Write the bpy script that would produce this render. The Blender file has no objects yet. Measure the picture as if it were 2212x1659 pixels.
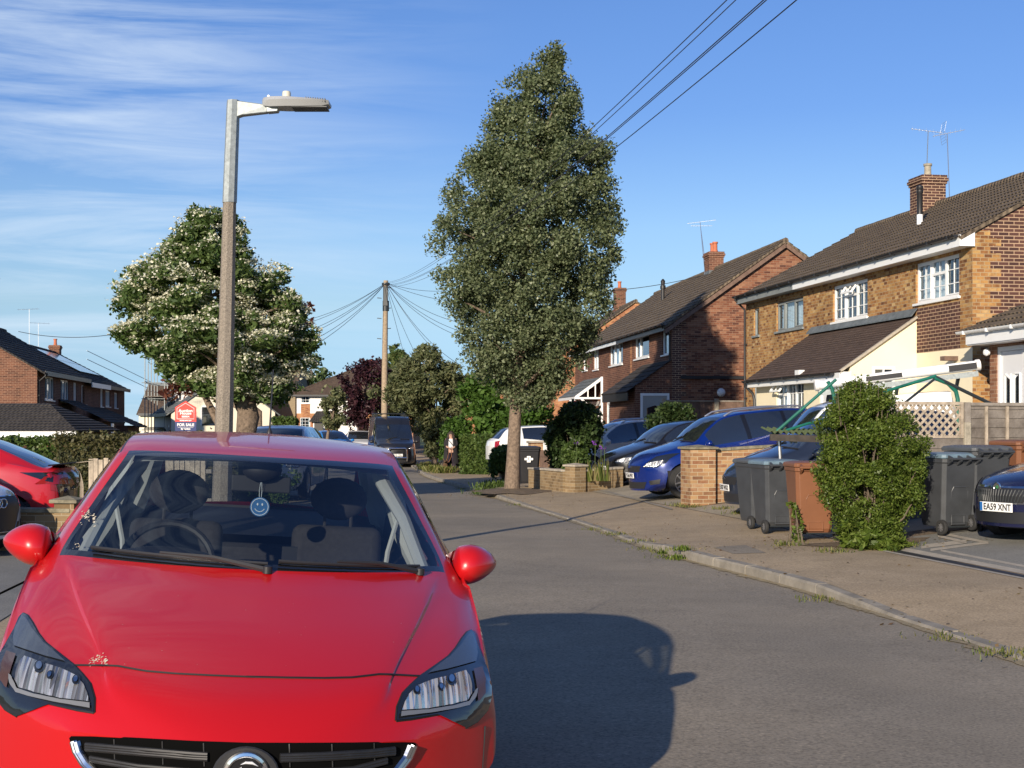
import bpy, bmesh, math, random
import numpy as np
from mathutils import Vector, Matrix
from mathutils.bvhtree import BVHTree
from mathutils.geometry import tessellate_polygon
rnd = random.Random(7)
nrs = np.random.RandomState(11)
SC = bpy.context.scene
COL = SC.collection
F, CX, YH, CH = 3070.0, 1106.0, 918.0, 1.68      # focal length, principal column, horizon row (2212-wide frame), eye height
SUN_AZ, SUN_EL = math.radians(200.8), math.radians(16.8)
# ---------------------------------------------------------------- placement
def gz(Y):                      # the street falls gently away from the viewer
 return -0.007 * max(0.0, min(Y, 65.0) - 20.0)
def at(x, y, d):                # a point of the picture at depth d
 return Vector(((x - CX) * d / F, d, CH - (y - YH) * d / F))
def gp(x, y, up=0.0):           # where the sight line meets the ground (+up)
 d = 20.0
 for _ in range(60):
  d = 0.5 * d + 0.5 * (CH - gz(d) - up) * F / (y - YH)
 return Vector(((x - CX) * d / F, d, gz(d) + up))
def pchip(tab, u):
 xs = [t[0] for t in tab]; ys = [t[1] for t in tab]
 n = len(xs)
 if u <= xs[0]: return ys[0]
 if u >= xs[-1]: return ys[-1]
 i = 0
 while u > xs[i + 1]: i += 1
 def dl(k): return (ys[k + 1] - ys[k]) / (xs[k + 1] - xs[k])
 def m(k):
  if k == 0: return dl(0)
  if k == n - 1: return dl(n - 2)
  a, b = dl(k - 1), dl(k)
  return 0.0 if a * b <= 0 else 2 * a * b / (a + b)
 h = xs[i + 1] - xs[i]; t = (u - xs[i]) / h
 return ((1 + 2 * t) * (1 - t) ** 2 * ys[i] + t * (1 - t) ** 2 * h * m(i)
   + t * t * (3 - 2 * t) * ys[i + 1] + t * t * (t - 1) * h * m(i + 1))
def lin(tab, u):
 return float(np.interp(u, [t[0] for t in tab], [t[1] for t in tab]))
# ---------------------------------------------------------------- objects
def tag(o, label, cat, group=None, kind=None):
 if label: o['label'] = label
 if cat: o['category'] = cat
 if group: o['group'] = group
 if kind: o['kind'] = kind
 return o
def thing(name, label, cat, loc=(0, 0, 0), rot=None, group=None):
 o = bpy.data.objects.new(name, None)
 COL.objects.link(o)
 o.empty_display_size = 0.2
 o.location = loc
 if rot is not None:
  if isinstance(rot, Matrix): o.rotation_euler = rot.to_euler()
  else: o.rotation_euler = (0, 0, rot)
 return tag(o, label, cat, group)
def copy_tree(o, parent=None):
 c = o.copy(); COL.objects.link(c); c.parent = parent
 for ch in list(o.children): copy_tree(ch, c)
 return c
def axes(x, y, z):
 return Matrix(((x[0], y[0], z[0]), (x[1], y[1], z[1]), (x[2], y[2], z[2])))
class MB:
 """collects shapes; build() links them as one mesh object"""
 def __init__(s):
  s.v = []; s.f = []; s.m = []; s.mi = 0
 def add(s, verts, faces, mi=None):
  b = len(s.v); s.v += [tuple(v) for v in verts]
  mi = s.mi if mi is None else mi
  for f in faces:
   s.f.append(tuple(i + b for i in f)); s.m.append(mi)
  return s
 def box(s, x0, x1, y0, y1, z0, z1, M=None, mi=None):
  vs = [Vector(p) for p in ((x0, y0, z0), (x1, y0, z0), (x1, y1, z0), (x0, y1, z0), (x0, y0, z1), (x1, y0, z1), (x1, y1, z1), (x0, y1, z1))]
  if M is not None: vs = [M @ p for p in vs]
  return s.add(vs, [(3, 2, 1, 0), (4, 5, 6, 7), (0, 1, 5, 4), (1, 2, 6, 5), (2, 3, 7, 6), (3, 0, 4, 7)], mi)
 def bar(s, a, b, w, h=None, up=(0, 0, 1), mi=None):
  a, b = Vector(a), Vector(b); h = h or w
  d = (b - a).normalized(); upv = Vector(up)
  if abs(d.dot(upv)) > .98: upv = Vector((1, 0, 0))
  x = d.cross(upv).normalized(); y = x.cross(d)
  vs = []
  for p in (a, b):
   for sx, sy in ((-1, -1), (1, -1), (1, 1), (-1, 1)): vs.append(p + x * sx * w / 2 + y * sy * h / 2)
  return s.add(vs, [(0, 1, 2, 3), (7, 6, 5, 4), (0, 4, 5, 1), (1, 5, 6, 2), (2, 6, 7, 3), (3, 7, 4, 0)], mi)
 def tube(s, pts, r, n=8, cap=True, mi=None):
  pts = [Vector(p) for p in pts]
  rs = r if isinstance(r, (list, tuple)) else [r] * len(pts)
  vs = []; fs = []; prev = None
  for i, p in enumerate(pts):
   d = (pts[min(i + 1, len(pts) - 1)] - pts[max(i - 1, 0)])
   if d.length < 1e-9: d = Vector((0, 0, 1))
   d.normalize()
   if prev is None:
    ref = Vector((0, 0, 1)) if abs(d.z) < .9 else Vector((1, 0, 0))
    x = d.cross(ref).normalized()
   else:
    x = (prev - d * prev.dot(d)).normalized()
   prev = x; y = d.cross(x)
   for k in range(n):
    a = 2 * math.pi * k / n
    vs.append(p + (x * math.cos(a) + y * math.sin(a)) * rs[i])
  for i in range(len(pts) - 1):
   for k in range(n):
    k2 = (k + 1) % n
    fs.append((i * n + k, i * n + k2, (i + 1) * n + k2, (i + 1) * n + k))
  if cap:
   fs.append(tuple(range(n - 1, -1, -1))); fs.append(tuple(range((len(pts) - 1) * n, len(pts) * n)))
  return s.add(vs, fs, mi)
 def lathe(s, prof, n=20, M=None, mi=None, cap=True):     # profile of (r, z)
  vs = []; fs = []
  for r, z in prof:
   for k in range(n):
    a = 2 * math.pi * k / n
    p = Vector((r * math.cos(a), r * math.sin(a), z)); vs.append(M @ p if M is not None else p)
  for i in range(len(prof) - 1):
   for k in range(n):
    k2 = (k + 1) % n
    fs.append((i * n + k, i * n + k2, (i + 1) * n + k2, (i + 1) * n + k))
  if cap and prof[0][0] > 1e-5: fs.append(tuple(range(n - 1, -1, -1)))
  if cap and prof[-1][0] > 1e-5: fs.append(tuple(range((len(prof) - 1) * n, len(prof) * n)))
  return s.add(vs, fs, mi)
 def ball(s, c, r, n=10, m=8, mi=None):
  c = Vector(c); r = Vector(r) if not isinstance(r, (int, float)) else Vector((r, r, r))
  prof = [(math.sin(math.pi * i / m), -math.cos(math.pi * i / m)) for i in range(m + 1)]
  vs = []; fs = []
  for pr, pz in prof:
   for k in range(n):
    a = 2 * math.pi * k / n
    vs.append((c.x + r.x * pr * math.cos(a), c.y + r.y * pr * math.sin(a), c.z + r.z * pz))
  for i in range(m):
   for k in range(n):
    k2 = (k + 1) % n
    fs.append((i * n + k, i * n + k2, (i + 1) * n + k2, (i + 1) * n + k))
  return s.add(vs, fs, mi)
 def prism(s, poly, vec, mi=None):               # polygon (3-D points) pushed along vec
  poly = [Vector(p) for p in poly]; vec = Vector(vec); n = len(poly)
  vs = poly + [p + vec for p in poly]
  fs = [tuple(range(n)), tuple(range(2 * n - 1, n - 1, -1))]
  for i in range(n):
   j = (i + 1) % n; fs.append((i, i + n, j + n, j))
  return s.add(vs, fs, mi)
 def build(s, name, mats, parent=None, smooth=False, bevel=0.0, sharp=None, seg=1, recalc=True):
  me = bpy.data.meshes.new(name)
  me.from_pydata(s.v, [], s.f)
  mats = mats if isinstance(mats, (list, tuple)) else [mats]
  for m in mats: me.materials.append(m)
  if len(mats) > 1: me.polygons.foreach_set('material_index', s.m)
  if recalc:
   bm = bmesh.new(); bm.from_mesh(me)
   bmesh.ops.recalc_face_normals(bm, faces=bm.faces)
   bm.to_mesh(me); bm.free()
  planar_uv(me)
  if smooth:
   me.shade_smooth()
   me.set_sharp_from_angle(angle=math.radians(sharp or 40))
  o = bpy.data.objects.new(name, me)
  COL.objects.link(o)
  if parent is not None: o.parent = parent
  if bevel > 0:
   b = o.modifiers.new('bevel', 'BEVEL'); b.width = bevel; b.segments = seg; b.limit_method = 'ANGLE'; b.angle_limit = math.radians(35)
  return o
def planar_uv(me):
 n = len(me.loops)
 if n == 0: return
 uvl = me.uv_layers.new(name='UVMap')
 co = np.empty(len(me.vertices) * 3); me.vertices.foreach_get('co', co); co = co.reshape(-1, 3)
 nm = np.empty(len(me.polygons) * 3); me.polygons.foreach_get('normal', nm); nm = nm.reshape(-1, 3)
 lt = np.empty(len(me.polygons), int); me.polygons.foreach_get('loop_total', lt)
 vi = np.empty(n, int); me.loops.foreach_get('vertex_index', vi)
 fn = np.repeat(nm, lt, axis=0)
 t = np.cross(np.array([0, 0, 1.0]), fn); ln = np.linalg.norm(t, axis=1)
 bad = ln < .05; t[bad] = (1, 0, 0); ln[bad] = 1; t /= ln[:, None]
 b = np.cross(fn, t); b[bad] = (0, 1, 0)
 p = co[vi]
 uv = np.stack([(p * t).sum(1), (p * b).sum(1)], 1)
 uvl.data.foreach_set('uv', uv.astype(np.float32).ravel())
def grid_obj(name, V, Q, mats, parent=None, smooth=True):
 """large meshes from numpy arrays: V (n,3), Q (m,4 or 3)"""
 me = bpy.data.meshes.new(name)
 k = Q.shape[1]
 me.vertices.add(len(V)); me.vertices.foreach_set('co', V.astype(np.float32).ravel())
 me.loops.add(Q.size); me.loops.foreach_set('vertex_index', Q.astype(np.int32).ravel())
 me.polygons.add(len(Q))
 me.polygons.foreach_set('loop_start', np.arange(0, Q.size, k, dtype=np.int32))
 me.update(calc_edges=True)
 for m in (mats if isinstance(mats, (list, tuple)) else [mats]): me.materials.append(m)
 if smooth: me.shade_smooth()
 o = bpy.data.objects.new(name, me); COL.objects.link(o)
 if parent is not None: o.parent = parent
 return o
def text_obj(name, s, size, mat, parent=None, M=None, extrude=0.002, width=None, align='CENTER', bold=0.0):
 cu = bpy.data.curves.new(name, 'FONT'); cu.body = s; cu.size = size
 cu.align_x = align; cu.align_y = 'CENTER'; cu.extrude = extrude; cu.offset = bold; cu.resolution_u = 3
 t = bpy.data.objects.new(name, cu); COL.objects.link(t)
 bpy.context.view_layer.update()
 me = bpy.data.meshes.new_from_object(t)
 bpy.data.objects.remove(t); bpy.data.curves.remove(cu)
 me.materials.clear(); me.materials.append(mat)
 if width:
  xs = [v.co.x for v in me.vertices]; k = width / (max(xs) - min(xs))
  for v in me.vertices: v.co.x *= k
 if M is not None: me.transform(M)
 o = bpy.data.objects.new(name, me); COL.objects.link(o)
 if parent is not None: o.parent = parent
 return o
# ---------------------------------------------------------------- materials
def newmat(name):
 m = bpy.data.materials.new(name); m.use_nodes = True
 nt = m.node_tree; nt.nodes.clear()
 out = nt.nodes.new('ShaderNodeOutputMaterial')
 return m, nt, out
def N(nt, typ, **kw):
 n = nt.nodes.new(typ)
 for k, v in kw.items():
  if k.startswith('i_'): n.inputs[k[2:].replace('_', ' ')].default_value = v
  else: setattr(n, k, v)
 return n
def ramp(nt, stops, interp='LINEAR'):
 r = nt.nodes.new('ShaderNodeValToRGB'); r.color_ramp.interpolation = interp
 e = r.color_ramp.elements
 while len(e) < len(stops): e.new(.5)
 for k, (p, c) in enumerate(stops):
  e[k].position = p; e[k].color = tuple(c) + (1,) if len(c) == 3 else c
 return r
def mat(name, col, rough=.6, metal=0.0, spec=.5, var=0.0, vscale=6, col2=None, bump=0.0, bscale=60, coat=0.0, coatr=.05, dirt=None):
 m, nt, out = newmat(name)
 p = N(nt, 'ShaderNodeBsdfPrincipled')
 p.inputs['Roughness'].default_value = rough; p.inputs['Metallic'].default_value = metal
 p.inputs['Specular IOR Level'].default_value = spec
 p.inputs['Coat Weight'].default_value = coat; p.inputs['Coat Roughness'].default_value = coatr
 p.inputs['Base Color'].default_value = (*col, 1)
 tc = None
 if var > 0 or col2 or bump > 0:
  tc = N(nt, 'ShaderNodeTexCoord')
 if var > 0 or col2:
  nz = N(nt, 'ShaderNodeTexNoise'); nz.inputs['Scale'].default_value = vscale; nz.inputs['Detail'].default_value = 6; nz.inputs['Roughness'].default_value = .65
  nt.links.new(tc.outputs['Object'], nz.inputs['Vector'])
  c2 = col2 or tuple(min(1, c * (1 + var)) for c in col); c1 = col if col2 else tuple(c * (1 - var) for c in col)
  r = ramp(nt, [(.32, c1), (.68, c2)])
  nt.links.new(nz.outputs['Fac'], r.inputs['Fac']); nt.links.new(r.outputs['Color'], p.inputs['Base Color'])
 if bump > 0:
  nb = N(nt, 'ShaderNodeTexNoise'); nb.inputs['Scale'].default_value = bscale; nb.inputs['Detail'].default_value = 4
  nt.links.new(tc.outputs['Object'], nb.inputs['Vector'])
  bp = N(nt, 'ShaderNodeBump'); bp.inputs['Strength'].default_value = bump; bp.inputs['Distance'].default_value = .02
  nt.links.new(nb.outputs['Fac'], bp.inputs['Height']); nt.links.new(bp.outputs['Normal'], p.inputs['Normal'])
 nt.links.new(p.outputs['BSDF'], out.inputs['Surface'])
 return m
def brick(name, stops, mortar, w=.225, h=.075, mw=.011, bump=.5, stain=None):
 """stops: colours picked brick by brick"""
 m, nt, out = newmat(name)
 p = N(nt, 'ShaderNodeBsdfPrincipled'); p.inputs['Roughness'].default_value = .9; p.inputs['Specular IOR Level'].default_value = .2
 uv = N(nt, 'ShaderNodeUVMap')
 b = N(nt, 'ShaderNodeTexBrick'); b.offset = .5; b.squash = 1
 b.inputs['Scale'].default_value = 1; b.inputs['Brick Width'].default_value = w; b.inputs['Row Height'].default_value = h
 b.inputs['Mortar Size'].default_value = mw / 2; b.inputs['Mortar Smooth'].default_value = .1
 b.inputs['Color1'].default_value = (0, 0, 0, 1); b.inputs['Color2'].default_value = (1, 1, 1, 1); b.inputs['Mortar'].default_value = (.5, .5, .5, 1)
 nt.links.new(uv.outputs['UV'], b.inputs['Vector'])
 nz = N(nt, 'ShaderNodeTexNoise'); nz.inputs['Scale'].default_value = 9; nz.inputs['Detail'].default_value = 5
 nt.links.new(uv.outputs['UV'], nz.inputs['Vector'])
 ad = N(nt, 'ShaderNodeMath', operation='MULTIPLY_ADD'); ad.inputs[1].default_value = .35; ad.inputs[2].default_value = -.175
 nt.links.new(nz.outputs['Fac'], ad.inputs[0])
 a2 = N(nt, 'ShaderNodeMath', operation='ADD')
 nt.links.new(b.outputs['Color'], a2.inputs[0]); nt.links.new(ad.outputs[0], a2.inputs[1])
 n = len(stops)
 r = ramp(nt, [(i / max(1, n - 1) if n > 1 else 0, c) for i, c in enumerate(stops)])
 nt.links.new(a2.outputs[0], r.inputs['Fac'])
 mx = N(nt, 'ShaderNodeMix', data_type='RGBA')
 nt.links.new(b.outputs['Fac'], mx.inputs[0]); nt.links.new(r.outputs['Color'], mx.inputs[6]); mx.inputs[7].default_value = (*mortar, 1)
 n2 = N(nt, 'ShaderNodeTexNoise'); n2.inputs['Scale'].default_value = .9; n2.inputs['Detail'].default_value = 7
 nt.links.new(uv.outputs['UV'], n2.inputs['Vector'])
 r2 = ramp(nt, [(.3, (.72, .72, .72)), (.65, (1.08, 1.06, 1.04))]); nt.links.new(n2.outputs['Fac'], r2.inputs['Fac'])
 m2 = N(nt, 'ShaderNodeMix', data_type='RGBA', blend_type='MULTIPLY'); m2.inputs[0].default_value = .8
 nt.links.new(mx.outputs[2], m2.inputs[6]); nt.links.new(r2.outputs['Color'], m2.inputs[7])
 nt.links.new(m2.outputs[2], p.inputs['Base Color'])
 bp = N(nt, 'ShaderNodeBump', invert=True); bp.inputs['Strength'].default_value = bump; bp.inputs['Distance'].default_value = .008
 nt.links.new(b.outputs['Fac'], bp.inputs['Height']); nt.links.new(bp.outputs['Normal'], p.inputs['Normal'])
 nt.links.new(p.outputs['BSDF'], out.inputs['Surface'])
 return m
def tiles(name, c1, c2, w=.30, h=.28, roll=True, moss=None):
 m, nt, out = newmat(name)
 p = N(nt, 'ShaderNodeBsdfPrincipled'); p.inputs['Roughness'].default_value = .85; p.inputs['Specular IOR Level'].default_value = .3
 uv = N(nt, 'ShaderNodeUVMap')
 b = N(nt, 'ShaderNodeTexBrick'); b.offset = .0 if roll else .5
 b.inputs['Scale'].default_value = 1; b.inputs['Brick Width'].default_value = w; b.inputs['Row Height'].default_value = h
 b.inputs['Mortar Size'].default_value = .008; b.inputs['Color1'].default_value = (*c1, 1); b.inputs['Color2'].default_value = (*c2, 1)
 b.inputs['Mortar'].default_value = (c1[0] * .5, c1[1] * .5, c1[2] * .5, 1)
 nt.links.new(uv.outputs['UV'], b.inputs['Vector'])
 nz = N(nt, 'ShaderNodeTexNoise'); nz.inputs['Scale'].default_value = 2.3; nz.inputs['Detail'].default_value = 9; nz.inputs['Roughness'].default_value = .75
 nt.links.new(uv.outputs['UV'], nz.inputs['Vector'])
 r = ramp(nt, [(.3, (.55, .55, .55)), (.5, (1, 1, 1)), (.72, moss or (1.3, 1.25, 1.1))]); nt.links.new(nz.outputs['Fac'], r.inputs['Fac'])
 mx = N(nt, 'ShaderNodeMix', data_type='RGBA', blend_type='MULTIPLY'); mx.inputs[0].default_value = 1
 nt.links.new(b.outputs['Color'], mx.inputs[6]); nt.links.new(r.outputs['Color'], mx.inputs[7])
 nt.links.new(mx.outputs[2], p.inputs['Base Color'])
 if roll:
  wv = N(nt, 'ShaderNodeTexWave', wave_type='BANDS', bands_direction='X'); wv.inputs['Scale'].default_value = 1 / w * .314 * 2; wv.inputs['Distortion'].default_value = .0
  nt.links.new(uv.outputs['UV'], wv.inputs['Vector'])
  bp = N(nt, 'ShaderNodeBump'); bp.inputs['Strength'].default_value = .7; bp.inputs['Distance'].default_value = .04
  nt.links.new(wv.outputs['Fac'], bp.inputs['Height']); nt.links.new(bp.outputs['Normal'], p.inputs['Normal'])
 nt.links.new(p.outputs['BSDF'], out.inputs['Surface'])
 return m
def leafmat(name, stops, trans=.35, rough=.5):
 m, nt, out = newmat(name)
 g = N(nt, 'ShaderNodeNewGeometry')
 r = ramp(nt, [(i / (len(stops) - 1), c) for i, c in enumerate(stops)])
 nt.links.new(g.outputs['Random Per Island'], r.inputs['Fac'])
 p = N(nt, 'ShaderNodeBsdfPrincipled'); p.inputs['Roughness'].default_value = rough; p.inputs['Specular IOR Level'].default_value = .35
 nt.links.new(r.outputs['Color'], p.inputs['Base Color'])
 t = N(nt, 'ShaderNodeBsdfTranslucent')
 mul = N(nt, 'ShaderNodeMix', data_type='RGBA', blend_type='MULTIPLY'); mul.inputs[0].default_value = 1; mul.inputs[7].default_value = (1.1, 1.2, .5, 1)
 nt.links.new(r.outputs['Color'], mul.inputs[6]); nt.links.new(mul.outputs[2], t.inputs['Color'])
 mx = N(nt, 'ShaderNodeMixShader'); mx.inputs[0].default_value = trans
 nt.links.new(p.outputs['BSDF'], mx.inputs[1]); nt.links.new(t.outputs['BSDF'], mx.inputs[2])
 nt.links.new(mx.outputs[0], out.inputs['Surface'])
 return m
def glassmat(name, tint=(.55, .6, .62), refl=(1, 1, 1), ior=1.5, base=0.0):
 """thin glazing: tinted see-through plus a fresnel mirror"""
 m, nt, out = newmat(name)
 tr = N(nt, 'ShaderNodeBsdfTransparent'); tr.inputs[0].default_value = (*tint, 1)
 gl = N(nt, 'ShaderNodeBsdfGlossy'); gl.inputs['Color'].default_value = (*refl, 1); gl.inputs['Roughness'].default_value = .01
 fr = N(nt, 'ShaderNodeFresnel'); ge = N(nt, 'ShaderNodeNewGeometry'); mr = N(nt, 'ShaderNodeMapRange')
 mr.inputs['To Min'].default_value = ior; mr.inputs['To Max'].default_value = 1 / ior   # a pane reflects alike from both sides
 nt.links.new(ge.outputs['Backfacing'], mr.inputs['Value']); nt.links.new(mr.outputs[0], fr.inputs['IOR'])
 ad = N(nt, 'ShaderNodeMath', operation='ADD', use_clamp=True); ad.inputs[1].default_value = base
 nt.links.new(fr.outputs[0], ad.inputs[0])
 mx = N(nt, 'ShaderNodeMixShader')
 nt.links.new(ad.outputs[0], mx.inputs[0]); nt.links.new(tr.outputs[0], mx.inputs[1]); nt.links.new(gl.outputs[0], mx.inputs[2])
 nt.links.new(mx.outputs[0], out.inputs['Surface'])
 return m
def groundmat(name, c1, c2, scale=2.0, fine=160, spec_c=None, rough=.9, bump=.22, patch=None, bscale=None):
 m, nt, out = newmat(name)
 p = N(nt, 'ShaderNodeBsdfPrincipled'); p.inputs['Roughness'].default_value = rough; p.inputs['Specular IOR Level'].default_value = .3
 tc = N(nt, 'ShaderNodeTexCoord')
 n1 = N(nt, 'ShaderNodeTexNoise'); n1.inputs['Scale'].default_value = scale; n1.inputs['Detail'].default_value = 8; n1.inputs['Roughness'].default_value = .7
 n2 = N(nt, 'ShaderNodeTexNoise'); n2.inputs['Scale'].default_value = fine; n2.inputs['Detail'].default_value = 2
 n3 = N(nt, 'ShaderNodeTexNoise'); n3.inputs['Scale'].default_value = .35; n3.inputs['Detail'].default_value = 3
 for n in (n1, n2, n3): nt.links.new(tc.outputs['Object'], n.inputs['Vector'])
 r = ramp(nt, [(.3, c1), (.7, c2)]); nt.links.new(n1.outputs['Fac'], r.inputs['Fac'])
 sp = spec_c or tuple(min(1, c * 2.2) for c in c2)
 r2 = ramp(nt, [(.36, (.70, .70, .70)), (.5, (1, 1, 1)), (.62, (1.0, 1.0, 1.0)), (.72, (1.42, 1.4, 1.36))]); nt.links.new(n2.outputs['Fac'], r2.inputs['Fac'])
 r3 = ramp(nt, [(.35, (.86, .87, .88)), (.65, (1.1, 1.09, 1.06))]); nt.links.new(n3.outputs['Fac'], r3.inputs['Fac'])
 a = N(nt, 'ShaderNodeMix', data_type='RGBA', blend_type='MULTIPLY'); a.inputs[0].default_value = 1
 b = N(nt, 'ShaderNodeMix', data_type='RGBA', blend_type='MULTIPLY'); b.inputs[0].default_value = 1
 nt.links.new(r.outputs['Color'], a.inputs[6]); nt.links.new(r2.outputs['Color'], a.inputs[7])
 nt.links.new(a.outputs[2], b.inputs[6]); nt.links.new(r3.outputs['Color'], b.inputs[7])
 nt.links.new(b.outputs[2], p.inputs['Base Color'])
 bp = N(nt, 'ShaderNodeBump'); bp.inputs['Strength'].default_value = bump; bp.inputs['Distance'].default_value = .01
 nt.links.new(n2.outputs['Fac'], bp.inputs['Height']); nt.links.new(bp.outputs['Normal'], p.inputs['Normal'])
 nt.links.new(p.outputs['BSDF'], out.inputs['Surface'])
 return m
MT = {}
MT['asphalt'] = groundmat('asphalt', (.238, .205, .158), (.295, .256, .20), 1.6, 52)
MT['pavement'] = groundmat('pavement tarmac', (.335, .258, .165), (.43, .335, .222), 2.2, 48)
MT['pave_left'] = MT['pavement']
MT['kerb'] = mat('kerb stone', (.24, .215, .175), .9, var=.28, vscale=3, bump=.3, bscale=40)
MT['earth'] = groundmat('soil and leaf litter', (.10, .075, .05), (.2, .15, .10), 6, 40)
MT['lawn'] = groundmat('lawn', (.06, .085, .025), (.10, .12, .04), 3, 60)
MT['drive'] = groundmat('concrete drive', (.28, .24, .175), (.38, .33, .25), 1.5, 60)
MT['slab'] = groundmat('grey paving', (.19, .185, .17), (.24, .235, .215), 2.5, 70)
MT['setts'] = mat('buff paving border', (.36, .32, .26), .9, var=.2, vscale=9, bump=.2)
MT['drain'] = mat('drain channel', (.025, .025, .028), .6)
MT['white_pvc'] = mat('white plastic', (.78, .79, .78), .35, var=.04, vscale=2)
MT['white_paint'] = mat('white render', (.74, .72, .68), .8, var=.06, vscale=2)
MT['cream'] = mat('cream render', (.78, .70, .50), .85, var=.04, vscale=1.2, bump=.08, bscale=90)
MT['cream2'] = mat('pale cream render', (.72, .66, .52), .85, var=.05, vscale=1.5)
MT['roughcast'] = mat('brown pebbledash', (.25, .20, .125), .95, var=.25, vscale=14, bump=.4, bscale=60)
MT['black_plastic'] = mat('black plastic', (.018, .018, .02), .45)
MT['black_gloss'] = mat('black gloss', (.008, .008, .009), .12, coat=1)
MT['rubber'] = mat('rubber', (.022, .022, .022), .8, var=.2, vscale=8)
MT['grey_frame'] = mat('weathered grey frame', (.20, .22, .22), .6, var=.15, vscale=4)
MT['lead'] = mat('lead flashing', (.12, .14, .15), .6, var=.25, vscale=6)
MT['galv'] = mat('galvanised steel', (.30, .33, .33), .5, .4, var=.22, vscale=22)
MT['alu'] = mat('aluminium', (.55, .56, .57), .35, .9)
MT['chrome'] = mat('chrome', (.75, .76, .78), .08, 1.0)
MT['conc_post'] = mat('exposed aggregate concrete', (.21, .18, .145), .92, bump=.5, bscale=90, var=.45, vscale=70)
MT['conc'] = mat('weathered concrete', (.30, .27, .21), .9, var=.3, vscale=7, bump=.3)
MT['coping'] = mat('mossy concrete coping', (.20, .18, .125), .95, var=.4, vscale=9, bump=.4)
MT['bark'] = mat('bark', (.17, .125, .09), .95, var=.45, vscale=16, bump=1.0, bscale=26)
MT['bark2'] = mat('furrowed bark', (.15, .11, .078), .95, var=.5, vscale=12, bump=1.0, bscale=20)
MT['twig'] = mat('twigs', (.11, .085, .06), .9, var=.3, vscale=20)
MT['wood_old'] = mat('silvered fence wood', (.17, .145, .12), .9, col2=(.29, .26, .225), vscale=5, bump=.3, bscale=40)
MT['wood_brown'] = mat('brown fence wood', (.15, .095, .07), .9, var=.3, vscale=6)
MT['wood_pale'] = mat('pale bleached fence boards', (.36, .30, .23), .9, var=.35, vscale=8, bump=.3)
MT['pole_wood'] = mat('telegraph pole wood', (.30, .23, .155), .9, var=.25, vscale=9)
MT['b_yellow'] = brick('yellow stock brick', [(.13, .056, .028), (.27, .125, .047), (.40, .22, .078), (.20, .088, .038), (.47, .29, .11), (.33, .16, .06), (.52, .36, .17)], (.36, .27, .16), w=.17, mw=.014)
MT['b_dark'] = brick('dark brown brick', [(.062, .033, .030), (.085, .042, .036), (.11, .052, .042), (.075, .040, .034)], (.42, .29, .19), w=.225, mw=.018)
MT['b_brown'] = brick('brown brick', [(.085, .04, .03), (.14, .062, .042), (.18, .08, .05), (.12, .055, .04)], (.34, .22, .15))
MT['b_red'] = brick('mixed red brick', [(.085, .035, .026), (.16, .062, .038), (.21, .085, .048), (.29, .15, .09), (.14, .055, .035)], (.27, .18, .125))
MT['b_orange'] = brick('orange brick', [(.25, .09, .045), (.36, .15, .07), (.44, .22, .10)], (.36, .26, .17))
MT['b_garden'] = brick('garden wall brick', [(.17, .085, .05), (.32, .18, .09), (.40, .255, .13), (.25, .115, .06), (.46, .31, .18)], (.44, .36, .24))
MT['b_low'] = brick('weathered low wall brick', [(.16, .11, .06), (.25, .175, .095), (.31, .225, .125), (.21, .145, .08)], (.34, .28, .19))
MT['b_porch'] = brick('porch brick', [(.17, .075, .045), (.28, .13, .07), (.33, .17, .10)], (.40, .29, .20))
MT['roof_brown'] = tiles('weathered brown concrete tiles', (.115, .088, .062), (.165, .128, .09))
MT['roof_dark'] = tiles('dark concrete tiles', (.036, .033, .032), (.056, .05, .047))
MT['roof_plain'] = tiles('brown plain tiles', (.078, .053, .042), (.112, .076, .058), .165, .1, roll=False, moss=(1.15, 1.1, 1.05))
MT['roof_red'] = tiles('old plain tiles', (.085, .06, .045), (.12, .085, .062), .2, .15, roll=False)
MT['slate'] = tiles('grey slates', (.11, .125, .135), (.16, .175, .18), .25, .2, roll=False)
MT['terracotta'] = mat('terracotta', (.42, .13, .065), .8, var=.2, vscale=6)
MT['house_glass'] = glassmat('window glass', (.62, .70, .74), (.85, .92, 1), 1.52, .10)
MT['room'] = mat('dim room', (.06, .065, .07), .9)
MT['curtain'] = mat('net curtain', (.72, .74, .76), .9, var=.12, vscale=14)
MT['red_door'] = mat('red door', (.30, .02, .03), .4)
MT['dark_door'] = mat('dark door', (.025, .022, .02), .5)
MT['grey_door'] = mat('grey door', (.33, .33, .31), .5)
MT['door_white'] = mat('white door', (.70, .71, .72), .35)
MT['bin_grey'] = mat('grey bin plastic', (.046, .050, .056), .42, var=.18, vscale=4)
MT['bin_black'] = mat('black bin plastic', (.014, .014, .017), .42, var=.12, vscale=4)
MT['bin_lid'] = mat('grey bin lid', (.075, .082, .09), .40, var=.15, vscale=5)
MT['bin_lid_blue'] = mat('weathered blue grey lid', (.13, .19, .235), .38, var=.2, vscale=6)
MT['bin_brown'] = mat('brown bin plastic', (.185, .076, .036), .45, var=.08, vscale=3)
MT['plate'] = mat('white number plate', (.80, .80, .78), .35)
MT['plate_blue'] = mat('blue plate band', (.02, .12, .35), .4)
MT['ink'] = mat('black lettering', (.01, .01, .01), .5)
MT['green_steel'] = mat('green painted steel', (.012, .12, .085), .35, var=.2, vscale=8)
MT['dark_steel'] = mat('dark painted steel', (.02, .025, .028), .45)
MT['wire'] = mat('overhead cable', (.02, .022, .026), .6)
MT['seat'] = mat('grey seat cloth', (.035, .033, .035), .9, var=.2, vscale=40)
MT['trim_dark'] = mat('dark cabin trim', (.016, .016, .018), .6)
MT['dash'] = mat('dashboard', (.022, .021, .022), .5)
MT['trim_pale'] = mat('pale headlining', (.45, .47, .46), .9)
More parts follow.
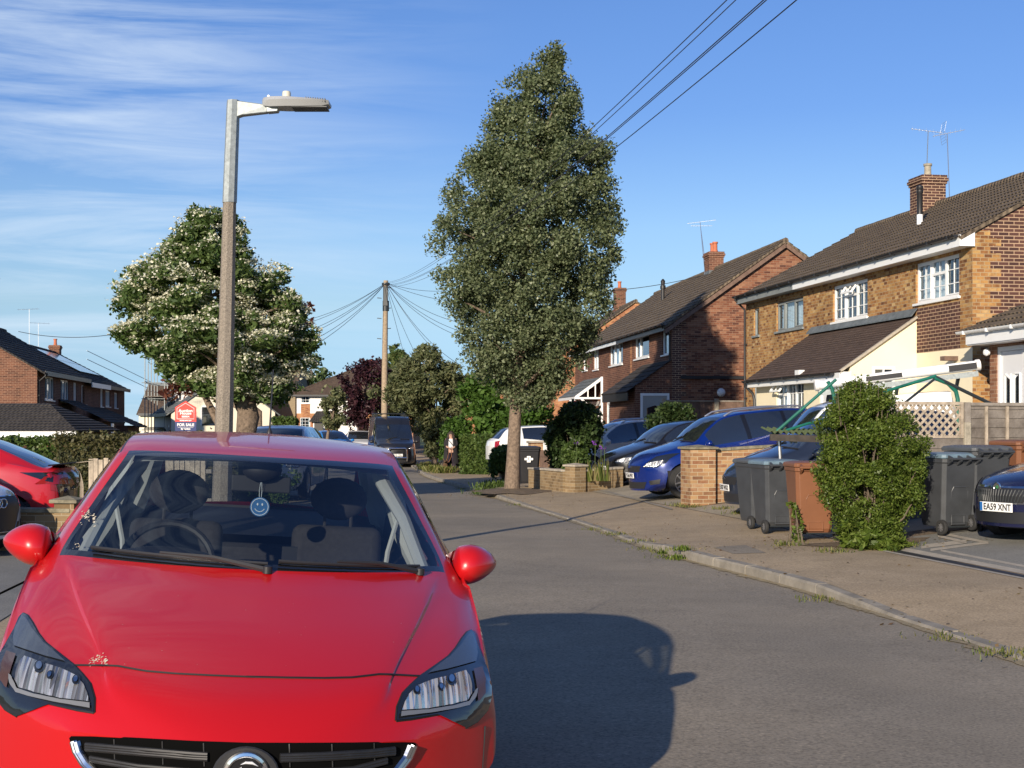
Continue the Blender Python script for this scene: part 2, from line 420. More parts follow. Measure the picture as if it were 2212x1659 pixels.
MT['car_glass'] = glassmat('windscreen glass', (.64, .68, .70), (.85, .93, 1), 1.52, .05)
def dark_glass(name):
 m, nt, out = newmat(name)
 df = N(nt, 'ShaderNodeBsdfDiffuse'); df.inputs[0].default_value = (.012, .015, .018, 1)
 gl = N(nt, 'ShaderNodeBsdfGlossy'); gl.inputs['Color'].default_value = (.85, .93, 1, 1); gl.inputs['Roughness'].default_value = .02
 fr = N(nt, 'ShaderNodeFresnel'); fr.inputs['IOR'].default_value = 1.75
 ad = N(nt, 'ShaderNodeMath', operation='ADD', use_clamp=True); ad.inputs[1].default_value = .11
 nt.links.new(fr.outputs[0], ad.inputs[0])
 mx = N(nt, 'ShaderNodeMixShader'); nt.links.new(ad.outputs[0], mx.inputs[0]); nt.links.new(df.outputs[0], mx.inputs[1]); nt.links.new(gl.outputs[0], mx.inputs[2])
 nt.links.new(mx.outputs[0], out.inputs['Surface'])
 return m
MT['car_glass_dark'] = dark_glass('tinted car glass')
MT['lamp_black'] = mat('smoked lamp housing', (.012, .014, .018), .08, coat=1, coatr=.02)
MT['amber'] = mat('amber lens', (.6, .2, .03), .15, coat=1)
MT['tail_red'] = mat('red tail lamp lens', (.30, .006, .01), .1, coat=1)
def reflector_mat():
 m, nt, out = newmat('faceted reflector')
 p = N(nt, 'ShaderNodeBsdfPrincipled'); p.inputs['Metallic'].default_value = .72; p.inputs['Roughness'].default_value = .16
 tc = N(nt, 'ShaderNodeTexCoord'); mp = N(nt, 'ShaderNodeMapping'); mp.inputs['Scale'].default_value = (1, .06, .10)
 nt.links.new(tc.outputs['Object'], mp.inputs[0])
 v = N(nt, 'ShaderNodeTexVoronoi'); v.inputs['Scale'].default_value = 60
 nt.links.new(mp.outputs[0], v.inputs['Vector'])
 r = ramp(nt, [(.0, (.10, .10, .10)), (.35, (.50, .49, .47)), (.7, (.85, .83, .80)), (1, (.95, .94, .92))]); nt.links.new(v.outputs['Color'], r.inputs['Fac'])
 nt.links.new(r.outputs['Color'], p.inputs['Base Color'])
 bp = N(nt, 'ShaderNodeBump'); bp.inputs['Strength'].default_value = 1.0; bp.inputs['Distance'].default_value = .03
 nt.links.new(v.outputs['Distance'], bp.inputs['Height']); nt.links.new(bp.outputs['Normal'], p.inputs['Normal'])
 nt.links.new(p.outputs[0], out.inputs['Surface'])
 return m
MT['reflector'] = reflector_mat()
def paint(name, col, rough=.32, metal=0.0, coat=1.0):
 return mat(name, col, rough, metal, .5, coat=coat, coatr=.03)
# ---------------------------------------------------------------- sky, sun, camera
def make_world():
 w = bpy.data.worlds.new('World'); SC.world = w; w.use_nodes = True
 nt = w.node_tree; nt.nodes.clear()
 out = N(nt, 'ShaderNodeOutputWorld'); bg = N(nt, 'ShaderNodeBackground')
 sky = N(nt, 'ShaderNodeTexSky', sky_type='NISHITA'); sky.sun_disc = False
 sky.sun_elevation = SUN_EL; sky.sun_rotation = SUN_AZ; sky.altitude = 50; sky.air_density = 1.0; sky.dust_density = .25; sky.ozone_density = 3.0
 # thin cirrus, streaked roughly along the horizon, thickest to the left
 tc = N(nt, 'ShaderNodeTexCoord')
 sep = N(nt, 'ShaderNodeSeparateXYZ'); nt.links.new(tc.outputs['Generated'], sep.inputs[0])
 mp = N(nt, 'ShaderNodeMapping'); mp.inputs['Scale'].default_value = (1.6, 1.6, 17); mp.inputs['Rotation'].default_value = (0, math.radians(-7), 0); mp.inputs['Location'].default_value = (CLX, .3, CLZ)
 nt.links.new(tc.outputs['Generated'], mp.inputs[0])
 nz = N(nt, 'ShaderNodeTexNoise'); nz.inputs['Scale'].default_value = 2.1; nz.inputs['Detail'].default_value = 8; nz.inputs['Roughness'].default_value = .62; nz.inputs['Distortion'].default_value = .7
 nt.links.new(mp.outputs[0], nz.inputs['Vector'])
 r = ramp(nt, [(.40, (0, 0, 0)), (.72, (1, 1, 1))]); nt.links.new(nz.outputs['Fac'], r.inputs['Fac'])
 mk = N(nt, 'ShaderNodeMapRange'); mk.interpolation_type = 'SMOOTHSTEP'
 mk.inputs['From Min'].default_value = .02; mk.inputs['From Max'].default_value = -.28; mk.inputs['To Min'].default_value = 0; mk.inputs['To Max'].default_value = 1
 nt.links.new(sep.outputs['X'], mk.inputs['Value'])
 mu = N(nt, 'ShaderNodeMath', operation='MULTIPLY'); nt.links.new(r.outputs['Color'], mu.inputs[0]); nt.links.new(mk.outputs[0], mu.inputs[1])
 my = N(nt, 'ShaderNodeMapRange'); my.interpolation_type = 'SMOOTHSTEP'; my.inputs['From Min'].default_value = .1; my.inputs['From Max'].default_value = .6
 nt.links.new(sep.outputs['Y'], my.inputs['Value'])
 mu3 = N(nt, 'ShaderNodeMath', operation='MULTIPLY'); nt.links.new(mu.outputs[0], mu3.inputs[0]); nt.links.new(my.outputs[0], mu3.inputs[1]); mu = mu3
 mu2 = N(nt, 'ShaderNodeMath', operation='MULTIPLY'); mu2.inputs[1].default_value = .56; nt.links.new(mu.outputs[0], mu2.inputs[0])
 # colour balance of the clear sky
 tr = ramp(nt, [(0, (.76, 1.2, 2.2)), (.02, (.72, 1.08, 1.95)), (.04, (.76, 1.0, 1.55)), (.083, (1.05, 1.12, 1.32)), (.136, (1.1, 1.18, 1.4)), (.213, (.86, 1.02, 1.42)), (.277, (.86, 1.04, 1.46)), (1, (1.0, 1.1, 1.5))])
 for e in tr.color_ramp.elements: e.color = (e.color[0] / 2.4, e.color[1] / 2.4, e.color[2] / 2.4, 1)
 nt.links.new(sep.outputs['Z'], tr.inputs['Fac'])
 sc_ = N(nt, 'ShaderNodeVectorMath', operation='SCALE'); sc_.inputs['Scale'].default_value = 2.4; nt.links.new(tr.outputs['Color'], sc_.inputs[0])
 tint = N(nt, 'ShaderNodeMix', data_type='RGBA', blend_type='MULTIPLY'); tint.inputs[0].default_value = 1; nt.links.new(sc_.outputs[0], tint.inputs[7])
 nt.links.new(sky.outputs[0], tint.inputs[6])
 mx = N(nt, 'ShaderNodeMix', data_type='RGBA'); nt.links.new(mu2.outputs[0], mx.inputs[0])
 nt.links.new(tint.outputs[2], mx.inputs[6]); mx.inputs[7].default_value = (*CLOUD_COL, 1)
 nt.links.new(mx.outputs[2], bg.inputs['Color']); bg.inputs['Strength'].default_value = SKY_STR
 nt.links.new(bg.outputs[0], out.inputs['Surface'])
 sd = bpy.data.lights.new('sun', 'SUN'); sd.energy = SUN_STR; sd.angle = math.radians(.5); sd.color = (1.0, .87, .70)
 so = bpy.data.objects.new('sun', sd); COL.objects.link(so)
 S = Vector((math.sin(SUN_AZ) * math.cos(SUN_EL), math.cos(SUN_AZ) * math.cos(SUN_EL), math.sin(SUN_EL)))
 so.rotation_euler = S.to_track_quat('Z', 'Y').to_euler(); so.location = (-20, -40, 30)
 cd = bpy.data.cameras.new('camera'); cd.sensor_width = 36; cd.lens = F / 2212 * 36; cd.shift_y = (YH - 829.5) / 2212
 cd.clip_end = 3000; cd.clip_start = .1
 co = bpy.data.objects.new('camera', cd); COL.objects.link(co); co.location = (0, 0, CH); co.rotation_euler = (math.radians(90), 0, 0)
 SC.camera = co
 SC.view_settings.view_transform = 'Standard'; SC.view_settings.look = 'None'; SC.view_settings.gamma = 1; SC.view_settings.exposure = EXPO
 SC.render.engine = 'CYCLES'
 SC.cycles.max_bounces = 8; SC.cycles.transparent_max_bounces = 12; SC.cycles.use_denoising = True
 SC.cycles.sample_clamp_indirect = 6
SKY_STR, SUN_STR, EXPO = .066, 4.8, .5
SKY_TINT, CLOUD_COL = (1, 1, 1), (8.5, 9.8, 11.2)
CLX, CLZ = 0.0, 0.0
make_world()
# ================================================================ GROUND
KP = [(2212, 1432), (1780, 1290), (1400, 1185), (1280, 1140), (1100, 1085), (1000, 1055), (920, 1030), (892, 1011)]
_k = [gp(x, y) for x, y in KP]
KTAB = [(p.y, p.x) for p in _k]
KTAB = [(-6.0, KTAB[0][1] + .6), (4.0, KTAB[0][1] + .45)] + KTAB + [(90.0, -8.5), (130, -17.0)]
PW = 2.5                                    # pavement width
def KR(Y): return pchip(KTAB, Y)
def KL(Y): return KR(Y) - 5.45
def kerb_up(Y): return lin([(12.3, .03), (13.9, .11), (18.6, .11), (20.0, .035), (28, .03), (32, .06), (36, .10), (80, .10)], Y)
def height(X, Y):
 z = gz(Y); r = KR(Y); l = KL(Y)
 if X >= r:
  t = X - r - .13; k = kerb_up(Y)
  z += k + (.13 - k) * min(1, max(0, t / (PW - .13)))
  z += .10 * min(6.0, max(0, X - r - PW)) * min(1, max(0, (62 - Y) / 12))
 elif X <= l:
  z += .10 + .02 * min(1, (l - X) / 2)
 else:
  z += .03 * math.sin(math.pi * (X - l) / (r - l))
 return z
def gpt(x, y, up=0.0):                       # sight line against the modelled ground
 d = 15.0
 for _ in range(80):
  X = (x - CX) * d / F
  d = .6 * d + .4 * (CH - height(X, d) - up) * F / (y - YH)
 X = (x - CX) * d / F
 return Vector((X, d, height(X, d) + up))
def ground_at(x, d, up=0.0):
 X = (x - CX) * d / F
 return Vector((X, d, height(X, d) + up))
def strip(name, xa, xb, m, off=0.0, y0=-6, y1=130, ny=None, nx=6, kind='structure', zf=None):
 ys = []
 y = y0
 while y < y1: ys.append(y); y += .5 if y < 40 else 2.0
 ys.append(y1)
 mb = MB(); n = nx + 1
 for Y in ys:
  a, b = xa(Y), xb(Y)
  for i in range(n):
   X = a + (b - a) * i / nx
   mb.v.append((X, Y, (zf(X, Y) if zf else height(X, Y)) + off))
 for j in range(len(ys) - 1):
  for i in range(nx):
   mb.f.append((j * n + i, j * n + i + 1, (j + 1) * n + i + 1, (j + 1) * n + i)); mb.m.append(0)
 o = mb.build(name, m, smooth=True, recalc=False)
 o['kind'] = kind
 return o
g = MB()
g.add([(-900, -60, -.45), (900, -60, -.45), (900, 130, -.55), (-900, 130, -.55)], [(0, 1, 2, 3)])
g.add([(-900, 130, -.55), (900, 130, -.55), (900, 1500, -.9), (-900, 1500, -.9)], [(0, 1, 2, 3)])
g.build('ground', MT['lawn'])['kind'] = 'structure'
strip('road', lambda Y: KL(Y) - .02, lambda Y: KR(Y) + .02, MT['asphalt'], nx=10, zf=lambda X, Y: gz(Y) + .03 * math.sin(math.pi * min(1, max(0, (X - KL(Y)) / (KR(Y) - KL(Y))))))
strip('pavement', lambda Y: KR(Y) + .12, lambda Y: KR(Y) + PW, MT['pavement'], nx=6)
strip('pavement', lambda Y: KL(Y) - 2.1, lambda Y: KL(Y) - .12, MT['pave_left'], nx=5)
strip('garden_ground', lambda Y: KR(Y) + PW, lambda Y: KR(Y) + 40, MT['earth'], nx=30, y0=-6)
strip('garden_ground', lambda Y: KL(Y) - 40, lambda Y: KL(Y) - 2.1, MT['lawn'], nx=8)
def kerbs(fx, sgn, name):
 mb = MB()
 Y = -5.0; k = 0
 while Y < 88:
  L = .9 + .02 * rnd.random()
  Y2 = Y + L
  a, b = fx(Y), fx(Y2 - .012)
  ua = (kerb_up(Y) if sgn > 0 else .10) + rnd.uniform(-.004, .004); ub = (kerb_up(Y2) if sgn > 0 else .10)
  ub += rnd.uniform(-.004, .004)
  za, zb = gz(Y), gz(Y2)
  w = .135 * sgn; c = .018 * sgn
  j = rnd.uniform(-.006, .006)
  prof = lambda X, Yv, z, u: [(X + j, Yv, z - .1), (X + j, Yv, z + u - .02), (X + j + c, Yv, z + u), (X + w, Yv, z + u + .003), (X + w, Yv, z - .1)]
  vs = prof(a, Y, za, ua) + prof(b, Y2 - .012, zb, ub)
  mb.add(vs, [(0, 5, 6, 1), (1, 6, 7, 2), (2, 7, 8, 3), (3, 8, 9, 4), (0, 1, 2, 3, 4), (9, 8, 7, 6, 5)])
  Y = Y2
 mb.build(name, MT['kerb'])['kind'] = 'structure'
kerbs(KR, 1, 'kerb')
kerbs(KL, -1, 'kerb')
# driveways: skewed sheets, v measured across them
def drive(name, v0, v1, m, x0=0.0, x1=11.0, off=.004):
 mb = MB(); nx, nv = 26, 14
 for j in range(nv + 1):
  v = v0 + (v1 - v0) * j / nv
  for i in range(nx + 1):
   # start on the back of the pavement
   Y = v
   t = x0 + (x1 - x0) * i / nx
   for _ in range(6):
    X = KR(Y) + PW + t; Y = v + .25 * (X - 4)
   mb.v.append((X, Y, height(X, Y) + off))
 n = nx + 1
 for j in range(nv):
  for i in range(nx):
   mb.f.append((j * n + i, j * n + i + 1, (j + 1) * n + i + 1, (j + 1) * n + i)); mb.m.append(0)
 mb.build(name, m, smooth=True, recalc=False)['kind'] = 'structure'
drive('driveway', 8.0, 18.35, MT['slab'], .0)
drive('driveway', 18.9, 27.4, MT['drive'], .02)
drive('driveway', 28.1, 36.6, MT['drive'], .02)
drive('driveway', 40.0, 44.5, MT['drive'], .02)
def ribbon(name, pts, m, off=.006, width=None, kind='structure'):
 """flat strip laid on the ground: pts are pixel pairs (edge a, edge b)"""
 mb = MB()
 for (a, b) in pts:
  mb.v.append(gpt(*a, up=off)); mb.v.append(gpt(*b, up=off))
 for i in range(len(pts) - 1):
  mb.f.append((2 * i, 2 * i + 1, 2 * i + 3, 2 * i + 2)); mb.m.append(0)
 o = mb.build(name, m); o['kind'] = kind
 return o
def line_px(a, b, th, n=6):                  # straight strip between two pixels, th = thickness in pixels
 return [((a[0] + (b[0] - a[0]) * i / n, a[1] + (b[1] - a[1]) * i / n), (a[0] + (b[0] - a[0]) * i / n, a[1] + (b[1] - a[1]) * i / n - th)) for i in range(n + 1)]
ribbon('paving_border', line_px((1908, 1191), (2330, 1274), 3.2), MT['setts'])
ribbon('drain_channel', line_px((1915, 1189), (2330, 1270), 5.5), MT['drain'])
ribbon('paving_border', line_px((1922, 1184.5), (2330, 1262), 8), MT['setts'], .005)
ribbon('paving_border', line_px((2032, 1191), (2330, 1247), 4.2), MT['setts'])
ribbon('paving_border', line_px((2010, 1190), (2135, 1174), 5), MT['setts'], .008)
ribbon('paving_border', line_px((2135, 1175), (2032, 1154), 5), MT['setts'], .01)
ribbon('paving_border', line_px((1990, 1185), (2088, 1173), 8), MT['setts'], .007)
ribbon('paving_border', line_px((2088, 1174), (2026, 1160), 5), MT['setts'], .012)
ribbon('concrete_edging', line_px((1285, 1056), (1452, 1101), 3.4), MT['kerb'], .012)
ribbon('pavement_patch', [((1541, 1181), (1541, 1181.5)), ((1583, 1196), (1610, 1177)), ((1653, 1194), (1653, 1193))], MT['asphalt'], .004)
ribbon('driveway_line', line_px((-40, 1304), (68, 1252), 5), MT['white_paint'])
# ================================================================ LEAVES
def leaves(name, C, size, m, parent=None, elong=1.7, up=.35, out=None, seed=1, fold=.25):
 rs = np.random.RandomState(seed)
 n = len(C)
 nr = rs.normal(size=(n, 3)); nr[:, 2] = np.abs(nr[:, 2]) * (1 + up) + up * .3
 if out is not None: nr += out
 nr /= np.linalg.norm(nr, axis=1)[:, None] + 1e-9
 t = rs.normal(size=(n, 3)); t -= nr * (t * nr).sum(1)[:, None]; t /= np.linalg.norm(t, axis=1)[:, None] + 1e-9
 b = np.cross(nr, t)
 s = (size * rs.uniform(.65, 1.3, n))[:, None] if np.isscalar(size) else size[:, None]
 V = np.empty((n, 4, 3))
 V[:, 0] = C - t * s * elong * .5
 V[:, 1] = C + b * s * .5 - nr * s * fold + t * s * .05
 V[:, 2] = C + t * s * elong * .5 - nr * s * fold * .6
 V[:, 3] = C - b * s * .5 - nr * s * fold + t * s * .05
 Q = np.arange(4 * n).reshape(n, 4)
 return grid_obj(name, V.reshape(-1, 3), Q, m, parent, smooth=False)
def clump_pts(clumps, n, seed, shell=.45, flat=.8, thin=-.38):
 rs = np.random.RandomState(seed)
 c = np.array([k[:3] for k in clumps]); r = np.array([k[3] for k in clumps])
 w = r ** 2; w = w / w.sum()
 idx = rs.choice(len(c), n, p=w)
 d = rs.normal(size=(n, 3)); d /= np.linalg.norm(d, axis=1)[:, None]
 rad = shell + (1 - shell) * rs.rand(n) ** .6
 rad *= rs.uniform(.75, 1.18, n)
 d2 = d.copy(); d2[:, 2] *= flat
 P = c[idx] + d2 * (r[idx] * rad)[:, None]
 keep = wave_noise(P, 2.6 * float(r.mean()), seed + 77) > thin
 return P[keep], d[keep]
def wave_noise(P, lam, seed):                # cheap smooth noise in [-1,1]
 rs = np.random.RandomState(seed); g = np.zeros(len(P))
 for k in range(7):
  v = rs.normal(size=3); v *= (2 * math.pi / (lam * rs.uniform(.6, 1.6))) / np.linalg.norm(v)
  g += np.sin(P @ v + rs.uniform(0, 6.28))
 return g / 2.6
def envelope_clumps(prof, n, rmin, rmax, seed, depth=.9, inner=.35):
 """prof: rows of (z, xl, xr) in local metres, any order of z"""
 rs = np.random.RandomState(seed)
 prof = sorted(prof)
 zs = np.array([p[0] for p in prof]); xl = np.array([p[1] for p in prof]); xr = np.array([p[2] for p in prof])
 zz = np.linspace(zs[0], zs[-1], 200); wd = np.interp(zz, zs, xr - xl)
 cdf = np.cumsum(np.maximum(wd, .05)); cdf /= cdf[-1]
 out = []
 for k in range(n):
  z = np.interp(rs.rand(), cdf, zz)
  w = np.interp(z, zs, xr - xl); c = (np.interp(z, zs, xl) + np.interp(z, zs, xr)) / 2
  r = min(rs.uniform(rmin, rmax), w * .45 + .05)
  a = rs.uniform(0, 2 * math.pi)
  q = math.sqrt(inner ** 2 + (1 - inner ** 2) * rs.rand())
  R = max(0, w / 2 - r * .5) * q * (1.0 if rs.rand() < .8 else rs.uniform(1.0, 1.16))
  zt = min(max(z, zs[0] + r * .4), zs[-1] - r * .5)
  out.append((c + R * math.cos(a), R * math.sin(a) * depth, zt, r))
 return out
def limb(mb, a, b, r0, r1, seed, n=5, wob=.06, sides=7):
 rs = random.Random(seed); a, b = Vector(a), Vector(b); L = (b - a).length
 pts = []; rr = []
 for i in range(n + 1):
  t = i / n
  p = a.lerp(b, t) + Vector((rs.uniform(-1, 1), rs.uniform(-1, 1), 0)) * wob * L * (t * (1 - t)) * 2
  p.z += .12 * L * math.sin(t * math.pi) * (.5 if abs(b.z - a.z) < L * .7 else 0)
  pts.append(p); rr.append(r0 + (r1 - r0) * t)
 mb.tube(pts, rr, sides)
 return pts
def tree(name, label, base, prof, leafm, nleaf, lsize, nclump, rcl, trunk_h, trunk_r, barkm, seed, group=None, lean=(0, 0), depth=.9,
         elong=1.7, shell=.4, flat=.85, cat='tree', limbs=26, thin=-.38, trunk_pts=None, inner=.35, up=.35):
 root = thing(name, label, cat, base, 0, group)
 cl = envelope_clumps(prof, nclump, rcl[0], rcl[1], seed, depth, inner)
 P, D = clump_pts(cl, nleaf, seed + 1, shell, flat, thin)
 P = P[P[:, 2] > .05]
 leaves('crown', P, lsize, leafm, root, elong=elong, seed=seed + 2, up=up)
 mb = MB()
 top = max(p[0] for p in prof)
 zc = trunk_h
 if trunk_pts is None:
  trunk_pts = [((0, 0, -.1), trunk_r * 1.55), ((0, 0, .12), trunk_r * 1.18), ((lean[0] * .3, lean[1] * .3, trunk_h * .35), trunk_r), ((lean[0], lean[1], trunk_h), trunk_r * .86)]
 c_at = lambda z: (lin([(p[0], (p[1] + p[2]) / 2) for p in sorted(prof)], z))
 tp = list(trunk_pts)
 for k in range(1, 6):
  z = trunk_h + (top * .93 - trunk_h) * k / 5
  tp.append(((lean[0] + (c_at(z) - lean[0]) * min(1, k / 3) + .03 * math.sin(k * 2 + seed), .04 * math.cos(k * 3 + seed), z), max(.008, trunk_r * .86 * (1 - k / 5.2))))
 mb.tube([t[0] for t in tp], [t[1] for t in tp], 12)
 mb.build('trunk', barkm, root, smooth=True)
 rs = random.Random(seed); lb = MB()
 for c in rs.sample(cl, min(limbs, len(cl))):
  z0 = max(trunk_h * .92, c[2] - .5 * math.hypot(c[0], c[1]) - .2)
  z0 = min(z0, top * .8)
  tt = (z0 - trunk_h) / max(.1, top - trunk_h)
  limb(lb, (lean[0] + (c_at(z0) - lean[0]) * min(1, max(0, tt) * 1.6), 0, z0), c[:3], max(.012, trunk_r * .42 * (1 - .7 * max(0, tt))), .008, seed + int(c[0] * 100))
 if limbs: lb.build('limbs', barkm, root, smooth=True)
 return root, cl
def px_prof(base, rows, x0=None):            # outline rows in pixels (y, xl, xr) to local metres
 d = base.y; k = d / F
 return [((base.y * 0 + (CH - (y - YH) * k) - base.z), (xl - CX) * k - base.x, (xr - CX) * k - base.x) for y, xl, xr in rows]
LG_mid = leafmat('pear leaves', [(.068, .09, .045), (.11, .14, .07), (.17, .20, .105), (.235, .26, .15)], .30, .38)
LG_dark = leafmat('dark leaves', [(.02, .042, .012), (.04, .07, .02), (.07, .105, .035)], .3)
LG_haw = leafmat('hawthorn leaves', [(.045, .08, .022), (.075, .125, .036), (.115, .17, .055), (.16, .21, .075)], .35)
LG_privet = leafmat('privet leaves', [(.05, .085, .012), (.085, .13, .02), (.125, .175, .03), (.16, .20, .045)], .35, .42)
LG_olive = leafmat('olive grey leaves', [(.07, .085, .04), (.11, .13, .06), (.16, .175, .085), (.20, .20, .10)], .3)
LG_maple = leafmat('bright green leaves', [(.04, .085, .015), (.07, .14, .024), (.11, .195, .04)], .4)
LG_hedge = leafmat('clipped hedge leaves', [(.04, .075, .018), (.075, .12, .028), (.12, .17, .045)], .3)
LG_hedge_brown = leafmat('dry hedge leaves', [(.05, .055, .022), (.09, .085, .035), (.13, .12, .05), (.07, .06, .03)], .25)
LG_purple = leafmat('purple leaves', [(.022, .009, .014), (.045, .016, .024), (.075, .028, .034)], .3)
LG_copper = leafmat('copper leaves', [(.07, .022, .018), (.13, .04, .03), (.17, .07, .04)], .35)
LG_conifer = leafmat('conifer sprays', [(.04, .075, .025), (.08, .12, .04), (.15, .17, .055)], .2)
LG_grass = leafmat('grass blades', [(.07, .10, .02), (.12, .15, .03), (.19, .19, .06), (.26, .22, .10)], .4)
LG_blossom = leafmat('cream blossom', [(.62, .60, .44), (.72, .70, .56), (.78, .76, .66)], .25)
LG_far = leafmat('far tree leaves', [(.05, .08, .03), (.08, .12, .045), (.11, .15, .06)], .3)
def shrub(name, label, base, prof, leafm, nleaf, lsize, seed, nclump=40, rcl=(.15, .3), group=None, cat='shrub', depth=.9, elong=1.7, stems=12, flat=.9, inner=.3, barkm=None):
 root = thing(name, label, cat, base, 0, group)
 cl = envelope_clumps(prof, nclump, rcl[0], rcl[1], seed, depth, inner)
 P, D = clump_pts(cl, nleaf, seed + 1, .35, flat, -.75); P = P[P[:, 2] > .0]
 leaves('foliage', P, lsize, leafm, root, elong=elong, seed=seed + 2)
 mb = MB(); rs = random.Random(seed)
 for c in rs.sample(cl, min(stems, len(cl))):
  limb(mb, (rs.uniform(-.12, .12), rs.uniform(-.12, .12), -.05), c[:3], .018, .006, seed + int(c[2] * 100), sides=5)
 mb.build('stems', barkm or MT['twig'], root)
 return root
def hedge(name, label, a, b, h, w, leafm, nleaf, lsize, seed, cat='hedge', wob=.06):
 """clipped hedge from a to b (ground points)"""
 a, b = Vector(a), Vector(b); L = (b - a).length; mid = (a + b) / 2
 root = thing(name, label, cat, mid, math.atan2(b.y - a.y, b.x - a.x))
 rs = np.random.RandomState(seed)
 u = rs.uniform(-L / 2, L / 2, nleaf); face = rs.rand(nleaf)
 y = np.where(face < .4, -w / 2, np.where(face < .65, w / 2, rs.uniform(-w / 2, w / 2, nleaf)))
 z = np.where(face < .65, rs.uniform(0, h, nleaf), h)
 n1 = np.sin(u * 5.1 + seed) * .5 + np.sin(u * 11.7 + z * 7) * .5
 y = y + rs.normal(0, wob * .6, nleaf) + n1 * wob * .6 * np.sign(y + 1e-6); z = np.maximum(0, z + rs.normal(0, wob * .6, nleaf) + n1 * wob * .5)
 slope = (b.z - a.z) / max(L, .1)
 leaves('foliage', np.stack([u, y, z + u * slope], 1), lsize, leafm, root, seed=seed + 1, up=.5)
 mb = MB()
 k = int(L / .35)
 for i in range(k):
  x = -L / 2 + L * (i + .5) / k
  mb.tube([(x, 0, -.1 + x * slope), (x + rs.uniform(-.1, .1), rs.uniform(-.1, .1), h * .5 + x * slope), (x + rs.uniform(-.15, .15), rs.uniform(-w * .35, w * .35), h * .95 + x * slope)], [.02, .014, .006], 5)
 mb.build('stems', MT['twig'], root)
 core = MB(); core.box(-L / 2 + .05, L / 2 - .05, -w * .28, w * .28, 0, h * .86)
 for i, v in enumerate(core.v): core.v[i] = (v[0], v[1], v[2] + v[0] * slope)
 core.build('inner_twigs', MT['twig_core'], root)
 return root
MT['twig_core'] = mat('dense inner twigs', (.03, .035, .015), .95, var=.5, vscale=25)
def tufts(name, pts, m, n, h, spread, seed, parent=None, kind='stuff', w=.012):
 """grass blades round the given ground points"""
 rs = np.random.RandomState(seed)
 P = np.array([tuple(p) for p in pts]); idx = rs.randint(0, len(P), n)
 c = P[idx] + np.stack([rs.normal(0, spread, n), rs.normal(0, spread, n), np.zeros(n)], 1)
 a = rs.uniform(0, 2 * math.pi, n); hh = h * rs.uniform(.4, 1.25, n); ln = hh * rs.uniform(.1, .8, n)
 d = np.stack([np.cos(a), np.sin(a), np.zeros(n)], 1); sd = np.stack([-np.sin(a), np.cos(a), np.zeros(n)], 1) * w
 V = np.empty((n, 4, 3)); V[:, 0] = c - sd; V[:, 1] = c + sd
 V[:, 2] = c + d * ln[:, None] + sd * .5 + np.stack([0 * hh, 0 * hh, hh * .8], 1); V[:, 3] = c + d * ln[:, None] * .9 - sd * .4 + np.stack([0 * hh, 0 * hh, hh], 1)
 o = grid_obj(name, V.reshape(-1, 3), np.arange(4 * n).reshape(n, 4), m, parent, smooth=False)
 if kind: o['kind'] = kind
 return o
strip('driveway', lambda Y: KL(Y) - 14, lambda Y: KL(Y) - 2.08, MT['slab'], off=.006, y0=2, y1=21.5, nx=6)
# ================================================================ HOUSES
class House:
 """local frame: x along the facade, y into the house, z up"""
 def __init__(s, name, label, o, ang, cat='house', group=None):
  s.o = Vector(o); s.ang = ang
  s.root = thing(name, label, cat, o, ang, group)
  s.R = Matrix.Rotation(ang, 3, 'Z'); s.Ri = s.R.transposed()
 def loc(s, p): return s.Ri @ (Vector(p) - s.o)
 def world(s, p): return s.R @ Vector(p) + s.o
 def uz(s, px, py, y=0.0):               # where a sight line meets the local plane y
  c = s.loc((0, 0, CH)); d = s.Ri @ Vector(((px - CX) / F, 1, -(py - YH) / F))
  t = (y - c.y) / d.y; p = c + d * t
  return p.x, p.z
 def xz(s, px, py, x=0.0):               # where it meets the local plane x
  c = s.loc((0, 0, CH)); d = s.Ri @ Vector(((px - CX) / F, 1, -(py - YH) / F))
  t = (x - c.x) / d.x; p = c + d * t
  return p.y, p.z
 def rect(s, l, r, lt, lb, rt, rb, y=0.0):
  a = s.uz(l, lt, y); b = s.uz(l, lb, y); c = s.uz(r, rt, y); d = s.uz(r, rb, y)
  return (a[0] + b[0]) / 2, (c[0] + d[0]) / 2, (b[1] + d[1]) / 2, (a[1] + c[1]) / 2
def wall_face(mb, x0, x1, z0, z1, y, holes, panels=(), depth=.12, base=0, sgn=1):
 """front face with openings; panels = (x0,x1,z0,z1,material index)"""
 xs = sorted({x0, x1, *[v for h in holes for v in h[:2] if x0 < v < x1], *[v for p in panels for v in p[:2] if x0 < v < x1]})
 zs = sorted({z0, z1, *[v for h in holes for v in h[2:4] if z0 < v < z1], *[v for p in panels for v in p[2:4] if z0 < v < z1]})
 for i in range(len(xs) - 1):
  for j in range(len(zs) - 1):
   cx, cz = (xs[i] + xs[i + 1]) / 2, (zs[j] + zs[j + 1]) / 2
   if any(h[0] < cx < h[1] and h[2] < cz < h[3] for h in holes): continue
   mi = base
   for p in panels:
    if p[0] < cx < p[1] and p[2] < cz < p[3]: mi = p[4]
   mb.add([(xs[i], y, zs[j]), (xs[i + 1], y, zs[j]), (xs[i + 1], y, zs[j + 1]), (xs[i], y, zs[j + 1])], [(0, 1, 2, 3)], mi)
 for h in holes:
  a, b, c, d = h[:4]
  mb.add([(a, y, c), (b, y, c), (b, y, d), (a, y, d), (a, y + depth, c), (b, y + depth, c), (b, y + depth, d), (a, y + depth, d)],
               [(0, 4, 5, 1), (1, 5, 6, 2), (2, 6, 7, 3), (3, 7, 4, 0)], base)
